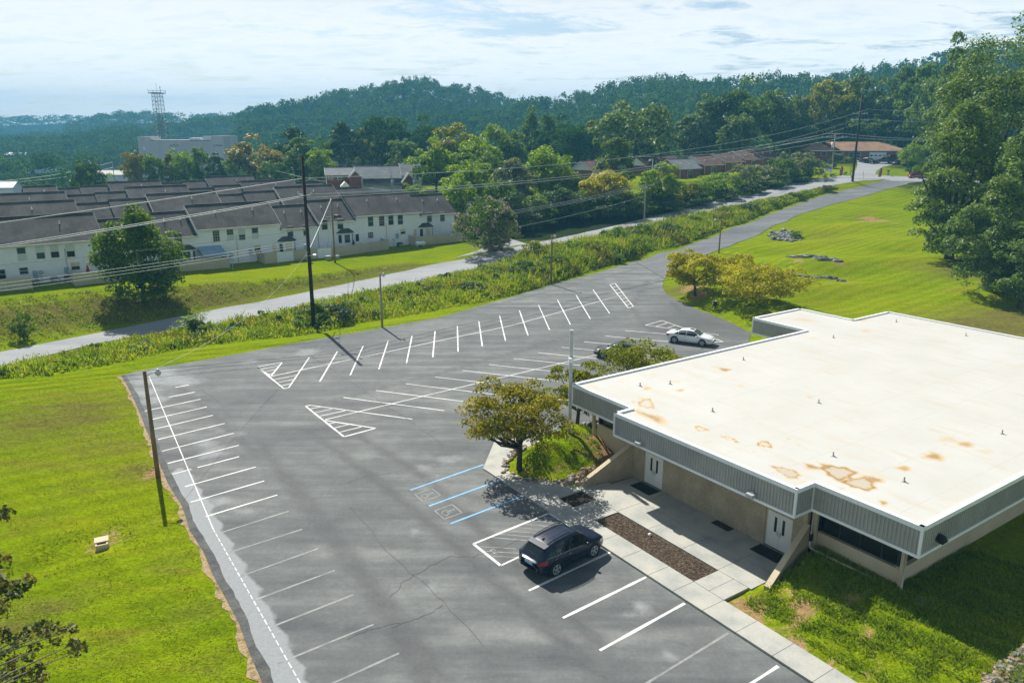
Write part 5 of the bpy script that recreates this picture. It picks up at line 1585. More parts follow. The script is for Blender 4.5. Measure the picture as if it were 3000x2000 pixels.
# ---------------------------------------------------------------- stepped brick bungalows up the slope
RB = R(41)
be = np.array([math.cos(RB), math.sin(RB)])
bn_ = np.array([-be[1], be[0]])
def bungalow(corner_px, d, L, label, roofm=shingle_brown, wallm=brick_brown, wid=8.6, base=None, door=True, gable_white=True, group='stepped brick bungalows'):
    p = GD(*corner_px, d)
    zeave = p[2]
    root = thing('brick_bungalow', label, 'bungalow', (p[0], p[1], zeave - 3.0), RB, group)
    m = MB(); m.box(0, L, 0, wid, -2.5, 2.98); m.build('wall', wallm, root)
    roof_section(root, 0, L, 3.0 + 2.35, 3.0, wid / 2, over=0.35, mat=roofm, wallmat=white_plain if gable_white else wallm, rake=0.3)
    x = L * 0.48
    m = MB(); m.box(x - 1.0, x + 1.0, -0.06, -0.003, 0.35, 2.4); dr = m.build('patio_door', white_plain, root)
    for s in (-1, 1):
        g = MB(); g.box(x + s * .48 - .42, x + s * .48 + .42, -0.075, -0.061, .45, 2.3); g.build('pane', glass_teal if s < 0 else glass_dark, dr)
    m = MB(); m.tube([(0.1, -.08, -2), (0.1, -.08, 2.75)], .06, 6); m.build('rain_pipe', white_plain, root)
    for q in (0.25, 0.7):
        m = MB(); m.tube([(L * q, 1.6, 3.8), (L * q, 1.6, 4.35)], .1, 6); m.build('roof_vent', white_plain, root)
    return root
bungalow((1992, 493), 215, 9.6, 'brick bungalow with grey roof, lowest of the stepped row above the hedge', shingle_grey, gable_white=False)
bungalow((2064, 482), 222, 9.4, 'brown roofed brick bungalow right of the grey roofed one')
bungalow((2125, 473.5), 229, 9.4, 'brown roofed brick bungalow in the middle of the stepped row')
bungalow((2184, 465.5), 236, 9.4, 'brown roofed bungalow at the top of the row, partly behind shrubs')
bungalow((2235, 460), 243, 9.4, 'topmost brown roof of the stepped row, behind the hedge')
bungalow((1897, 486), 238, 8.5, 'brown roofed bungalow behind the street lamp, left of the stepped row', wallm=brick_brown, gable_white=True)
bungalow((1948, 480), 246, 9.0, 'brown bungalow roof just above the grey roofed bungalow', gable_white=True)
bungalow((1738, 500), 205, 9.0, 'white gabled bungalow roof peeping between the trees', gable_white=True)
for (x, y, d, lab) in [(985, 482, 285, 'pale grey bungalow roof at the left end behind the conifer row'), (1010, 476, 292, 'tan bungalow roof behind the left conifers'), (1085, 470, 296, 'tan bungalow roof behind the middle of the conifer row'), (1150, 466, 300, 'tan bungalow roof behind the right end of the conifer row')]:
    bungalow((x, y), d, 14 if x > 1000 else 8, lab, shingle_grey if x < 1000 else shingle_tan, group='bungalows behind the conifer row')

# ---------------------------------------------------------------- ranch house on the hill
hp = GD(2530, 467, 258)
hz0 = hp[2] - 0.1
house = thing('ranch_house', 'low brick ranch house with tan hipped roof and white garage door', 'house', (hp[0], hp[1], hz0), R(3))
HX = lambda px: (px - 2530) * 258 / FPX * 1.03
m = MB(); m.box(HX(2470), HX(2645), 0, 11, -1.5, 2.7); m.build('wall', brick_brown, house)
m = MB(); m.box(HX(2375), HX(2470) - .01, 3, 12, -1.5, 2.7); m.build('wall', brick_brown, house)
def hip(x0, x1, y0, y1, ze, zr, ins, mat, xr0=None, xr1=None):
    m = MB()
    ym = (y0 + y1) / 2
    a = x0 + ins if xr0 is None else xr0
    b = x1 - ins if xr1 is None else xr1
    m.add([(x0, y0, ze), (x1, y0, ze), (x1, y1, ze), (x0, y1, ze), (a, ym, zr), (b, ym, zr), (x0, y0, ze - .2), (x1, y0, ze - .2), (x1, y1, ze - .2), (x0, y1, ze - .2)],
          [(0, 1, 5, 4), (1, 2, 5), (2, 3, 4, 5), (3, 0, 4), (0, 6, 7, 1), (1, 7, 8, 2), (2, 8, 9, 3), (3, 9, 6, 0), (9, 8, 7, 6)])
    return m.build('roof', mat, house)
hip(HX(2462), HX(2652), -.8, 11.8, 2.95, 5.6, 6.5, shingle_tan, HX(2462) - 3, HX(2593))
hip(HX(2362), HX(2478), 2.2, 12.8, 2.94, 5.3, 6.5, shingle_tan)
gx0, gx1 = HX(2545), HX(2593)
m = MB(); m.box(gx0, gx1, -.06, -.003, 0, 2.35); gd = m.build('garage_door', white_plain, house)
for i in range(4):
    x = gx0 + (gx1 - gx0) * (i + .5) / 4
    m = MB(); m.box(x - .45, x + .45, -.075, -.061, 1.1, 1.5); m.build('pane', glass_dark, gd)
for px in (2494, 2512):
    window(house, HX(px), 1.5, 1.6, 1.5, 0, upper=glass_teal, lower=glass_teal, trim=white_plain)
for px in (2393, 2427):
    window(house, HX(px), 1.8, 1.7, 1.0, 3, upper=glass_teal, lower=glass_teal, trim=white_plain)
m = MB(); m.box(HX(2375), HX(2645), -.85, -.8, 2.72, 2.95); m.build('gutter', white_plain, house)
wallr = thing('retaining_wall', 'brown stone retaining wall along the house lawn', 'wall', tuple(GD(2374, 480, 252)), R(3))
q = random.Random(5)
for j in range(5):
    for i in range(13):
        x = i * .62 + (j % 2) * .3
        m = MB(); m.box(x, x + .58, q.uniform(-.03, .03), .5, j * .36 - .4, j * .36 - .06)
        m.build('block', block_wall, wallr)
# shrubs and small things are planted later

# ---------------------------------------------------------------- telephone exchange with lattice tower
lp = GD(408, 470, 430)
ex = thing('exchange_building', 'tall windowless grey concrete telephone building on the left', 'building', (lp[0], lp[1], -9), R(2))
LW = 237 / FPX * 430 * 1.02
def EX(px): return (px - 408) / 237 * LW
def EZ(py): return GD(500, py, 430)[2] + 9
edges = [408, 465, 494, 525, 585, 610, 645]
tops = [410, 411, 411, 411, 411, 398, 398]
cols = [(410, 421), (421, 465), (465, 494), (494, 525), (525, 585), (585, 612), (612, 645)]
tp = [400, 411, 411, 411, 411, 411, 398]
for (a, b), t in zip(cols, tp):
    m = MB(); m.box(EX(a) + .04, EX(b) - .04, 0, 26, 0, EZ(t)); m.build('wall_panel', panel_grey, ex)
m = MB(); m.box(EX(589), EX(610), .5, 8, EZ(411), EZ(399)); m.build('roof_block', white_plain, ex)
m = MB(); m.box(EX(544), EX(576), 4, 14, EZ(411), EZ(404)); m.build('roof_plant', steel, ex)
m = MB(); m.box(EX(421), EX(444), 1, 5, EZ(411), EZ(401)); m.build('roof_block', panel_grey, ex)
m = MB(); m.box(EX(423), EX(429), -.05, -.003, EZ(440), EZ(430)); m.build('vent_panel', white_plain, ex)
m = MB(); m.box(EX(443), EX(610), -.12, -.003, EZ(412.6), EZ(410.8)); m.build('coping', dark_metal, ex)
def text(body, size, mat, parent, loc, rot, extrude=0.02, name='lettering', align='LEFT', sx=1.0):
    cu = bpy.data.curves.new(name, 'FONT')
    cu.body = body; cu.size = size; cu.extrude = extrude; cu.align_x = align
    cu.materials.append(mat)
    o = bpy.data.objects.new(name, cu)
    link(o, parent)
    o.location = loc
    o.rotation_euler = rot
    o.scale = (sx, 1, 1)
    bpy.context.view_layer.update()
    me = bpy.data.meshes.new_from_object(o.evaluated_get(bpy.context.evaluated_depsgraph_get()))
    me.materials.clear()
    me.materials.append(mat)
    o2 = link(bpy.data.objects.new(name, me), parent)
    o2.location, o2.rotation_euler, o2.scale = o.location, o.rotation_euler, o.scale
    bpy.data.objects.remove(o)
    return o2
for px in (496.5, 616):
    text('LUMeN', 1.35 * 1.15, letter_black, ex, (EX(px), -.03, EZ(429.5)), (R(90), 0, 0), 0.02, sx=1.0)
tx, tz0, tz1 = EX(452), EZ(408), EZ(277)
tower = thing('radio_tower', 'dark steel lattice radio tower standing on the exchange roof', 'radio tower', (lp[0] + tx, lp[1] + 12, -9), R(2))
hw0, hw1 = 2.45, 2.1
H0, H1 = tz0 * 1.02, tz1 * 1.03
nb = 11
legs = [MB() for _ in range(4)]
br = MB()
def lt(c, k):
    w = hw0 + (hw1 - hw0) * k
    sx, sy = [(-1, -1), (1, -1), (1, 1), (-1, 1)][c]
    return np.array([sx * w, sy * w, H0 + (H1 - H0) * k])
for c in range(4):
    legs[c].bar(lt(c, 0), lt(c, 1), 0.17, 0.17)
    legs[c].build('leg', tower_steel, tower)
for i in range(nb):
    k0, k1 = i / nb, (i + 1) / nb
    for c in range(4):
        a0, a1, b0, b1 = lt(c, k0), lt(c, k1), lt((c + 1) % 4, k0), lt((c + 1) % 4, k1)
        br.bar(a0, b1, .075, .075); br.bar(b0, a1, .075, .075); br.bar(a1, b1, .09, .09)
br.build('bracing', tower_steel, tower, kind='stuff')
m = MB(); m.tube([(0, 0, H0), (0, 0, H1)], .13, 6); m.build('feed_line', tower_steel, tower)
m = MB(); m.box(-3.4, 3.4, -3.4, 3.4, H1 - .5, H1 - .1); m.build('platform', tower_steel, tower)
m = MB()
for c in range(4):
    sx, sy = [(-1, -1), (1, -1), (1, 1), (-1, 1)][c]
    m.bar((sx * 3.3, sy * 3.3, H1 - .5), (sx * 3.3, sy * 3.3, H1 + 1.6), .14, .14)
    sx2, sy2 = [(1, -1), (1, 1), (-1, 1), (-1, -1)][c]
    m.bar((sx * 3.3, sy * 3.3, H1 + .9), (sx2 * 3.3, sy2 * 3.3, H1 + .9), .1, .1)
m.build('railing', tower_steel, tower)
m = MB(); m.tube([(0, 0, H1), (0, 0, H1 + 5)], .07, 5); m.build('antenna', tower_steel, tower)
m = MB(); m.tube([(3.1, -3, H1), (3.1, -3, H1 + 2.4)], .06, 5); m.blob((3.1, -3, H1 + 2.6), (.28, .28, .45), 1, .05); m.build('beacon', tower_steel, tower)
m = MB()
for k in (.8, .64, .28, .1): m.blob((0, -2.5, H0 + (H1 - H0) * k), (.42, .3, .42), 2, .05)
m.box(2.5, 5.2, -2.6, -2.3, H0 + (H1 - H0) * .12, H0 + (H1 - H0) * .135); m.box(4.2, 4.9, -2.7, -2.3, H0 + (H1 - H0) * .08, H0 + (H1 - H0) * .12)
m.build('antenna_panel', tower_steel, tower)
# distant low buildings in the valley
for i, (px, py, d, w, dp, h, lab, rm_, wm) in enumerate([(-8, 548, 250, 9, 7, 3.0, 'pale roofed shed at the left edge behind the townhouse roofs', white_plain, siding), (47, 453, 620, 17, 12, 4, 'tiny white roofed hall among the far left trees', white_plain, brick_brown), (105, 458, 640, 24, 12, 4, 'tiny low white hall right of the other white roof', white_plain, siding), (338, 511, 330, 16, 9, 2.0, 'pale low warehouse behind the dark round tree', panel_grey, siding), (120, 476, 560, 22, 14, 4, 'tiny grey warehouse in the valley trees', shingle_grey, siding)]):
    p = GD(px, py, d)
    zb = z1(p[0], p[1])
    r_ = thing('valley_building', lab, 'building', (p[0], p[1], zb), R(8), 'buildings down in the valley')
    zt2 = max(h, p[2] - zb)
    m = MB(); m.box(-w / 2, w / 2, 0, dp, 0, zt2); m.build('wall', wm, r_)
    roof_section(r_, -w / 2, w / 2, zt2 + 1.6, zt2, dp / 2, mat=rm_, wallmat=wm)
# ---------------------------------------------------------------- poles
def taper(m, h, r0, r1, lean=(0, 0), n=10):
    m.tube([(0, 0, -0.3), (lean[0] * .5, lean[1] * .5, h / 2), (lean[0], lean[1], h)], [r0, (r0 + r1) / 2, r1], n)
def lamp_post(px, py, htop, label, arm=0.55, ang=0.0, mat=wood_pole, rad=0.13, lean=(0, 0), glob=True):
    b = GT(px, py)
    zt_ = GD(px, htop, b[1])[2] - b[2]
    r_ = thing('lamp_post', label, 'lamp post', tuple(b), 0, 'wooden lamp posts round the car park')
    m = MB(); taper(m, zt_, rad, rad * .72, lean); m.build('post', mat, r_, True)
    ca, sa = math.cos(ang), math.sin(ang)
    L = lambda d, z: (lean[0] + ca * d, lean[1] + sa * d, zt_ + z)
    m = MB(); m.tube([L(.05, -.35), L(arm * .6, -.12), L(arm, -.12)], .028, 6); m.build('arm', steel, r_, True)
    m = MB(); m.tube([L(arm, 0.05), L(arm, -.08), L(arm, -.16), L(arm, -.30)], [.07, .10, .19, .16], 10); m.build('lamp_head', steel, r_, True)
    m = MB(); m.tube([L(arm, -.301), L(arm, -.40)], [.12, .08], 8); m.build('lamp_glass', lamp_clear, r_, True)
    return r_, b, zt_
LP1 = lamp_post(463, 1394, 1087, 'brown wooden lamp post at the edge of the left lawn', 0.75, R(25), rad=0.15)
lamp_post(1120, 959, 800, 'wooden lamp post at the middle of the far lot edge', 0.4, R(0), wood_grey)
lamp_post(1615, 833, 689, 'wooden lamp post beside the tall shrubs near the drive', 0.45, R(0), wood_pole)
lamp_post(2106, 742, 642, 'wooden lamp post with curved arm behind the golden trees', 1.0, R(180), wood_pole)

wp = uvw(-6.07, 1.4)
wz = z1(wp[0], wp[1])
wpole = thing('steel_lamp_post', 'tall square white steel lamp post by the near left office corner', 'lamp post', (wp[0], wp[1], wz))
hh_ = GD(1671, 966, wp[1])[2] - wz
m = MB(); m.box(-.11, .11, -.11, .11, -.2, hh_); m.build('post', steel, wpole)
m = MB(); m.box(-.17, .17, -.42, -.111, hh_ * .70, hh_ * .70 + .32); m.build('lamp_head', white_plain, wpole)
m = MB(); m.box(.112, .18, -.06, .06, hh_ * .80, hh_ * .86); m.build('lamp_bracket', white_plain, wpole)
m = MB(); m.bar((-.112, 0, hh_ * .32), (-1.15, 0, hh_ * .33), .07, .07); m.build('camera_arm', white_plain, wpole)
m = MB(); m.tube([(-1.15, 0, hh_ * .33), (-1.15, 0, hh_ * .33 + .12), (-1.4, -.1, hh_ * .33 + .2)], [.05, .07, .09], 8); m.build('security_camera', white_plain, wpole)

def pole(px, py, d, top, rad, mat, label, lean=(0, 0)):
    b = GD(px, py, d)
    zb = z1(b[0], b[1])
    h = GD(px, top, d)[2] - zb
    r_ = thing('utility_pole', label, 'utility pole', (b[0], b[1], zb), 0, 'utility poles')
    m = MB(); taper(m, h, rad, rad * .65, lean); m.build('post', mat, r_, True)
    return r_, np.array([b[0], b[1], zb]), h
P1, p1b, p1h = pole(919, 946, 86, 457, 0.24, wood_dark, 'tall dark utility pole standing in the weed strip')
def bracket(root, z, s=1, x0=0.0):
    m = MB(); m.bar((x0, 0, z), (x0 + s * .7, 0, z + .15), .08, .08); m.build('bracket', steel, root)
    i_ = MB(); i_.tube([(x0 + s * .7, 0, z + .15), (x0 + s * .7, 0, z + .28), (x0 + s * .7, 0, z + .4)], [.06, .10, .05], 6); i_.build('insulator', steel, root)
zw1 = GD(893, 522, 86)[2] - p1b[2]; zw2 = GD(900, 575, 86)[2] - p1b[2]
bracket(P1, zw2, 1); bracket(P1, zw2 + .1, -1); bracket(P1, zw1 - .3, 1)
m = MB(); m.tube([(-.3, -.1, p1h * .44), (.5, -.2, p1h * .445)], .06, 6); m.build('arm', steel, P1)
m = MB(); m.tube([(.5, -.2, p1h * .445), (.8, -.2, p1h * .44)], [.12, .22], 8); m.build('lamp_head', steel, P1)
P2, p2b, p2h = pole(981, 757, 128.5, 578, 0.17, wood_pole, 'brown wooden pole with a transformer at the townhouse fence')
m = MB(); m.tube([(-.15, -.42, p2h * .2), (-.15, -.42, p2h * .28)], .0, 3)
# transformer and lamp on the wooden pole
m = MB(); m.tube([(-1.1, 0, p2h * .70), (0, 0, p2h * .71)], .04, 6); m.build('arm', steel, P2)
m = MB(); m.tube([(.3, -.2, p2h * .68), (.5, -.2, p2h * .72), (1.6, -.2, p2h * .715)], [.1, .25, .12], 8); m.build('lamp_head', dark_metal, P2, True)
tb = GT(895, 768)
tr = thing('transformer', 'pale blue transformer on a short stand behind the white fence panel', 'transformer', (tb[0], tb[1] + 1.2, tb[2]))
m = MB(); m.tube([(0, 0, 0), (0, 0, 1.9)], .08, 6); m.build('stand', steel, tr)
m = MB(); m.tube([(0, 0, 1.9), (0, 0, 2.0), (0, 0, 2.8), (0, 0, 2.9)], [.35, .42, .42, .3], 12); m.build('tank', awning_fabric, tr, True)
m = MB(); m.tube([(0, 0, 2.9), (0, 0, 3.25)], .05, 6); m.build('bushing', steel, tr)
P3, p3b, p3h = pole(1886, 672, 157, 540, 0.17, wood_grey, 'grey wooden T topped pole beside the lower road')
m = MB(); m.bar((-1.5, 0, p3h - .25), (1.5, 0, p3h - .25), .16, .2); m.build('crossarm', wood_grey, P3)
m = MB(); m.bar((-.8, -.05, p3h - .35), (0, -.05, p3h - 1.2), .06, .06); m.build('brace', wood_grey, P3)
P4, p4b, p4h = pole(2496, 543, 200, 278, 0.30, wood_dark, 'tall dark utility pole on the grass island at the crossroad')
def arm_at(root, z, x, w, mat=steel):
    m = MB(); m.bar((x - w, 0, z), (x + w, 0, z), .14, .14); m.build('crossarm', mat, root)
    for s in (-1, 0.6, 1):
        i_ = MB(); i_.tube([(x + s * w, 0, z + .07), (x + s * w, 0, z + .35)], .08, 6); i_.build('insulator', steel, root)
z41 = GD(2500, 333, 200)[2] - p4b[2]; z42 = GD(2500, 352, 200)[2] - p4b[2]
arm_at(P4, z41, 0, 1.8); arm_at(P4, z42, 0, 2.2)
P5, p5b, p5h = pole(2434, 520, 215, 390, 0.2, wood_grey, 'grey crossarm pole with a transformer by the white sign')
m = MB(); m.bar((-3.6, 0, p5h - 1.1), (3.2, 0, p5h - 1.1), .16, .18); m.build('crossarm', steel, P5)
m = MB(); m.bar((-2.0, 0, p5h - .15), (2.0, 0, p5h - .15), .14, .16); m.build('crossarm', steel, P5)
for x in (-3.5, -2.2, 2.2, 3.1, -1.9, 1.9):
    i_ = MB(); i_.tube([(x, 0, p5h - 1.0), (x, 0, p5h - .7)], .09, 6); i_.build('insulator', steel, P5)
m = MB(); m.tube([(-.5, -.2, p5h - 3.9), (-.5, -.2, p5h - 2.4)], .35, 10); m.build('transformer', white_plain, P5, True)
P6, p6b, p6h = pole(1147, 560, 226, 500, 0.16, wood_grey, 'grey pole with a transformer before the brick apartments')
P7, p7b, p7h = pole(1211, 556, 226, 504, 0.16, wood_grey, 'grey pole at the right end of the brick apartments')
for r_, h in ((P6, p6h), (P7, p7h)):
    m = MB(); m.tube([(.5, -.3, h * .4), (.5, -.3, h * .62)], .45, 10); m.build('transformer', awning_fabric, r_, True)
P8, p8b, p8h = pole(786, 520, 255, 490, 0.2, wood_grey, 'pale pole with a transformer beyond the townhouse roofs')
m = MB(); m.tube([(.7, 0, p8h * .55), (.7, 0, p8h * .8)], .5, 10); m.build('transformer', white_plain, P8, True)
m = MB(); m.bar((-1.2, 0, p8h - .3), (.6, 0, p8h - .3), .16, .16); m.build('crossarm', wood_grey, P8)
P9, p9b, p9h = pole(334, 515, 330, 473, 0.2, wood_grey, 'far pale pole beyond the dark round tree')
sl_ = GD(1910, 520, 214)
slb = z1(sl_[0], sl_[1])
r_ = thing('street_lamp', 'white street lamp standing before the brick bungalow gable', 'street lamp', (sl_[0], sl_[1], slb))
h = GD(1910, 466, 214)[2] - slb
m = MB(); m.tube([(0, 0, -.2), (0, 0, h)], [.12, .09], 8); m.build('post', white_plain, r_)
m = MB(); m.tube([(0, 0, h - .1), (-.5, -.1, h), (-.8, -.1, h - .1)], [.06, .06, .06], 6); m.build('arm', white_plain, r_)
m = MB(); m.tube([(-.8, -.1, h - .05), (-.8, -.1, h - .5)], [.2, .34], 8); m.build('lamp_head', white_plain, r_)

# ---------------------------------------------------------------- wires
def wire(a, b, sag, label, rad=0.04, mat=wire_mat, n=26):
    a, b = np.array(a, float), np.array(b, float)
    pts = []
    for i in range(n + 1):
        t = i / n
        p = a + (b - a) * t
        p[2] -= 4 * sag * t * (1 - t)
        pts.append(tuple(p - a))
    m = MB(); m.tube(pts, rad, 5)
    o = m.build('power_line', mat, None, True, loc=tuple(a))
    return tag(o, label, 'power line', 'overhead lines')
def top(b, z, dx=0, dy=0): return (b[0] + dx, b[1] + dy, b[2] + z)
offL = np.array([-75.0, 60.0, 0.0])
wire(top(p1b, zw1, .1), (offL[0], offL[1], 10.0), 0.35, 'upper bright wire running left from the tall dark pole', 0.042)
wire(top(p1b, zw2 + .2, .7), (offL[0] + 1, offL[1] - 1, 7.9), 0.4, 'middle of the three bright wires left of the tall dark pole', 0.042)
wire(top(p1b, zw2 - .2, -.7), (offL[0], offL[1], 7.55), 0.4, 'lowest of the three bright wires left of the tall dark pole', 0.042)
a4 = z41
wire(top(p1b, zw1, .1), top(p4b, GD(2518, 320, 200)[2] - p4b[2], 1.9), 3.2, 'top wire between the two tall dark poles', 0.036)
wire(top(p1b, zw2 + .2, .7), top(p4b, z42 + .3, -.5), 3.2, 'middle wire between the two tall dark poles', 0.036)
wire(top(p1b, zw2 - .2, -.7), top(p4b, z42 + .1, 2.8), 3.2, 'lowest wire between the two tall dark poles', 0.036)
e1 = GD(2776, 323, 208); e2 = GD(2730, 356, 205)
wire(top(p4b, GD(2518, 320, 200)[2] - p4b[2], 1.9), (e1[0] + 20, e1[1] + 8, e1[2] - .3), 0.4, 'top wire running right from the far dark pole into the trees', 0.038)
wire(top(p4b, z42 + .1, 2.8), (e2[0] + 20, e2[1] + 8, e2[2] - .2), 0.3, 'lower wire running right from the far dark pole into the trees', 0.038)
# service bundle in front of the townhouses, wooden pole to the left edge
for k, dz in enumerate((0, -.35, -.65)):
    L0 = GD(-700, 905 + k * 14, 68)
    s_ = GD(905, 702 + k * 7, 86)
    wire((s_[0], s_[1], s_[2]), tuple(L0), 0.5, ['top', 'middle', 'lowest'][k] + ' cable of the thin bundle crossing the round street tree', 0.022)
wire(top(p2b, p2h - .2, 0), top(p1b, GD(907, 735, 86)[2] - p1b[2]), 0.1, 'thick pale cable slanting from the wooden pole to the dark pole', 0.05)
wire(top(p2b, p2h * .75, 0), tuple(GT(955, 750)), 0.0, 'guy wire from the wooden pole down to the fence', 0.045)
wire(top(p1b, GD(907, 735, 86)[2] - p1b[2]), top(LP1[1], LP1[2] - .1), 1.6, 'drooping cable from the dark pole to the left lawn lamp post', 0.011)
wire(top(p1b, GD(905, 664, 86)[2] - p1b[2]), top(p2b, p2h * .68, 0), 0.3, 'dark wire from the tall dark pole to the wooden pole', 0.025, wire_dark)
wire(top(p2b, p2h * .68, 0), top(p3b, p3h - .15, -1.4), 1.2, 'dark wire along the townhouse wall to the T topped pole', 0.03, wire_dark)
wl = GD(-300, 800, 112)
wire(top(p1b, GD(905, 672, 86)[2] - p1b[2]), tuple(wl), 0.5, 'thin wire across the white townhouse wall', 0.022, wire_dark)
q1 = GD(1515, 609, 140)
for k in range(3):
    q = GD(1440, 625 + k * 5, 137)
    wire(tuple(q), top(p3b, p3h - .1, -1.4 + k * 1.4), 0.5, ['left', 'middle', 'right'][k] + ' wire from the T topped pole into the dark trees', 0.028)
q = GD(1450, 677, 137)
wire(tuple(q), top(p3b, p3h * .72), 0.4, 'low wire from the T topped pole into the dark trees', 0.03)
for k in range(3):
    wire(top(p3b, p3h - .1, -1.4 + k * 1.4), top(p5b, p5h * .35 - k * .3), 0.8, ['left', 'middle', 'right'][k] + ' wire from the T topped pole up the hedge', 0.025, wire_dark)
for k, (x, z) in enumerate([(-1.9, -.1), (1.9, -.1), (-3.5, -1.0), (3.1, -1.0)]):
    q = GD(1780 + 60 * (k % 2), 452 + 6 * k, 262)
    wire(top(p5b, p5h + z, x), tuple(q), 2.0, ['first', 'second', 'third', 'fourth'][k] + ' wire from the left, counted from the top, reaching the crossarm pole by the sign', 0.038)
for k, (x, z) in enumerate([(1.9, -.1), (3.1, -1.0)]):
    q = GD(2735, 407 + 3 * k, 228)
    wire(top(p5b, p5h + z, x), tuple(q), 0.4, ['upper', 'lower'][k] + ' wire from the crossarm pole into the right hand trees', 0.05)
for k in range(2):
    q = GD(2472, 448 + k * 6, 246)
    wire(top(p5b, p5h * .55), tuple(q), 0.3, ['upper', 'lower'][k] + ' service wire from the crossarm pole to the ranch house', 0.05)
wire(top(p8b, p8h - .3), top(p6b, p6h * .2), 1.0, 'thin wire from the pale pole to the brick apartments', 0.05)
wire(top(p9b, p9h - .3), tuple(GD(-20, 532, 280)), 1.2, 'upper far wire beyond the townhouse roofs at the left', 0.08)
wire(top(p9b, p9h - 2.5), tuple(GD(-20, 537, 280)), 1.2, 'lower far wire beyond the townhouse roofs at the left', 0.08)

# ---------------------------------------------------------------- signs and small things at the crossroad
sp_ = GD(2425, 516, 214)
szb = z1(sp_[0], sp_[1])
sg = thing('sign_board', 'white two post roadside sign board with two lines of dark lettering', 'sign', (sp_[0], sp_[1], szb), R(-8))
m = MB(); m.box(-1.0, 1.0, -.08, .08, 1.5, 3.35); m.build('board', white_plain, sg)
for x in (-.95, .95):
    m = MB(); m.box(x - .09, x + .09, -.1, .1, -.2, 3.45); m.build('post', white_plain, sg)
text('CONTROL', .40, letter_black, sg, (-.78, -.09, 2.85), (R(90), 0, 0), .01, sx=.95)
text('DOORS', .40, letter_black, sg, (-.78, -.09, 2.28), (R(90), 0, 0), .01, sx=.80)
m = MB(); m.box(.38, .82, -.095, -.081, 2.22, 2.62); m.build('emblem', letter_red, sg)
def guard(px, py, d, tx, ty, label):
    p = GD(px, py, d); zb = z1(p[0], p[1]); q = GD(tx, ty, d + .5)
    r_ = thing('guy_guard', label, 'guy wire guard', (p[0], p[1], zb), 0, 'yellow guy wire guards')
    m = MB(); m.tube([(0, 0, 0), (q[0] - p[0], q[1] - p[1], q[2] - zb)], .10, 8); m.build('sleeve', yellow_plastic, r_)
guard(2395, 520, 212, 2411, 489, 'left yellow guy wire guard beside the white sign')
guard(2399, 518, 213, 2414, 489, 'right yellow guy wire guard beside the white sign')
def flag(px, py, d, top_, label, word, lean=0.35):
    p = GD(px, py, d); zb = z1(p[0], p[1])
    h = GD(px, top_, d)[2] - zb
    r_ = thing('feather_flag', label, 'feather flag', (p[0], p[1], zb), R(-6), 'red feather flags')
    m = MB(); m.tube([(0, 0, -.2), (.05, 0, h * .6), (lean, 0, h)], [.035, .03, .02], 6); m.build('pole', steel, r_)
    m = MB()
    lft = [(0.02, .45), (.06, h * .5), (.16, h * .75), (lean, h)]
    rgt = [(.72, .45), (.80, h * .5), (.85, h * .78), (lean + .05, h + .01)]
    vs = []
    for (x, z) in lft: vs += [(x, -.012, z), (x, .012, z)]
    nl_ = len(vs)
    for (x, z) in rgt: vs += [(x, -.012 + .05 * math.sin(z * 3), z), (x, .012 + .05 * math.sin(z * 3), z)]
    fs = []
    for i in range(3):
        a, b_ = 2 * i, nl_ + 2 * i
        fs += [(a, b_, b_ + 2, a + 2), (a + 1, a + 3, b_ + 3, b_ + 1)]
    m.add(vs, fs)
    m.build('banner', red_fabric, r_)
    for i, ch in enumerate(word):
        text(ch, .42, white_plain, r_, (.32, -.06, h * .72 - i * .46), (R(90), 0, 0), .006, align='CENTER')
flag(2459, 512, 214, 485, 'red feather flag on the lawn by the sign', 'OPEN')
flag(2573, 517, 208, 491, 'red feather flag at the crossroad kerb', 'OPEN', .55)
mbp = GD(2601, 512, 219)
r_ = thing('mailbox', 'brown mailbox on a thick post by the house lawn', 'mailbox', (mbp[0], mbp[1], z1(mbp[0], mbp[1])))
m = MB(); m.box(-.16, .16, -.16, .16, -.1, 1.1); m.build('post', wood_pole, r_)
m = MB(); m.tube([(0, -.45, 1.28), (0, .35, 1.28)], .22, 10); m.build('box', wood_dark, r_)
mk = GD(2611, 512, 219)
r_ = thing('marker_post', 'thin pale marker post beside the mailbox', 'post', (mk[0], mk[1], z1(mk[0], mk[1])))
m = MB(); m.tube([(0, 0, -.1), (0, 0, 1.1)], .06, 6); m.build('post_shaft', white_plain, r_)
ct = GD(2531, 530, 203)
r_ = thing('marker_post', 'leaning orange and white marker post on the grass island', 'post', (ct[0], ct[1], z1(ct[0], ct[1])))
m = MB(); m.tube([(0, 0, -.1), (-.5, 0, 2.2)], .05, 6); m.build('post_shaft', yellow_plastic, r_)

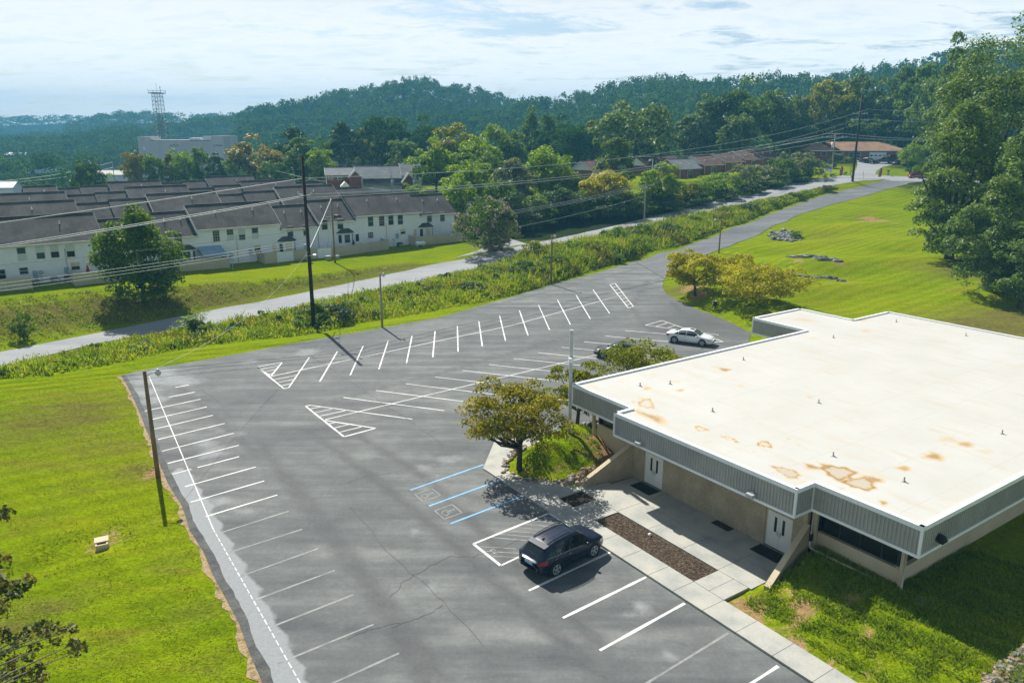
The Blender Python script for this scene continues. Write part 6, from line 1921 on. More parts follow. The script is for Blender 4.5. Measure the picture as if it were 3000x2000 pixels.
# ---------------------------------------------------------------- drain box and rocks on the lawns
dp_ = G(298, 1590)
r_ = thing('drain_box', 'small square concrete drain box sunk in the left lawn', 'drain box', (dp_[0], dp_[1], -.1), R(28))
m = MB(); m.box(-.3, .3, -.42, -.34, -.5, .2); m.box(-.3, .3, .34, .42, -.5, .2); m.box(-.3, -.22, -.34, .34, -.5, .2); m.box(.22, .3, -.34, .34, -.5, .2); m.build('chamber', stucco, r_)
m = MB(); m.box(-.34, .34, -.14, .46, .203, .26); m.build('lid', stucco, r_)
def rocks(name, pts, label, cat, mat, smin, smax, n, seed, spread=0.6, flat=0.7, on=None):
    P3 = [GT(*p) for p in pts]
    root = thing(name, label, cat, tuple(P3[0]))
    q = random.Random(seed)
    mats_ = mat if isinstance(mat, list) else [mat]
    for i in range(n):
        t = q.uniform(0, len(P3) - 1.001)
        k = int(t)
        p = P3[k] + (P3[k + 1] - P3[k]) * (t - k) + np.array([q.gauss(0, spread), q.gauss(0, spread), 0])
        s = q.uniform(smin, smax)
        zz = z1(p[0], p[1])
        m = MB(); m.blob((0, 0, 0), (s, s * q.uniform(.6, 1), s * flat * q.uniform(.7, 1.1)), seed * 100 + i, .25)
        o = m.build('stone', q.choice(mats_), root, loc=(p[0] - P3[0][0], p[1] - P3[0][1], zz - P3[0][2] + s * .2), rz=q.uniform(0, 6))
    return root
rocks('rock_pile', [(2262, 686), (2285, 698), (2310, 706), (2318, 690), (2295, 680), (2320, 705)], 'heap of grey stones overgrown with grass beside the drive', 'rocks', stone_grey, .25, .6, 90, 3, 0.9)
def outcrop(px, py, segs, label, seed):
    c = GT(px, py)
    root = thing('rock_outcrop', label, 'rock outcrop', tuple(c))
    for i, (dx, dy, a, b_, h) in enumerate(segs):
        p = GT(px + dx, py + dy)
        m = MB(); m.blob((0, 0, 0), (a, b_, h), seed + i, .22, 11, 7)
        m.build('rock', stone_grey, root, loc=(p[0] - c[0], p[1] - c[1], p[2] - c[2] - h * .25), rz=R(-8))
outcrop(2390, 757, [(-65, -5, 1.4, .5, .25), (-40, -3, 1.5, .7, .5), (-15, -3, 1.7, .6, .55), (15, 0, 1.6, .6, .5), (40, 5, 1.6, .5, .5), (62, 8, 1.0, .45, .4)], 'long pale rock outcrop in the middle of the right lawn', 20)
outcrop(2385, 812, [(-40, -3, 1.4, .35, .3), (-15, 0, 1.4, .4, .35), (10, 0, 1.1, .35, .3), (48, 4, 1.0, .4, .5)], 'low dark rock ledge nearer the golden trees', 40)
outcrop(2467, 825, [(0, 0, .75, .4, .45)], 'single white boulder at the right end of the rock ledge', 50)
# border stones round the planted mound
def uvpx(u, v, z=0.3): 
    p = uvw(u, v); return p
border = [(-1.9, -1.55), (-2.9, -2.75), (-4.1, -3.85), (-5.6, -4.2), (-6.9, -3.45), (-7.9, -2.0), (-8.2, 0.0)]
bp = np.array(dens([(a, b_, 0) for a, b_ in border], 0.26))
rb = thing('rock_border', 'ring of brown field stones round the planted mound', 'rock border', (BO[0], BO[1], 0), TH)
q = random.Random(11)
for i, p in enumerate(bp):
    for j in range(2):
        s = q.uniform(.10, .24)
        u, v = p[0] + q.gauss(0, .16), p[1] + q.gauss(0.1, .16)
        w = uvw(u, v)
        m = MB(); m.blob((0, 0, 0), (s, s * q.uniform(.6, 1), s * .75), i * 7 + j, .2, 7, 5)
        m.build('stone', stone if q.random() < .8 else stone_grey, rb, loc=(u, v, z1(w[0], w[1]) + s * .35), rz=q.uniform(0, 6))
for i in range(95):       # the heap by the wing wall
    s = q.uniform(.12, .30)
    u, v = q.uniform(-2.7, -1.05), 0
    v = q.uniform(-2.1, .9) 
    if v < -1.4 - (u + 1.9) * -1.1: continue
    w = uvw(u, v)
    m = MB(); m.blob((0, 0, 0), (s, s * q.uniform(.6, 1), s * .75), 900 + i, .2, 7, 5)
    m.build('stone', stone if q.random() < .85 else stone_grey, rb, loc=(u, v, z1(w[0], w[1]) + s * .4), rz=q.uniform(0, 6))
rb2 = thing('rock_border', 'row of dark stones beside the white lamp post at the far side', 'rock border', (BO[0], BO[1], 0), TH)
for i in range(44):
    s = q.uniform(.14, .32)
    u, v = q.uniform(-9.2, -6.5), q.uniform(5.0, 6.3)
    w = uvw(u, v)
    m = MB(); m.blob((0, 0, 0), (s, s * q.uniform(.6, 1), s * .8), 1900 + i, .2, 7, 5)
    m.build('stone', stone_grey if q.random() < .5 else dark_mulch, rb2, loc=(u, v, z1(w[0], w[1]) + s * .4), rz=q.uniform(0, 6))
# rocks and asphalt at the lower right corner
c0 = [tuple(G(*p, .3)) for p in [(2925, 2010), (2960, 1975), (3010, 1930), (3080, 1880), (3200, 1850), (3300, 2100), (2960, 2100)]]
sheet('side_lane', c0, tar, 0.06, 0.6, label='corner of dark asphalt lane at the lower right')
rocks('rock_border', [(2895, 2008), (2920, 1985), (2945, 1955), (2985, 1915), (3050, 1870)], 'pale rounded stones edging the lane in the lower right corner', 'rock border', [stone, stone_grey, stone], .08, .17, 150, 8, .12)
rocks('splash_stones', [(2690, 1750), (2705, 1765)], 'few grey stones under the rain pipe at the office corner', 'stones', stone_grey, .10, .20, 9, 4, .18)

# ---------------------------------------------------------------- cars
def lerp_tab(tab, x):
    """smooth interpolation of rows (x, a, b, ...)"""
    T = np.array(tab, float)
    xs = T[:, 0]
    out = []
    for c in range(1, T.shape[1]):
        # monotone cubic (Fritsch-Carlson)
        y = T[:, c]
        h = np.diff(xs); dl = np.diff(y) / h
        m_ = np.zeros(len(y)); m_[0], m_[-1] = dl[0], dl[-1]
        for i in range(1, len(y) - 1):
            m_[i] = 0 if dl[i - 1] * dl[i] <= 0 else 2 * dl[i - 1] * dl[i] / (dl[i - 1] + dl[i])
        i = int(np.clip(np.searchsorted(xs, x) - 1, 0, len(xs) - 2))
        t = (x - xs[i]) / h[i]
        out.append((2 * t**3 - 3 * t**2 + 1) * y[i] + (t**3 - 2 * t**2 + t) * h[i] * m_[i] + (-2 * t**3 + 3 * t**2) * y[i + 1] + (t**3 - t**2) * h[i] * m_[i + 1])
    return out
SHAPES = {
    # x along the car (rear negative): z_low, z_belt, z_top, half width, half width at the top
    'suv': dict(tab=[(-2.34, .44, .80, .86, .62, .46), (-2.29, .36, .96, 1.03, .80, .58), (-2.12, .29, 1.05, 1.18, .89, .62), (-1.80, .25, 1.09, 1.47, .925, .62), (-1.45, .23, 1.08, 1.585, .94, .635), (-.9, .22, 1.06, 1.655, .945, .655), (-.2, .22, 1.02, 1.68, .945, .665), (.30, .22, .99, 1.635, .945, .66), (.75, .22, .97, 1.43, .945, .66), (1.15, .23, .96, 1.12, .94, .72), (1.36, .24, .95, 1.035, .93, .77), (1.9, .25, .88, .95, .90, .72), (2.18, .29, .76, .83, .79, .60), (2.34, .38, .58, .64, .56, .42)],
                wheel=(-1.36, 1.34, .37), side=[(-1.85, -1.36, 1), (-1.30, -.42, 0), (-.35, .74, 0)], ws=(.52, 1.18), rw=(-2.18, -1.78), L=4.68),
    'sedan': dict(tab=[(-2.45, .42, .72, .78, .60, .48), (-2.38, .32, .90, .97, .80, .62), (-2.0, .24, .96, 1.06, .90, .72), (-1.65, .22, .96, 1.10, .92, .72), (-1.25, .21, .95, 1.30, .925, .62), (-.75, .20, .94, 1.43, .93, .60), (-.1, .20, .93, 1.48, .93, .61), (.4, .20, .92, 1.42, .93, .61), (.8, .20, .91, 1.20, .93, .65), (1.2, .21, .90, 1.00, .92, .74), (1.8, .22, .84, .90, .90, .74), (2.2, .25, .74, .80, .82, .64), (2.45, .36, .56, .62, .58, .46)],
                  wheel=(-1.45, 1.42, .345), side=[(-1.5, -1.12, 1), (-1.06, -.30, 0), (-.23, .85, 0)], ws=(.45, 1.14), rw=(-1.62, -1.02), L=4.9),
    'hatch': dict(tab=[(-2.0, .42, .72, .80, .60, .48), (-1.95, .32, .92, 1.05, .78, .6), (-1.75, .24, .95, 1.34, .85, .60), (-1.3, .22, .96, 1.46, .87, .60), (-.5, .21, .94, 1.52, .88, .61), (.2, .21, .92, 1.46, .88, .61), (.65, .21, .91, 1.22, .88, .65), (1.0, .21, .90, 1.02, .87, .72), (1.5, .23, .84, .90, .84, .68), (1.85, .27, .72, .78, .74, .58), (2.0, .36, .56, .62, .54, .44)],
                  wheel=(-1.25, 1.22, .33), side=[(-1.55, -1.05, 1), (-1.0, -.2, 0), (-.13, .7, 0)], ws=(.3, .95), rw=(-1.9, -1.55), L=4.0),
    'pickup': dict(tab=[(-2.9, .5, .95, 1.05, .90, .82), (-2.85, .40, 1.0, 1.12, .96, .86), (-.9, .36, 1.08, 1.14, .98, .86), (-.8, .36, 1.10, 1.75, .98, .70), (-.5, .36, 1.10, 1.86, .98, .70), (.5, .36, 1.10, 1.86, .98, .70), (.9, .36, 1.10, 1.62, .98, .72), (1.3, .36, 1.10, 1.26, .98, .80), (1.6, .36, 1.08, 1.18, .97, .86), (2.4, .38, 1.05, 1.14, .95, .84), (2.75, .42, .98, 1.06, .90, .78), (2.85, .5, .8, .9, .8, .7)],
                   wheel=(-1.75, 1.85, .42), side=[(-.72, .1, 0), (.17, 1.0, 0)], ws=(.62, 1.4), rw=(-.86, -.72), L=5.75),
}
def car(kind, label, paint, loc, rz, group=None, name='parked_car', cat='car', glass=None, rails=False, sunroof=False, detail=True, ribs_=False):
    S = SHAPES[kind]
    tab = S['tab']
    root = thing(name, label, cat, loc, rz, group)
    xs = np.linspace(tab[0][0], tab[-1][0], 64)
    def row(x): return lerp_tab(tab, x)
    def ring(x):
        zl, zb, zt_, w, wt = row(x)
        ce = max(zt_ - zb, .02)
        half = [(0, zl), (.80 * w, zl), (.955 * w, zl + .10 * (zb - zl)), (w, zl + .42 * (zb - zl)), (w * .992, zl + .74 * (zb - zl)), (w * .965, zb),
                (w * .965 + (wt - w * .965) * .5, zb + ce * .55), (wt + .01, zt_ - ce * .14), (wt * .93, zt_ - ce * .04), (wt * .55, zt_ + .004), (0, zt_ + .014)]
        return [(x, y, z) for y, z in half] + [(x, -y, z) for y, z in half[-2:0:-1]]
    m = MB()
    rings = [ring(x) for x in xs]
    n = len(rings[0])
    vs = [p for r in rings for p in r]
    fs = []
    for i in range(len(xs) - 1):
        for k in range(n):
            k2 = (k + 1) % n
            fs.append((i * n + k, i * n + k2, (i + 1) * n + k2, (i + 1) * n + k))
    fs.append(tuple(range(n)))
    fs.append(tuple(range((len(xs) - 1) * n, len(xs) * n))[::-1])
    m.add(vs, fs)
    m.build('body', paint, root, True)
    g_ = glass or glass_car
    def side_y(x, z):
        zl, zb, zt_, w, wt = row(x)
        ce = zt_ - zb
        zs = [zl + .42 * (zb - zl), zl + .74 * (zb - zl), zb, zb + ce * .55, zt_ - ce * .14]
        ys = [w, w * .992, w * .965, w * .965 + (wt - w * .965) * .5, wt + .01]
        return float(np.interp(z, zs, ys))
    # side windows follow the body side
    for sgn in (-1, 1):
        for (xa, xb, tri_) in S['side']:
            m = MB()
            vs, fs = [], []
            K = 8
            for i in range(K + 1):
                x = xa + (xb - xa) * i / K
                zl, zb, zt_, w, wt = row(x)
                lo, hi = zb + .035, zb + (zt_ - zb) * .84
                if tri_: hi = lo + (hi - lo) * (0.25 + 0.75 * i / K)
                hi = max(hi, lo + .02)
                for z in (lo, (lo + hi) / 2, hi):
                    vs.append((x, sgn * (side_y(x, z) + .010), z))
            for i in range(K):
                for j in range(2):
                    a = i * 3 + j
                    f_ = (a, a + 3, a + 4, a + 1)
                    fs.append(f_ if sgn > 0 else f_[::-1])
            m.add(vs, fs)
            m.build('side_window', g_, root)
        if detail:
            m = MB()
            xa, xb = S['side'][0][0], S['side'][-1][1]
            pts = []
            for i in range(13):
                x = xa + (xb - xa) * i / 12
                zl, zb, zt_, w, wt = row(x)
                pts.append((x, sgn * (side_y(x, zb + .02) + .012), zb + .02))
            m.tube(pts, .011, 5)
            m.build('window_trim', chrome, root)
            for xh in ((S['side'][-1][0] - .1), (S['side'][-2][0] - .1)):
                zl, zb, zt_, w, wt = row(xh)
                m = MB(); m.bar((xh - .09, sgn * (side_y(xh, zb - .13) + .025), zb - .13), (xh + .09, sgn * (side_y(xh, zb - .13) + .025), zb - .12), .03, .035)
                m.build('door_handle', chrome, root)
            # door gaps
            for xh in (S['side'][-1][0] - .03, S['side'][-1][1] + .12):
                zl, zb, zt_, w, wt = row(xh)
                m = MB(); m.bar((xh, sgn * (side_y(xh, .45) + .001), .38), (xh, sgn * (side_y(xh, zb) + .002), zb), .008, .012, up=(1, 0, 0))
                m.build('door_gap', plastic_black, root)
    # windscreen and rear window: strips of the loft, lifted and inset
    def screen(x0, x1, nm, mat_):
        vs, fs = [], []
        K, J = 8, 8
        for i in range(K + 1):
            x = x0 + (x1 - x0) * i / K
            zl, zb, zt_, w, wt = row(x)
            ce = zt_ - zb
            for j in range(J + 1):
                s = -1 + 2 * j / J
                y = s * wt * .92
                z = float(np.interp(abs(y), [0, wt * .55, wt * .93], [zt_ + .014, zt_ + .004, zt_ - ce * .04]))
                vs.append((x, y, z + .012))
        for i in range(K):
            for j in range(J):
                a = i * (J + 1) + j
                fs.append((a, a + J + 1, a + J + 2, a + 1))
        m = MB(); m.add(vs, fs)
        return m.build(nm, mat_, root, True)
    screen(*S['ws'], 'windscreen', glass_green if kind != 'hatch' else g_)
    screen(*S['rw'], 'rear_window', glass_green if kind == 'sedan' else g_)
    if sunroof:
        screen(-.05, .36, 'sunroof', g_).scale = (1, .55, 1)
    # wheels
    wx0, wx1, wr = S['wheel']
    for x in (wx0, wx1):
        for sgn in (-1, 1):
            w = row(x)[3]
            ar = MB(); ar.tube([(x, sgn * (w - .22), wr + .01), (x, sgn * (w + .006), wr + .01)], wr + .075, 24)
            ar.build('wheel_arch', plastic_black, root)
            ty = MB(); ty.tube([(x, sgn * (w - .21), wr), (x, sgn * (w - .19), wr), (x, sgn * (w + .000), wr), (x, sgn * (w + .022), wr)], [wr * .9, wr, wr, wr * .9], 24)
            wl = ty.build('wheel', rubber, root, True)
            rm_ = MB(); rm_.tube([(x, sgn * (w + .0225), wr), (x, sgn * (w + .028), wr)], [wr * .70, wr * .68], 20)
            rm_.build('rim', plastic_black, wl)
            sp_k = MB()
            for k in range(5):
                a = 2 * math.pi * k / 5 + .3
                for da in (-.16, .16):
                    sp_k.bar((x + .06 * math.cos(a), sgn * (w + .034), wr + .06 * math.sin(a)), (x + wr * .66 * math.cos(a + da), sgn * (w + .034), wr + wr * .66 * math.sin(a + da)), .055, .012, up=(0, 1, 0))
            sp_k.tube([(x, sgn * (w + .03), wr), (x, sgn * (w + .045), wr)], .07, 10)
            for k in range(20):
                a, b_ = 2 * math.pi * k / 20, 2 * math.pi * (k + 1) / 20
                sp_k.bar((x + wr * .67 * math.cos(a), sgn * (w + .032), wr + wr * .67 * math.sin(a)), (x + wr * .67 * math.cos(b_), sgn * (w + .032), wr + wr * .67 * math.sin(b_)), .03, .016, up=(0, 1, 0))
            sp_k.build('spokes', steel, wl)
    x0, x1 = tab[0][0], tab[-1][0]
    # lamps hug the corners
    def corner_lamp(xa, xb, za, zb_, nm, mat_, sgn):
        m = MB()
        vs, fs = [], []
        K = 6
        for i in range(K + 1):
            x = xa + (xb - xa) * i / K
            for z in (za, (za + zb_) / 2, zb_):
                vs.append((x, sgn * (side_y(x, min(z, row(x)[1] - .005)) + .012), min(z, row(x)[2] - .01)))
        for i in range(K):
            for j in range(2):
                a = i * 3 + j
                f_ = (a, a + 3, a + 4, a + 1)
                fs.append(f_ if sgn > 0 else f_[::-1])
        m.add(vs, fs)
        return m.build(nm, mat_, root)
    zr = row(x0 + .25)[1]
    zf = row(x1 - .3)[1]
    for sgn in (-1, 1):
        corner_lamp(x0 + .02, x0 + .42, zr - .22, zr - .02, 'tail_lamp', tail_red, sgn)
        corner_lamp(x1 - .55, x1 - .10, zf - .16, zf - .0, 'headlight', lamp_clear, sgn)
        zl, zb, zt_, w, wt = row(S['side'][-1][1] - .08)
        m = MB(); m.blob((S['side'][-1][1] - .02, sgn * (w + .12), zb + .08), (.10, .12, .08), 5, .05, 8, 6)
        m.build('mirror', paint, root, True)
    if detail:
        zr2 = row(x0 + .1)[1]
        m = MB(); m.box(x0 - .035, x0 + .06, -.26, .26, zr2 - .33, zr2 - .18); m.build('licence_plate', plate_mat, root)
        m = MB(); m.box(x0 + .0, x0 + .12, -.62, .62, .38, .44); m.build('bumper_trim', plastic_black, root)
        m = MB(); m.box(x1 - .10, x1 + .01, -.36, .36, .42, .62); m.build('grille', plastic_black, root)
    if rails:
        for sgn in (-1, 1):
            pts = []
            for i in range(9):
                x = -1.5 + 1.9 * i / 8
                r_ = row(x)
                pts.append((x, sgn * r_[4] * .93, r_[2] + (.02 if i in (0, 8) else .05)))
            m = MB(); m.tube(pts, .022, 6); m.build('roof_rail', plastic_black, root)
        pts = [(-1.88, s * .62, row(-1.88)[2] + .02) for s in (-1, -.5, 0, .5, 1)]
        m = MB()
        for s0, s1 in zip((-.60, -.3, .3), (-.3, .3, .60)):
            m.add([(-1.55, s0, row(-1.55)[2] + .014), (-1.55, s1, row(-1.55)[2] + .014), (-1.88, s1, row(-1.55)[2] - .05), (-1.88, s0, row(-1.55)[2] - .05), (-1.55, s0, row(-1.55)[2] - .02), (-1.55, s1, row(-1.55)[2] - .02), (-1.88, s1, row(-1.55)[2] - .085), (-1.88, s0, row(-1.55)[2] - .085)], [(0, 1, 2, 3), (7, 6, 5, 4), (3, 2, 6, 7), (0, 3, 7, 4), (1, 5, 6, 2)])
        m.build('spoiler', paint, root)
        m = MB(); m.add([(-1.46, -.03, row(-1.46)[2] + .012), (-1.46, .03, row(-1.46)[2] + .012), (-1.22, 0, row(-1.22)[2] + .012), (-1.42, 0, row(-1.42)[2] + .11)], [(0, 1, 3), (1, 2, 3), (2, 0, 3)]); m.build('roof_fin', plastic_black, root)
        for y in (-.42, -.2, .2, .42):
            m = MB(); m.tube([(x, y, row(x)[2] + .006) for x in np.linspace(-1.3, .1, 7)], .010, 5); m.build('roof_rib', paint, root)
        m = MB(); m.bar((-2.20, -.25, row(-2.2)[2] + .035), (-2.13, .2, row(-2.12)[2] + .04), .02, .02); m.build('wiper', plastic_black, root)
    return root
rw_, fw_ = G(1633, 1690), G(1747, 1631)
c = uvw(5.34 - 0.90, -7.2)
ang = TH + R(90)
rw, fw = np.array(uvw(5.5, -8.66)), np.array(uvw(5.17, -5.87))
dirc = (fw - rw) / np.linalg.norm(fw - rw)
sidec = np.array([-dirc[1], dirc[0]])
cc = (rw + fw) / 2 + sidec * 0.93 + dirc * 0.01
car('suv', 'dark navy SUV parked nose to the pavement beside the hatched bay', car_navy, (cc[0], cc[1], 0), math.atan2(dirc[1], dirc[0]), 'parked cars', name='parked_suv', cat='SUV', rails=True)
ZC = lambda x, y: (1750 + x * 400 / 2352, 900 + y * 400 / 2352)
rw, fw = G(*ZC(1325, 615))[:2], G(*ZC(1800, 675))[:2]
dirc = (fw - rw) / np.linalg.norm(fw - rw)
sidec = np.array([-dirc[1], dirc[0]])
cc = (rw + fw) / 2 + sidec * 0.92
car('sedan', 'white sedan with sunroof parked across the far bays by the office', car_white, (cc[0], cc[1], 0), math.atan2(dirc[1], dirc[0]), 'parked cars', cat='sedan', sunroof=True)
bc = G(1815, 1047)
car('sedan', 'black sedan half hidden behind the middle dogwood tree', car_black, (bc[0], bc[1], 0), math.atan2(bvec[1], bvec[0]) + math.pi, 'parked cars', cat='sedan', detail=False)
lc = uvw(18.9, -7.0)
lc = G(2335, 2215)
ax = BV
car('suv', 'dark car whose roof just shows at the bottom edge', car_black, (lc[0], lc[1] , 0), math.atan2(BV[1], BV[0]), 'parked cars', cat='SUV', name='parked_suv', rails=True)
rc = GD(2684, 522, 214)
car('hatch', 'small red hatchback on the crossroad', car_red, (rc[0], rc[1], z1(rc[0], rc[1]) + .08), R(-4), 'cars by the house', cat='hatchback', name='red_hatchback', detail=False)
for (px, py, d, kd, pt, rz, lab) in [(2546, 470, 246, 'suv', car_black, R(-70), 'black SUV parked left of the white garage door'), (2590, 472, 245, 'pickup', car_blue, R(170), 'dark blue pickup in front of the garage door'), (2612, 470, 251, 'pickup', car_black, R(175), 'dark pickup truck parked right of the garage door'), (2642, 474, 243, 'suv', car_black, R(-80), 'dark SUV parked by the yellow-green tree')]:
    p = GD(px, py, d)
    car(kd, lab, pt, (p[0], p[1], z1(p[0], p[1]) + .08), rz, 'cars by the house', detail=False)
# ---------------------------------------------------------------- vegetation
def leaf_quads(P, N, L, W, rg, fold=0.25):
    """diamond leaves at P (n,3) facing N, lengths L, widths W"""
    n = len(P)
    N = N / (np.linalg.norm(N, axis=1)[:, None] + 1e-9)
    T = rg.normal(size=(n, 3))
    T -= N * (T * N).sum(1)[:, None]
    T /= np.linalg.norm(T, axis=1)[:, None] + 1e-9
    B = np.cross(N, T)
    L = L[:, None]; W = W[:, None]
    a = P - T * L * .5
    c = P + T * L * .5 - N * L * fold * .4
    b = P + B * W * .5 + N * L * fold * .3
    d = P - B * W * .5 + N * L * fold * .3
    return np.stack([a, b, c, d], 1)

def clump_leaves(C, RC, per, leaf, rg, squash=1.0, up=0.35, rand=0.7):
    """leaves on the outer shells of clumps; C (k,3), RC (k,)"""
    k = len(C)
    w = RC ** 2
    cnt = np.maximum(6, (per * k * w / w.sum()).astype(int))
    idx = np.repeat(np.arange(k), cnt)
    n = len(idx)
    D = rg.normal(size=(n, 3))
    D /= np.linalg.norm(D, axis=1)[:, None]
    D[:, 2] = np.where(D[:, 2] < -0.35, -D[:, 2] * 0.6, D[:, 2])
    r = RC[idx] * (0.55 + 0.5 * rg.random(n) ** 0.5)
    off = D * r[:, None]
    off[:, 2] *= squash
    P = C[idx] + off
    N = D + np.array([0, 0, up]) + rg.normal(size=(n, 3)) * rand
    L = leaf * (0.65 + 0.7 * rg.random(n))
    return leaf_quads(P, N, L, L * 0.62, rg)

def tree_parts(seed, kind, W, H, nleaf, leaf, nclump=60):
    rg = np.random.default_rng(seed)
    if kind == 'broad':
        th, cz, rz = 0.24, 0.60, 0.40
    elif kind == 'tall':
        th, cz, rz = 0.14, 0.55, 0.46
    elif kind == 'spread':
        th, cz, rz = 0.24, 0.60, 0.38
    elif kind == 'spreadlow':
        th, cz, rz = 0.12, 0.50, 0.46
    elif kind == 'low':
        th, cz, rz = 0.10, 0.46, 0.50
    elif kind == 'shrub':
        th, cz, rz = 0.05, 0.50, 0.50
    else:
        th, cz, rz = 0.06, 0.5, 0.5
    D = rg.normal(size=(nclump, 3))
    D /= np.linalg.norm(D, axis=1)[:, None]
    ph = rg.random(6) * 6.28
    az = np.arctan2(D[:, 1], D[:, 0])
    lob = 1 + 0.16 * np.sin(2 * az + ph[0]) + 0.12 * np.sin(3 * az + ph[1] + 2 * D[:, 2]) + 0.10 * np.sin(5 * D[:, 2] + ph[2])
    rad = (0.45 + 0.45 * rg.random(nclump) ** 0.45) * lob
    if kind == 'conifer':
        t = rg.random(nclump) ** 1.15
        rr = (W / 2) * (1 - t) ** 0.85 * (0.55 + 0.4 * rg.random(nclump)) + 0.03 * W
        C = np.stack([np.cos(az) * rr, np.sin(az) * rr, H * (0.06 + 0.92 * t)], 1)
        RC = W * (0.07 + 0.11 * (1 - t)) * (0.8 + 0.4 * rg.random(nclump))
    else:
        C = np.stack([D[:, 0] * rad * W / 2, D[:, 1] * rad * W / 2, H * cz + D[:, 2] * rad * H * rz * 0.92], 1)
        if kind.startswith('spread'):
            C[:, 2] = np.round(C[:, 2] / (H * 0.105)) * (H * 0.105) + rg.normal(size=nclump) * H * 0.02
        if kind == 'low':
            hh = np.clip(C[:, 2] / H, 0, 1)
            k = np.interp(hh, [0, .15, .35, .65, .9, 1], [.95, 1.15, 1.1, .85, .5, .25])
            C[:, :2] *= k[:, None]
        if kind == 'tall':
            hh = np.clip((C[:, 2] / H - 0.1) / 0.9, 0, 1)
            k = np.interp(hh, [0, .25, .6, .85, 1], [.6, 1.0, .95, .62, .3])
            C[:, :2] *= k[:, None]
        RC = W * (0.085 + 0.075 * rg.random(nclump)) * (0.86 if kind.startswith('spread') else 1.0)
    sq = 0.55 if kind.startswith('spread') else 0.8
    V = clump_leaves(C, RC, nleaf / nclump, leaf, rg, sq)
    lim = 0.03 * H
    V = V[(V[:, :, 2] > lim).all(1)]
    m = MB()
    r0 = 0.026 * H if kind not in ('spread', 'spreadlow', 'shrub') else 0.032 * H
    topz = H * (cz + 0.1 if kind != 'conifer' else 0.92)
    lean = rg.normal(size=2) * 0.03 * W
    fork = H * th
    m.tube([(0, 0, -0.02 * H), (0, 0, H * 0.02), (lean[0] * .4, lean[1] * .4, fork), (lean[0], lean[1], topz)], [r0 * 1.35, r0, r0 * .82, r0 * .18], 7)
    order = np.argsort(-np.hypot(C[:, 0], C[:, 1]))
    for j in order[:: max(1, nclump // 13)][:13]:
        c = C[j]
        z0 = min(fork + (c[2] - fork) * 0.25 * rg.random(), c[2])
        z0 = max(z0, H * th * .6)
        f = (z0 - 0) / max(topz, .01)
        s = np.array([lean[0] * f, lean[1] * f, z0])
        mid = (s + c) / 2 + np.array([0, 0, -0.03 * H]) + rg.normal(size=3) * .02 * W
        m.tube([tuple(s), tuple(mid), tuple(c)], [r0 * .45, r0 * .28, r0 * .08], 5)
    return m, V

VAR = {}
def variants(key, kind, W, H, nleaf, leaf, n, nclump=60):
    out = []
    for i in range(n):
        m, V = tree_parts(hash(key) % 1000 + i * 17 if False else sum(map(ord, key)) * 7 + i * 17, kind, W, H, nleaf, leaf, nclump)
        out.append((m.mesh('trunk', bark, True), array_mesh('crown', V, leaf_green)))
    VAR[key] = (W, H, out, [0])
variants('broad_far', 'broad', 12, 14, 5200, 0.62, 6, 70)
variants('tall_far', 'tall', 9, 16, 5200, 0.58, 5, 70)
variants('conifer_far', 'conifer', 5, 9, 2000, 0.42, 3, 46)
variants('broad_mid', 'broad', 10, 11, 7000, 0.42, 4, 80)
variants('belt', 'low', 10, 11, 7000, 0.42, 4, 85)
variants('shrub_mid', 'shrub', 5, 4, 2600, 0.30, 5, 40)
variants('shrub_small', 'shrub', 2, 1.6, 900, 0.14, 4, 24)

def with_mat(o, mat):
    o.material_slots[0].link = 'OBJECT'
    o.material_slots[0].material = mat

def plant_at(key, x, y, W, H, mat, label, name='tree', cat='tree', group=None, trunk_mat=None, zoff=0.0):
    W0, H0, vs, cnt = VAR[key]
    tm, cm = vs[cnt[0] % len(vs)]
    cnt[0] += 1
    root = thing(name, label, cat, (x, y, z1(x, y) + zoff), random.uniform(0, 6.28), group)
    root.scale = (W / W0, W / W0, H / H0)
    t = link(bpy.data.objects.new('trunk' if name != 'shrub' else 'stem', tm), root)
    c = link(bpy.data.objects.new('crown' if name != 'shrub' else 'foliage', cm), root)
    if trunk_mat: with_mat(t, trunk_mat)
    with_mat(c, mat)
    return root
def plant(key, px, ptop, wpx, d, mat, label, name='tree', cat='tree', group=None, trunk_mat=None):
    p = GD(px, ptop, d)
    zb = z1(p[0], p[1])
    W = wpx / FPX * d * 1.06
    return plant_at(key, p[0], p[1], W, max(1.2, p[2] - zb), mat, label, name, cat, group, trunk_mat)

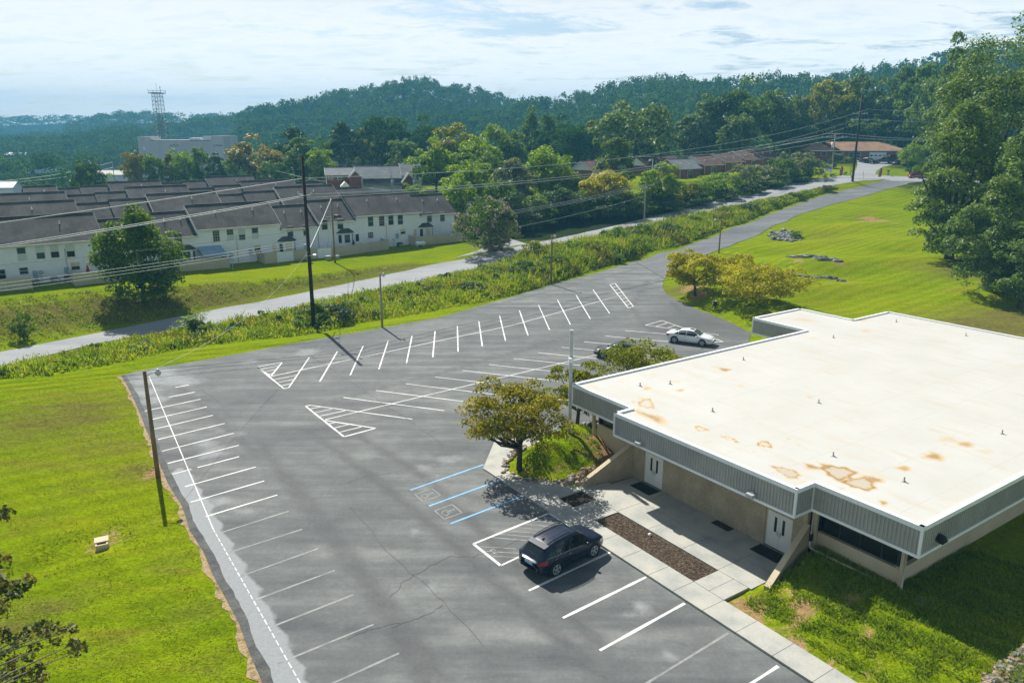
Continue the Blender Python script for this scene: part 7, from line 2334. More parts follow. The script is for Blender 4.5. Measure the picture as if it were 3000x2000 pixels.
gw = 'trees beyond the townhouses'
BF, TF, CF, BM, SM = 'broad_far', 'tall_far', 'conifer_far', 'broad_mid', 'shrub_mid'
for a in [
    (BF, 249, 470, 92, 222, leaf_deep, 'dark round tree behind the left townhouse roofs'),
    (BF, 232, 487, 50, 219, leaf_green, 'smaller ragged tree against the left side of the dark round tree'),
    (BF, 322, 514, 66, 224, leaf_bright, 'low green bush just right of the dark round tree', 'shrub', 'shrub'),
    (BF, 389, 440, 72, 262, leaf_orange, 'orange tinted tree below the left end of the concrete building'),
    (BF, 443, 446, 62, 256, leaf_green, 'green tree before the concrete building, right of the orange one'),
    (TF, 493, 440, 50, 260, leaf_olive, 'olive tree with a brown top before the concrete building'),
    (BF, 535, 436, 78, 258, leaf_bright, 'bright green tree below the middle of the concrete building'),
    (BF, 582, 431, 78, 256, leaf_green, 'leafy green tree below the right end of the concrete building'),
    (TF, 632, 456, 56, 254, leaf_deep, 'dark narrow tree between the green and the orange crowns'),
    (BF, 668, 470, 50, 262, leaf_bright, 'pale green low tree in front of the large orange tree'),
    (BF, 742, 402, 160, 272, leaf_orange, 'large orange and green tree right of the concrete building'),
    (TF, 857, 360, 92, 286, leaf_deep, 'tall dark tree with domed top above the townhouse roofs'),
    (TF, 878, 388, 96, 262, leaf_green, 'lighter green tree standing before the tall domed one'),
    (BF, 933, 432, 84, 256, leaf_bright, 'yellow-green lower tree beside the brick apartments'),
    (BF, 800, 468, 70, 256, leaf_green, 'green tree behind the pale transformer pole'),
    (TF, 1003, 351, 82, 290, leaf_deep, 'dark cone shaped tree left of the biggest round crown'),
    (BF, 958, 400, 60, 292, leaf_green, 'mid green tree left of the dark cone shaped tree'),
    (BF, 1117, 337, 150, 300, leaf_blue, 'biggest round dark green crown before the central hill'),
    (BF, 1060, 385, 70, 296, leaf_olive, 'small tree with an orange patch left of the biggest round crown'),
    (BF, 1238, 347, 130, 300, leaf_blue, 'broad dark tree right of the biggest round crown'),
    (BF, 1180, 405, 90, 285, leaf_green, 'lower green tree between the two biggest crowns'),
    (BF, 1290, 392, 90, 275, leaf_deep, 'dark rounded bush tree behind the bright green corner tree'),
    (BF, 1400, 402, 150, 218, leaf_bright, 'yellow-green crown at the right shoulder of the rusty topped olive tree'),
    (BF, 1300, 405, 110, 222, leaf_olive, 'olive green crown at the left shoulder of the rusty topped tree'),
    (BF, 1338, 371, 185, 228, leaf_olive, 'large olive tree with a rusty top right of the brick apartments'),
    (BF, 1273, 412, 130, 214, leaf_bright, 'bright green tree overhanging the right end of the brick apartments'),
    (BF, 1372, 470, 150, 190, leaf_bright, 'yellow-green tree behind the right end of the nearest townhouses'),
    (BF, 1420, 440, 120, 205, leaf_green, 'green tree between the olive tree and the rounded magnolia'),
    (BF, 1212, 536, 62, 200, leaf_bright, 'low yellow-green bush tree above the townhouse ridge'),
    (BF, 1452, 363, 120, 262, leaf_bright, 'light green tree below the right shoulder of the central hill'),
    (TF, 1505, 452, 120, 178, leaf_pale, 'magnolia with pale glinting leaves behind the flowering tree'),
    (BF, 1505, 390, 90, 262, leaf_green, 'mid green tree just right of the light green hill foot tree'),
    (TF, 1557, 328, 76, 300, leaf_green, 'tall narrow green tree in the gap between the two hills'),
    (TF, 1606, 322, 74, 298, leaf_green, 'tall green tree right of the narrow one in the gap'),
    (BF, 1645, 345, 120, 286, leaf_blue, 'rounded blue-green tree below the right hill'),
    (BF, 1692, 366, 130, 272, leaf_blue, 'domed blue-green tree with a dark base'),
    (TF, 1738, 339, 76, 282, leaf_olive, 'slim yellowish tree left of the great dark crown'),
    (BF, 1605, 420, 150, 186, leaf_bright, 'bright green rounded tree above the dark roadside mass'),
    (BF, 1860, 294, 205, 248, leaf_mature, 'great dark broad crown in the middle of the far trees'),
    (TF, 1806, 398, 110, 194, leaf_mature, 'ivy clad tree in front of the great dark crown'),
    (BF, 1772, 498, 150, 174, leaf_gold, 'yellow leaved tree low among the dark roadside trees'),
    (BF, 1940, 482, 135, 176, leaf_bright, 'bright green round tree behind the T topped pole'),
    (TF, 2018, 326, 84, 268, leaf_mature, 'left slope of the tall dark group behind the bungalows'),
    (TF, 2074, 292, 112, 266, leaf_mature, 'middle crown of the tall dark group behind the bungalows'),
    (TF, 2131, 259, 92, 264, leaf_deep, 'peaked dark crown of the tall group behind the bungalows'),
    (BF, 2200, 234, 165, 268, leaf_green, 'big sunlit crown right of the peaked dark tree'),
    (BF, 2170, 330, 110, 255, leaf_mature, 'lower dark crown right behind the bungalow roofs'),
    (BF, 2285, 253, 120, 276, leaf_mature, 'green crown above the rising hedge'),
    (TF, 2335, 262, 92, 280, leaf_green, 'narrow green crown left of the orange tipped tree'),
    (BF, 2385, 256, 92, 285, leaf_olive, 'olive crown in the wood left of the ranch house'),
    (BF, 2450, 227, 165, 290, leaf_olive, 'tall orange tipped tree behind the ranch house'),
    (BF, 2525, 228, 120, 288, leaf_mature, 'dark green crown behind the far dark utility pole'),
    (BF, 2600, 238, 130, 284, leaf_mature, 'broad dark crown behind the ranch house garage'),
    (TF, 2662, 186, 100, 280, leaf_mature, 'tall crown above the right end of the ranch house'),
    (TF, 2718, 168, 116, 268, leaf_green, 'tall sunlit crown right of the ranch house'),
    (BF, 2760, 210, 130, 240, leaf_mature, 'dark crown between the ranch house and the big right trees'),
    (TF, 2808, 130, 120, 205, leaf_mature, 'tall loose topped tree against the sky left of the big right tree'),
    (BF, 2560, 330, 120, 275, leaf_green, 'lower green tree directly behind the ranch house roof'),
    (BF, 2680, 330, 130, 270, leaf_deep, 'dark lower tree behind the right hip of the ranch house'),
    (BF, 2440, 340, 130, 280, leaf_deep, 'dark lower tree behind the left wing of the ranch house'),
    (BF, 2330, 360, 120, 268, leaf_deep, 'dark lower tree above the hedge left of the ranch house'),
    (BF, 2785, 400, 140, 225, leaf_mature, 'low dark tree left of the big right tree'),
]:
    k, px, pt, w, d, mt, lb = a[:7]
    nm = a[7] if len(a) > 7 else 'tree'
    plant(k, px, pt, w, d, mt, lb, nm, 'tree' if nm == 'tree' else 'shrub', gw)
# dark roadside belt between the public road and the bungalows
gr = 'roadside trees along the public road'
for a in [
    ('belt', 1508, 560, 130, 158, leaf_deep, 'dark tree beside the flowering tree at the roadside'),
    ('belt', 1570, 560, 130, 163, leaf_green, 'dark green roadside tree below the pale magnolia'),
    ('belt', 1640, 545, 130, 167, leaf_deep, 'deep green roadside tree below the bright rounded one'),
    ('belt', 1705, 560, 120, 168, leaf_green, 'roadside tree left of the yellow leaved one'),
    ('belt', 1790, 560, 130, 168, leaf_deep, 'dark roadside tree below the yellow leaved one'),
    ('belt', 1860, 555, 110, 172, leaf_green, 'roadside tree just left of the T topped pole'),
    ('belt', 1945, 560, 110, 174, leaf_deep, 'dark lower tree right of the T topped pole'),
    ('belt', 1345, 512, 150, 172, leaf_bright, 'tall yellow-green tree rising behind the flowering tree'),
    ('belt', 1405, 575, 120, 160, leaf_deep, 'dark tree directly behind the flowering tree'),
    ('belt', 1462, 515, 130, 166, leaf_green, 'green tree between the flowering tree and the pale magnolia'),
    ('belt', 1290, 560, 90, 180, leaf_green, 'green tree at the right corner of the nearest townhouse row'),
    ('belt', 1660, 480, 110, 176, leaf_green, 'tall green tree above the roadside belt, left of the ivy clad tree'),
    (SM, 2012, 531, 96, 181, leaf_olive, 'hedge bush topped with brown vines below the grey roofed bungalow'),
    (SM, 2068, 513, 100, 186, leaf_bright, 'yellow-green hedge bush below the second bungalow'),
    (SM, 2118, 503, 96, 190, leaf_bright, 'bright hedge bush below the third bungalow'),
    (SM, 2172, 484, 100, 195, leaf_pale, 'grey-green hedge bush before the fourth bungalow'),
    (SM, 2226, 474, 104, 200, leaf_pale, 'tall feathery hedge bush below the topmost bungalow'),
    (SM, 2285, 463, 100, 205, leaf_green, 'green hedge bush in the upper part of the hedge'),
    (SM, 2338, 440, 110, 210, leaf_pale, 'tall pale green tree-like bush near the end of the hedge'),
    (SM, 2378, 466, 70, 212, leaf_green, 'last hedge bush before the house lawn'),
    (SM, 2050, 565, 70, 178, leaf_deep, 'dark hedge bush low beside the road, lower left of the hedge'),
    (SM, 2130, 550, 80, 183, leaf_deep, 'dark hedge bush low beside the road, middle of the hedge'),
    (SM, 2205, 532, 80, 189, leaf_deep, 'dark hedge bush low beside the road, upper part of the hedge'),
    (SM, 2275, 520, 80, 196, leaf_deep, 'dark hedge bush low beside the road near the hedge end'),
    (SM, 2345, 512, 80, 204, leaf_deep, 'dark bush at the end of the hedge beside the white sign'),
]:
    plant(*a, 'shrub' if a[0] == SM else 'tree', 'hedge bush' if a[0] == SM else 'tree', gr)
# conifer row before the tan roofs
for i, (px, pt, w, mt, lb) in enumerate([(938, 470, 30, leaf_deep, 'small conifer at the left end of the row'), (968, 478, 26, leaf_green, 'short green conifer second from the left'), (1022, 462, 44, leaf_deep, 'wide dark conifer with a domed top in the left part of the row'), (1048, 458, 36, leaf_green, 'green conifer right of the wide dark one'), (1076, 452, 30, leaf_deep, 'slim pointed conifer in the middle of the row'), (1097, 464, 30, leaf_deep, 'dark squat conifer right of the slim pointed one'),
                                        (1114, 451, 26, leaf_deep, 'thin spire conifer right of the middle of the row'), (1136, 449, 36, leaf_green, 'taller feathery conifer in the right part of the row'), (1166, 438, 46, leaf_pale, 'tallest pale green conifer of the row'), (1195, 458, 34, leaf_green, 'green conifer beside the tallest one'), (1214, 448, 44, leaf_deep, 'broad dark conifer at the right end of the row')]):
    plant(CF, px, pt, w, 258, mt, lb + '', 'conifer', 'conifer', 'conifer row behind the brick apartments')
for a in [(2795, 560, 110, 128, 'low dark bush under the left edge of the big right trees'), (2850, 600, 120, 116, 'low dark bush at the foot of the big right trees'), (2905, 665, 120, 104, 'dark bush between the big tree and the drooping one'), (2960, 740, 110, 90, 'dark bush under the drooping tree at the right edge'), (2755, 520, 80, 150, 'low bush beside the crossroad under the big right trees')]:
    plant(SM, *a[:4], leaf_mature, a[4], 'shrub', 'shrub', 'bushes under the big right trees')
# trees and bushes by the ranch house and on the lawns
plant(BM, 2678, 418, 76, 226, leaf_bright, 'yellow-green small tree beside the ranch house driveway')
plant(SM, 2690, 478, 56, 222, leaf_deep, 'dark bush under the yellow-green tree by the red car', 'shrub', 'shrub')
plant(CF, 2440, 452, 30, 236, leaf_deep, 'dark egg shaped arborvitae on the house lawn', 'conifer', 'conifer')
plant(SM, 2484, 457, 24, 250, leaf_bright, 'small bright bush against the ranch house wall', 'shrub', 'shrub')
plant(SM, 2458, 448, 24, 249, leaf_deep, 'dark bush at the corner of the ranch house', 'shrub', 'shrub')
plant(SM, 2522, 462, 24, 250, leaf_brown, 'reddish bush left of the parked black SUV', 'shrub', 'shrub')
plant('shrub_small', 2418, 517, 16, 212, leaf_green, 'tiny bush at the foot of the white sign', 'shrub', 'shrub')
plant('shrub_small', 2440, 515, 18, 212, leaf_deep, 'tiny dark bush right of the white sign', 'shrub', 'shrub')
plant('shrub_small', 2475, 508, 14, 218, leaf_green, 'tiny bush near the left red flag', 'shrub', 'shrub')
plant(SM, 2328, 700, 36, 140, leaf_bright, 'green bush on the right end of the grey stone heap', 'shrub', 'shrub')
plant('broad_mid', 2740, 545, 70, 168, leaf_mature, 'low leafy bough at the foot of the big right trees', 'shrub', 'shrub')
plant(SM, 58, 918, 60, 86, leaf_green, 'round green bush alone on the left bank', 'shrub', 'shrub')
plant(SM, 1425, 700, 40, 142, leaf_deep, 'clipped bush under the flowering tree, left', 'shrub', 'shrub', 'clipped bushes under the flowering tree')
plant(SM, 1455, 702, 30, 142, leaf_deep, 'clipped bush under the flowering tree, middle', 'shrub', 'shrub', 'clipped bushes under the flowering tree')
plant(SM, 1472, 702, 30, 143, leaf_deep, 'clipped bush under the flowering tree, right', 'shrub', 'shrub', 'clipped bushes under the flowering tree')

def special(seed, kind, W, H, nleaf, leaf, nclump, mat, x, y, label, cat='tree', trunk=bark, name='tree', group=None, flowers=None, zoff=0):
    m, V = tree_parts(seed, kind, W, H, nleaf, leaf, nclump)
    root = thing(name, label, cat, (x, y, z1(x, y) + zoff), 0, group)
    m.build('trunk', trunk, root, True)
    link(bpy.data.objects.new('crown', array_mesh('crown', V, mat)), root)
    if flowers:
        rg = np.random.default_rng(seed + 1)
        c = V.mean(1)
        ctr = np.array([0, 0, H * .55])
        out = np.linalg.norm((c - ctr) / np.array([W / 2, W / 2, H * .45]), axis=1)
        idx = np.where(out > 0.72)[0]
        idx = rg.choice(idx, min(len(idx), flowers), replace=False)
        P = np.repeat(c[idx], 4, 0) + rg.normal(size=(len(idx) * 4, 3)) * .13 + (np.repeat(c[idx], 4, 0) - ctr) * .03
        F = leaf_quads(P, rg.normal(size=P.shape) + np.array([0, 0, .4]), np.full(len(P), .30), np.full(len(P), .25), rg)
        link(bpy.data.objects.new('flowers', array_mesh('flowers', F, petal)), root)
    return root
def spx(px, ptop, wpx, d):
    p = GD(px, ptop, d)
    return p[0], p[1], wpx / FPX * d * 1.03, p[2] - z1(p[0], p[1])
# street tree in front of the townhouses
x, y, W, H = spx(384, 584, 248, 101)
special(51, 'low', W * .88, H, 26000, 0.34, 150, leaf_green, x, y, 'round green street tree standing before the long beige fence')
x, y, W, H = spx(1432, 565, 178, 137)
special(52, 'low', W * .95, H, 10000, 0.36, 80, leaf_green, x, y, 'flowering crape myrtle with pink blossom at the end of the townhouses', trunk=bark_pale, flowers=480)
# dogwoods round the office
tp_ = uvw(-5.15, -3.4)
special(61, 'spread', 6.3, 6.3, 12500, 0.17, 100, leaf_dogwood, tp_[0], tp_[1], 'yellowing dogwood on the stone edged mound at the office corner', group='dogwoods by the office')
special(62, 'spread', 4.4, 5.0, 6000, 0.18, 70, leaf_olive, GD(1695, 1060, 53)[0], 53.0, 'dogwood behind the white lamp post, partly hidden by the roof corner', group='dogwoods by the office')
special(63, 'spread', 6.4, 5.75, 8500, 0.19, 95, leaf_olive, GD(1885, 990, 57)[0], 57.0, 'dogwood hiding the black sedan beyond the roof edge', group='dogwoods by the office')
x, y, W, H = spx(2045, 738, 180, 99)
special(64, 'spread', W * 1.12, H, 11000, 0.27, 85, leaf_gold, x, y, 'left golden tree with two trunks at the drive corner', group='golden trees at the drive corner')
x, y, W, H = spx(2160, 752, 110, 105)
special(65, 'spreadlow', W * 1.35, H, 6000, 0.28, 60, leaf_gold, x, y, 'smaller golden tree behind, between the other two', group='golden trees at the drive corner')
x, y, W, H = spx(2225, 775, 235, 90)
special(66, 'spreadlow', W * 1.08, H * 1.04, 11500, 0.26, 120, leaf_gold, x, y, 'big golden tree nearest the office wing', group='golden trees at the drive corner')
mb_ = GT(2094, 908)
r_ = thing('litter_bin', 'small dark litter bin under the golden trees', 'bin', tuple(mb_))
m = MB(); m.tube([(0, 0, 0), (0, 0, .75)], [.05, .05], 6); m.build('stand', plastic_black, r_)
m = MB(); m.tube([(0, 0, .55), (0, 0, 1.1)], [.22, .27], 10); m.build('bucket', plastic_black, r_)
m = MB(); m.tube([(0, 0, 1.102), (0, 0, 1.16)], [.30, .26], 10); m.build('lid', steel, r_)
# big trees at the right edge
gb = 'big trees at the right edge'
for sd_, px, pt, w, d, kd, nl, lf, nc, lab in [(71, 2965, 82, 310, 122, 'broad', 24000, .42, 150, 'biggest leafy tree filling the upper right corner'), (72, 2955, 478, 225, 92, 'low', 20000, .34, 120, 'leafy tree drooping over the right lawn, below the biggest one'), (73, 2858, 240, 225, 112, 'low', 24000, .40, 140, 'leafy tree left of and below the biggest right tree'), (74, 3090, 330, 260, 100, 'broad', 14000, .4, 110, 'tree half outside the right edge of the picture'), (75, 3030, 640, 190, 86, 'low', 9000, .32, 80, 'lowest drooping tree at the right edge beside the lawn'), (76, 2865, 250, 150, 165, 'tall', 9000, .5, 90, 'tall dark tree behind the left side of the biggest right tree')]:
    x, y, W, H = spx(px, pt, w, d)
    special(sd_, kd, W, H, nl, lf, nc, leaf_mature, x, y, lab, group=gb)
# near tree at the lower left corner: long branches reaching into view
rg = np.random.default_rng(81)
nb_ = np.array([-19.0, 19.5, 0.0])
root = thing('tree', 'browning leafy tree reaching in at the lower left corner', 'tree', tuple(nb_))
cl_px = [(5, 1855), (30, 1870), (55, 1885), (20, 1915), (50, 1935), (90, 1852), (125, 1838), (150, 1850), (168, 1880), (205, 1845), (215, 1885), (230, 1905), (100, 1900), (85, 1925), (60, 1965), (25, 1955), (5, 1990), (110, 1965), (125, 1985), (70, 1995), (30, 1722), (75, 1706), (52, 1735), (10, 1728), (35, 1750), (4, 1645), (2, 1520), (12, 1505), (-40, 1800), (-60, 1880), (-90, 1950), (-120, 1750), (-150, 1850), (-60, 1720), (-200, 1780), (-250, 1900), (-130, 1620)]
C = np.array([GD(px, py, 22.5 + rg.uniform(-.8, .8)) for px, py in cl_px]) - nb_
RC = np.where(np.array([p[0] for p in cl_px]) > -20, .26, .7) * (0.8 + .5 * rg.random(len(C)))
V = clump_leaves(C, RC, 120, .17, rg, .8, .2, .9)
link(bpy.data.objects.new('crown', array_mesh('crown', V, leaf_brown)), root)
m = MB()
m.tube([(0, 0, -.2), (0, 0, 1.5), (.3, .3, 5.5), (.2, .5, 9)], [.24, .2, .13, .05], 8)
for c in C:
    z0 = max(1.5, c[2] * .75)
    s = np.array([.2, .3, z0])
    mid = (s * .4 + c * .6) + np.array([0, 0, .25])
    m.tube([tuple(s), tuple(mid), tuple(c)], [.05, .03, .010], 5)
m.build('trunk', bark_pale, root, True)

# ---- weed strip between the lot and the road
front_px = [(-300, 1145), (0, 1112), (137, 1100), (367, 1059), (497, 1030), (750, 996), (880, 984), (1060, 945), (1240, 918), (1420, 885), (1550, 852), (1640, 824), (1755, 786), (1860, 754), (1978, 727), (2058, 697), (2250, 622), (2374, 578), (2450, 554)]
back_px = [(-300, 1150), (0, 1085), (137, 1052), (367, 1000), (497, 974), (750, 930), (880, 902), (1060, 861), (1240, 824), (1420, 783), (1550, 746), (1640, 722), (1755, 701), (1860, 676), (1978, 648), (2058, 630), (2250, 588), (2374, 560), (2450, 546)]
FW = np.array([GT(*p) for p in front_px])
BW = np.array([GT(*p) for p in back_px])
hts = np.array([1.0, 1.0, 1.1, 1.15, 1.15, 1.2, 1.3, 1.25, 1.2, 1.35, 1.9, 2.1, 2.0, 2.0, 1.9, 1.6, 1.1, .85, .5])
seglen = np.linalg.norm(np.diff((FW + BW) / 2, axis=0), axis=1) * (np.linalg.norm(FW - BW, axis=1)[:-1] + .5)
def strip_pts(n, rg, lo=0.0, hi=1.0):
    k = rg.choice(len(seglen), n, p=seglen / seglen.sum())
    t = rg.random(n)
    s = lo + (hi - lo) * rg.random(n)
    a = FW[k] + (FW[k + 1] - FW[k]) * t[:, None]
    b = BW[k] + (BW[k + 1] - BW[k]) * t[:, None]
    p = a + (b - a) * s[:, None]
    h = hts[k] + (hts[k + 1] - hts[k]) * t
    return p, h, s
def wob(x, y, f, ph):
    return np.sin(x * f + ph) * np.cos(y * f * 1.3 + ph * 2) * .5 + np.sin((x + y) * f * 2.1 + ph * 3) * .5
def blades(P, H, Wd, rg, lean=.35):
    n = len(P)
    az = rg.random(n) * 6.283
    side = np.stack([np.cos(az), np.sin(az), np.zeros(n)], 1)
    l = np.stack([rg.normal(size=n) * lean, rg.normal(size=n) * lean, np.ones(n)], 1) * H[:, None]
    w = side * Wd[:, None]
    return np.stack([P - w * .5, P + w * .5, P + l * .75 + w * .35, P + l], 1)
rg = np.random.default_rng(91)
P, H, S = strip_pts(44000, rg)
edge_ = np.minimum(1, np.minimum(S, 1 - S) * 5 + .35)
mod = 0.72 + .30 * wob(P[:, 0], P[:, 1], .35, 1.0) + .32 * wob(P[:, 0], P[:, 1], .9, 2.0) + .18 * rg.normal(size=len(P))
Hh = np.clip(H * edge_ * mod, .15, 3.2)
P[:, 2] = zt(P[:, 0], P[:, 1])
V1 = blades(P, Hh, .10 + .10 * rg.random(len(P)), rg)
lv = rg.choice(len(P), 48000)
Q = P[lv] + np.stack([rg.normal(size=48000) * .15, rg.normal(size=48000) * .15, Hh[lv] * (.35 + .65 * rg.random(48000))], 1)
V2 = leaf_quads(Q, rg.normal(size=Q.shape) + np.array([0, 0, .8]), .26 * (.6 + .8 * rg.random(len(Q))), .16 * (.6 + .8 * rg.random(len(Q))), rg)
w_ = wob(P[:, 0], P[:, 1], .22, 4.0) + .25 * rg.normal(size=len(P))
br_ = w_ > .42
o = link(bpy.data.objects.new('weed_strip', array_mesh('weed_strip', np.concatenate([V1[~br_], V2]), weed_mat)))
tag(o, 'tall rank weeds filling the strip between the car park and the road', 'weeds', kind='stuff')
o = link(bpy.data.objects.new('seedhead_weeds', array_mesh('seedhead_weeds', V1[br_], weed_brown)))
tag(o, 'brown seed-headed weeds scattered through the weed strip', 'weeds', kind='stuff')
for nm_, mt_, k0 in (('brush', leaf_green, 0), ('brush', leaf_bright, 1), ('brush', leaf_deep, 2)):
    P, H, S = strip_pts(230, rg, .10, .95)
    Rc = H * (.22 + .28 * rg.random(len(P)))
    C = np.stack([P[:, 0], P[:, 1], zt(P[:, 0], P[:, 1]) + Rc * .7], 1)
    CC = np.concatenate([C + rg.normal(size=C.shape) * Rc[:, None] * np.array([.8, .8, .35]) for _ in range(3)])
    V = clump_leaves(CC, np.tile(Rc, 3) * .75, 70, .26, rg, .8, .4, .6)
    tag(link(bpy.data.objects.new(nm_, array_mesh(nm_, V, mt_))), ['mid green', 'bright green', 'dark green'][k0] + ' leafy brush tangled through the weed strip', kind='stuff')
# bushes standing in the strip
nbush = 0
rgb = np.random.default_rng(95)
for i, (px, s, w, h, mt, lab) in enumerate([(1560, .75, 5.5, 3.6, leaf_olive, 'tall rounded bush beside the lamp post in the weeds'), (1530, .35, 4, 2.6, leaf_deep, 'dark bush at the foot of the lamp post in the weeds'), (1620, .3, 4.5, 2.6, leaf_green, 'green bush right of the lamp post in the weeds'), (1680, .6, 4.5, 2.6, leaf_bright, 'light bush in the widest part of the weeds'), (1745, .4, 4.5, 2.5, leaf_olive, 'olive bush before the T topped pole'), (1800, .65, 5, 3.0, leaf_bright, 'bright bush below the T topped pole'),
        (1880, .5, 5, 2.8, leaf_green, 'green bush right below the T topped pole'), (1960, .4, 5, 2.7, leaf_deep, 'dark bush at the drive bend'), (2030, .6, 4.5, 2.4, leaf_bright, 'bright bush past the drive bend'), (2110, .45, 4.5, 2.2, leaf_olive, 'olive bush behind the curved arm lamp post'), (2190, .5, 4.2, 1.9, leaf_deep, 'dark low bush in the upper weeds'), (2260, .4, 4, 1.6, leaf_bright, 'bright low bush in the upper weeds'), (2330, .5, 3.6, 1.6, leaf_green, 'green low bush near the upper end of the weeds'), (2420, .4, 3.4, 1.3, weed_brown, 'brown grass tuft at the upper end of the weeds'),
        (1440, .6, 4, 2.0, leaf_green, 'low green bush left of the tall rounded one'), (1380, .3, 3.5, 1.7, leaf_deep, 'dark low bush in the middle weeds'), (1260, .55, 3.5, 1.5, leaf_olive, 'olive low bush in the middle weeds'), (970, .22, 5.0, 2.4, leaf_deep, 'dark leafy bush right of the utility pole sapling'), (1020, .45, 3.2, 1.6, leaf_green, 'green bush left of the middle lamp post'), (900, .25, 4.2, 2.4, leaf_green, 'green bush round the foot of the utility pole sapling'), (590, .6, 3.2, 2.0, leaf_green, 'green bush under the left sapling in the weeds'), (420, .3, 2.6, 1.1, leaf_deep, 'dark low bush in the left weeds'), (650, .35, 3, 1.4, leaf_deep, 'dark low bush right of the left sapling')]):
    k = int(np.clip(np.searchsorted([p[0] for p in front_px], px) - 1, 0, len(front_px) - 2))
    t = (px - front_px[k][0]) / (front_px[k + 1][0] - front_px[k][0])
    a, b = FW[k] + (FW[k + 1] - FW[k]) * t, BW[k] + (BW[k + 1] - BW[k]) * t
    p = a + (b - a) * s
    plant_at(SM, p[0], p[1], w, h, mt, lab, 'shrub', 'shrub', 'bushes in the weed strip')
def sapling(px, py, h, label, seed):
    p = GT(px, py)
    q = random.Random(seed)
    root = thing('sapling', label, 'sapling', tuple(p), 0, 'feathery saplings in the weeds')
    m = MB()
    stems = [(q.uniform(-.8, .8), q.uniform(-.5, .5), h * q.uniform(.6, 1)) for _ in range(5)]
    for (x, y, z) in stems: m.tube([(x * .3, y * .3, -.1), (x, y, z)], [.04, .015], 5)
    m.build('stem', bark_pale, root)
    PP, NN = [], []
    for (x, y, z) in stems:
        for j in range(16):
            a = q.uniform(0, 6.28); el = q.uniform(-.2, .7); L = q.uniform(.6, 1.1)
            z0 = z * q.uniform(.45, 1.0)
            for s in np.linspace(.15, 1, 9):
                c = np.array([x * z0 / z + math.cos(a) * L * s, y * z0 / z + math.sin(a) * L * s, z0 + el * L * s - .35 * s * s * L])
                for sd in (-1, 1):
                    PP.append(c + np.array([-math.sin(a), math.cos(a), 0]) * sd * .13); NN.append((q.gauss(0, .3), q.gauss(0, .3), 1))
    rg_ = np.random.default_rng(seed)
    V = leaf_quads(np.array(PP), np.array(NN), np.full(len(PP), .30), np.full(len(PP), .11), rg_)
    link(bpy.data.objects.new('fronds', array_mesh('fronds', V, leaf_bright)), root)
sapling(934, 952, 3.9, 'feathery bright green sapling at the foot of the tall dark pole', 3)
sapling(577, 990, 3.4, 'feathery bright green sapling in the left part of the weeds', 4)
# ---- grass blades where the lawn is close: bank right of the forecourt and the mound
rg = np.random.default_rng(101)
def tufts(name, uvpoly, n, hmin, hmax, label, mat=turf_mat, thr=-.5):
    a = np.array(uvpoly)
    U = rg.uniform(a[:, 0].min(), a[:, 0].max(), n * 3)
    Vv = rg.uniform(a[:, 1].min(), a[:, 1].max(), n * 3)
    ins = poly_inside(U, Vv, uvpoly)
    U, Vv = U[ins][:n], Vv[ins][:n]
    x, y = BO[0] + BU[0] * U + BV[0] * Vv, BO[1] + BU[1] * U + BV[1] * Vv
    c = wob(x, y, 1.7, .5) + .5 * wob(x, y, 4.1, 2.0)
    keep = c + .5 * rg.normal(size=len(x)) > thr
    for (su, sv, sr) in [(14.6, -1.6, .8), (13.2, -1.2, .5), (17, -.9, .55), (18.6, -1.7, .7), (15.6, .3, .5), (20.5, -1.2, .6)]:
        keep &= np.hypot(U - su, (Vv - sv) * 1.6) > sr * (.55 + .7 * rg.random(len(U)))
    keep &= Vv > -3.0 + .35 * np.sin(U * 2.3) * np.sin(U * .9 + 1)
    x, y, c = x[keep], y[keep], c[keep]
    P = np.stack([x, y, zt(x, y)], 1)
    H = hmin + (hmax - hmin) * np.clip(.5 + .4 * c + .25 * rg.normal(size=len(x)), 0, 1)
    V = blades(P, H, .035 + .03 * rg.random(len(x)), rg, .55)
    o = link(bpy.data.objects.new(name, array_mesh(name, V, mat)))
    tag(o, label, 'grass', kind='stuff')
tufts('grass_bank', [(12.3, -3.0), (24.5, -2.9), (26, 1.0), (22, 9), (16.5, 9), (16.3, 2.7), (12.1, 2.6)], 42000, .05, .22, 'clumpy grass on the bank right of the forecourt')
tufts('mound_grass', [(-1.9, 1.2), (-3.0, -2.0), (-4.2, -3.2), (-5.6, -3.6), (-6.7, -2.9), (-7.6, -1.5), (-7.8, 1.0), (-6.0, 3.0), (-2.6, 1.6)], 7000, .03, .11, 'low dark ground cover on the planted mound', mat=leaf_green, thr=.15)

bp_ = [(-200, 905), (0, 880), (216, 858), (400, 848), (560, 838), (760, 822), (1000, 797), (1210, 775), (1000, 812), (760, 862), (560, 915), (300, 965), (150, 995), (0, 1022), (-200, 1060)]
BP = [tuple(GT(*p)[:2]) for p in bp_]
X = rg.uniform(-95, -10, 120000); Y = rg.uniform(70, 140, 120000)
ins = poly_inside(X, Y, BP)
X, Y = X[ins], Y[ins]
c = wob(X, Y, .9, 1.1) + .6 * wob(X, Y, 2.3, 3.0)
kp = c + .6 * rg.normal(size=len(X)) > -.1
X, Y, c = X[kp], Y[kp], c[kp]
V = blades(np.stack([X, Y, zt(X, Y)], 1), .12 + .28 * np.clip(.4 + .4 * c + .3 * rg.normal(size=len(X)), 0, 1.4), .09 + .08 * rg.random(len(X)), rg, .7)
kb = wob(X, Y, .35, 2.2) + .5 * rg.normal(size=len(X)) > .45
tag(link(bpy.data.objects.new('bank_grass', array_mesh('bank_grass', V[kb], weed_brown))), 'dry tufted grass on the bank below the townhouses', kind='stuff')
tag(link(bpy.data.objects.new('bank_grass', array_mesh('bank_grass', V[~kb], turf_mat))), 'green tufted grass on the bank below the townhouses', kind='stuff')
px_ = rg.uniform(-60, 760, 200000); py_ = rg.uniform(1130, 2010, 200000)
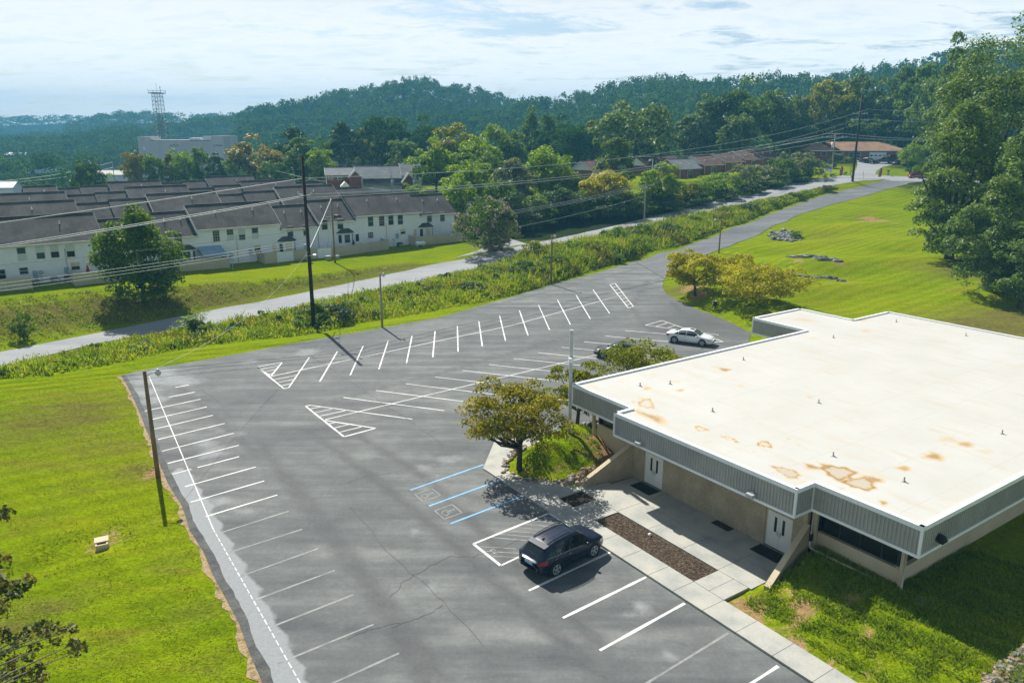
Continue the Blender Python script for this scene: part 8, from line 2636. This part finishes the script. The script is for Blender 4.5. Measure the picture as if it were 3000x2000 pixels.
d0 = np.stack([(px_ - 1500) / FPX, CP - (py_ - 1000) / FPX * SP, -SP - (py_ - 1000) / FPX * CP], 1)
tt = -CAM_H / d0[:, 2]
X, Y = d0[:, 0] * tt, d0[:, 1] * tt
kp = ~poly_inside(X, Y, LOT) & (poly_dist(X, Y, LOT) > .35) & (Y < 62) & (rg.random(len(X)) < np.clip((tt / 62) ** 2, .15, 1))
X, Y = X[kp][:30000], Y[kp][:30000]
c = wob(X, Y, 1.1, .3) + .7 * wob(X, Y, 3.3, 1.0) + .5 * rg.normal(size=len(X))
kp = c > -.35
X, Y, c = X[kp], Y[kp], c[kp]
V = blades(np.stack([X, Y, zt(X, Y) - .01], 1), .02 + .03 * np.clip(.5 + .3 * c, 0, 1.3), .05 + .05 * rg.random(len(X)), rg, .9)
tag(link(bpy.data.objects.new('lawn_tufts', array_mesh('lawn_tufts', V, lawn_mat))), 'uneven grass tufts across the left lawn', kind='stuff')
# ---- woods on the hills and in the valley
def forest(name, X, Y, Wm, Hm, mat, label, cards, leaf, seed, zscale=1.0):
    rg = np.random.default_rng(seed)
    T = []
    for i in range(5):
        nc = 16
        D = rg.normal(size=(nc, 3)); D /= np.linalg.norm(D, axis=1)[:, None]
        D[:, 2] = np.abs(D[:, 2]) * .9 - .25
        C = D * np.array([.36, .36, .36]) + np.array([0, 0, .62])
        RC = .13 + .10 * rg.random(nc)
        V = clump_leaves(C, RC, cards / nc, leaf, rg, .9, .45, .22)
        while len(V) < cards: V = np.concatenate([V, V])
        T.append(V[:cards])
    Z = zt(X, Y)
    n = len(X)
    out = np.empty((n, cards, 4, 3), np.float32)
    w = Wm * (.55 + 1.0 * rg.random(n) ** 1.6); h = Hm * (.55 + .75 * rg.random(n))
    a = rg.random(n) * 6.283
    ti = rg.integers(0, 5, n)
    for k in range(5):
        s = ti == k
        V = T[k]
        ca, sa = np.cos(a[s])[:, None, None], np.sin(a[s])[:, None, None]
        x, y, z = V[None, :, :, 0], V[None, :, :, 1], V[None, :, :, 2]
        ww, hh = w[s][:, None, None], h[s][:, None, None]
        out[s, :, :, 0] = (x * ca - y * sa) * ww + X[s][:, None, None]
        out[s, :, :, 1] = (x * sa + y * ca) * ww + Y[s][:, None, None]
        out[s, :, :, 2] = z * hh + Z[s][:, None, None]
    o = link(bpy.data.objects.new(name, array_mesh(name, out.reshape(-1, 4, 3), mat)))
    return tag(o, label, 'wood', kind='stuff')
FIELDS = [[(512, 361), (566, 357), (562, 364), (542, 368), (524, 378), (512, 374)], [(424, 392), (440, 375), (446, 378), (446, 395), (436, 394)], [(486, 372), (494, 368), (500, 378), (496, 384), (489, 378)]]
def scatter_hill(P, wd, spacing, seed, back=0.7, frontk=2.2):
    rg = np.random.default_rng(seed)
    seg = np.linalg.norm(np.diff(P[:, :2], axis=0), axis=1)
    L = seg.sum()
    na, nb2 = int(L / spacing), int(wd * (back + frontk) / spacing)
    t = (np.arange(na)[:, None] + rg.random((na, nb2))) / na * L
    o = -frontk * wd + (np.arange(nb2)[None, :] + rg.random((na, nb2))) / nb2 * wd * (back + frontk)
    t, o = t.ravel(), o.ravel()
    cs = np.concatenate([[0], np.cumsum(seg)])
    x = np.interp(t, cs, P[:, 0]); y = np.interp(t, cs, P[:, 1])
    y2 = y + o
    x2 = x * (y2 / y)
    # only what the view can show, with a margin
    k = (np.abs(x2 / y2) < .85) & (y2 > 285)
    x2, y2 = x2[k], y2[k]
    px, py = proj_px(x2, y2, zt(x2, y2))
    bad = np.zeros(len(px), bool)
    for f in FIELDS:
        bad |= poly_inside(px, py, [(a + (a - 500) * .0, b) for a, b in f]) | poly_inside(px, py - 6, f)
    return x2[~bad], y2[~bad]
HL = [('far left wooded ridge', 24, 27, 19, 60, .13, leaf_blue), ('left wooded hill with small fields', 16, 19, 17, 90, .12, leaf_blue), ('low wooded slope behind the concrete building', 13, 15, 14, 100, .12, leaf_blue), ('central wooded hill', 11.5, 14.5, 19, 135, .12, leaf_blue), ('wooded hill right of the centre', 10.5, 13, 18, 135, .12, leaf_blue), ('far wooded slope behind the ranch house', 10.5, 12.5, 17, 115, .125, leaf_blue)]
for i, ((P, wd, nm), (lab, spc, Wm, Hm, cards, lf, mt)) in enumerate(zip(HILLS, HL)):
    x2, y2 = scatter_hill(P, wd, spc, 200 + i)
    forest('forest', x2, y2, Wm, Hm, mt, lab, cards, lf, 300 + i)
fieldm = surf('hill_field', [(0.20, 0.24, 0.06), (0.26, 0.28, 0.09)], .05, .95)
for f in FIELDS:
    try:
        sheet('hill_field', [tuple(GT(*p)) for p in f], fieldm, 1.5, 12, label='small pale green field on the left hill')
    except Exception as e:
        print('field', e)
rg = np.random.default_rng(401)
n = 1900
yy = rg.uniform(265, 620, n); xx = rg.uniform(-.80, .62, n) * yy
k = ~((np.abs(xx / yy + .44) < .085) & (yy > 270) & (yy < 458)) & ~((xx / yy > -.30) & (yy < 300)) & ~((xx / yy < -.3) & (yy < 300)) & ~((xx / yy < -.45) & (rg.random(n) < .3)) & ~((xx / yy > .3) & (yy < 300))
forest('valley_wood', xx[k], yy[k], 11, 11.5, leaf_blue, 'continuous wood on the valley floor before the hills', 110, .125, 402)

# ---------------------------------------------------------------- haze in the air
hm = bpy.data.materials.new('haze')
hm.use_nodes = True
nt = hm.node_tree
nt.nodes.clear()
vol = node(nt, 'ShaderNodeVolumePrincipled', {'Color': (0.20, 0.60, 0.97, 1), 'Density': 0.00040, 'Anisotropy': -0.2})
out_ = node(nt, 'ShaderNodeOutputMaterial')
nt.links.new(vol.outputs[0], out_.inputs['Volume'])
m = MB(); m.box(-2600, 2600, -600, 2550, -32, 132)
hz_ = m.build('haze', hm)
hz_['kind'] = 'stuff'
hz_['label'] = 'thin blue haze in the valley air'
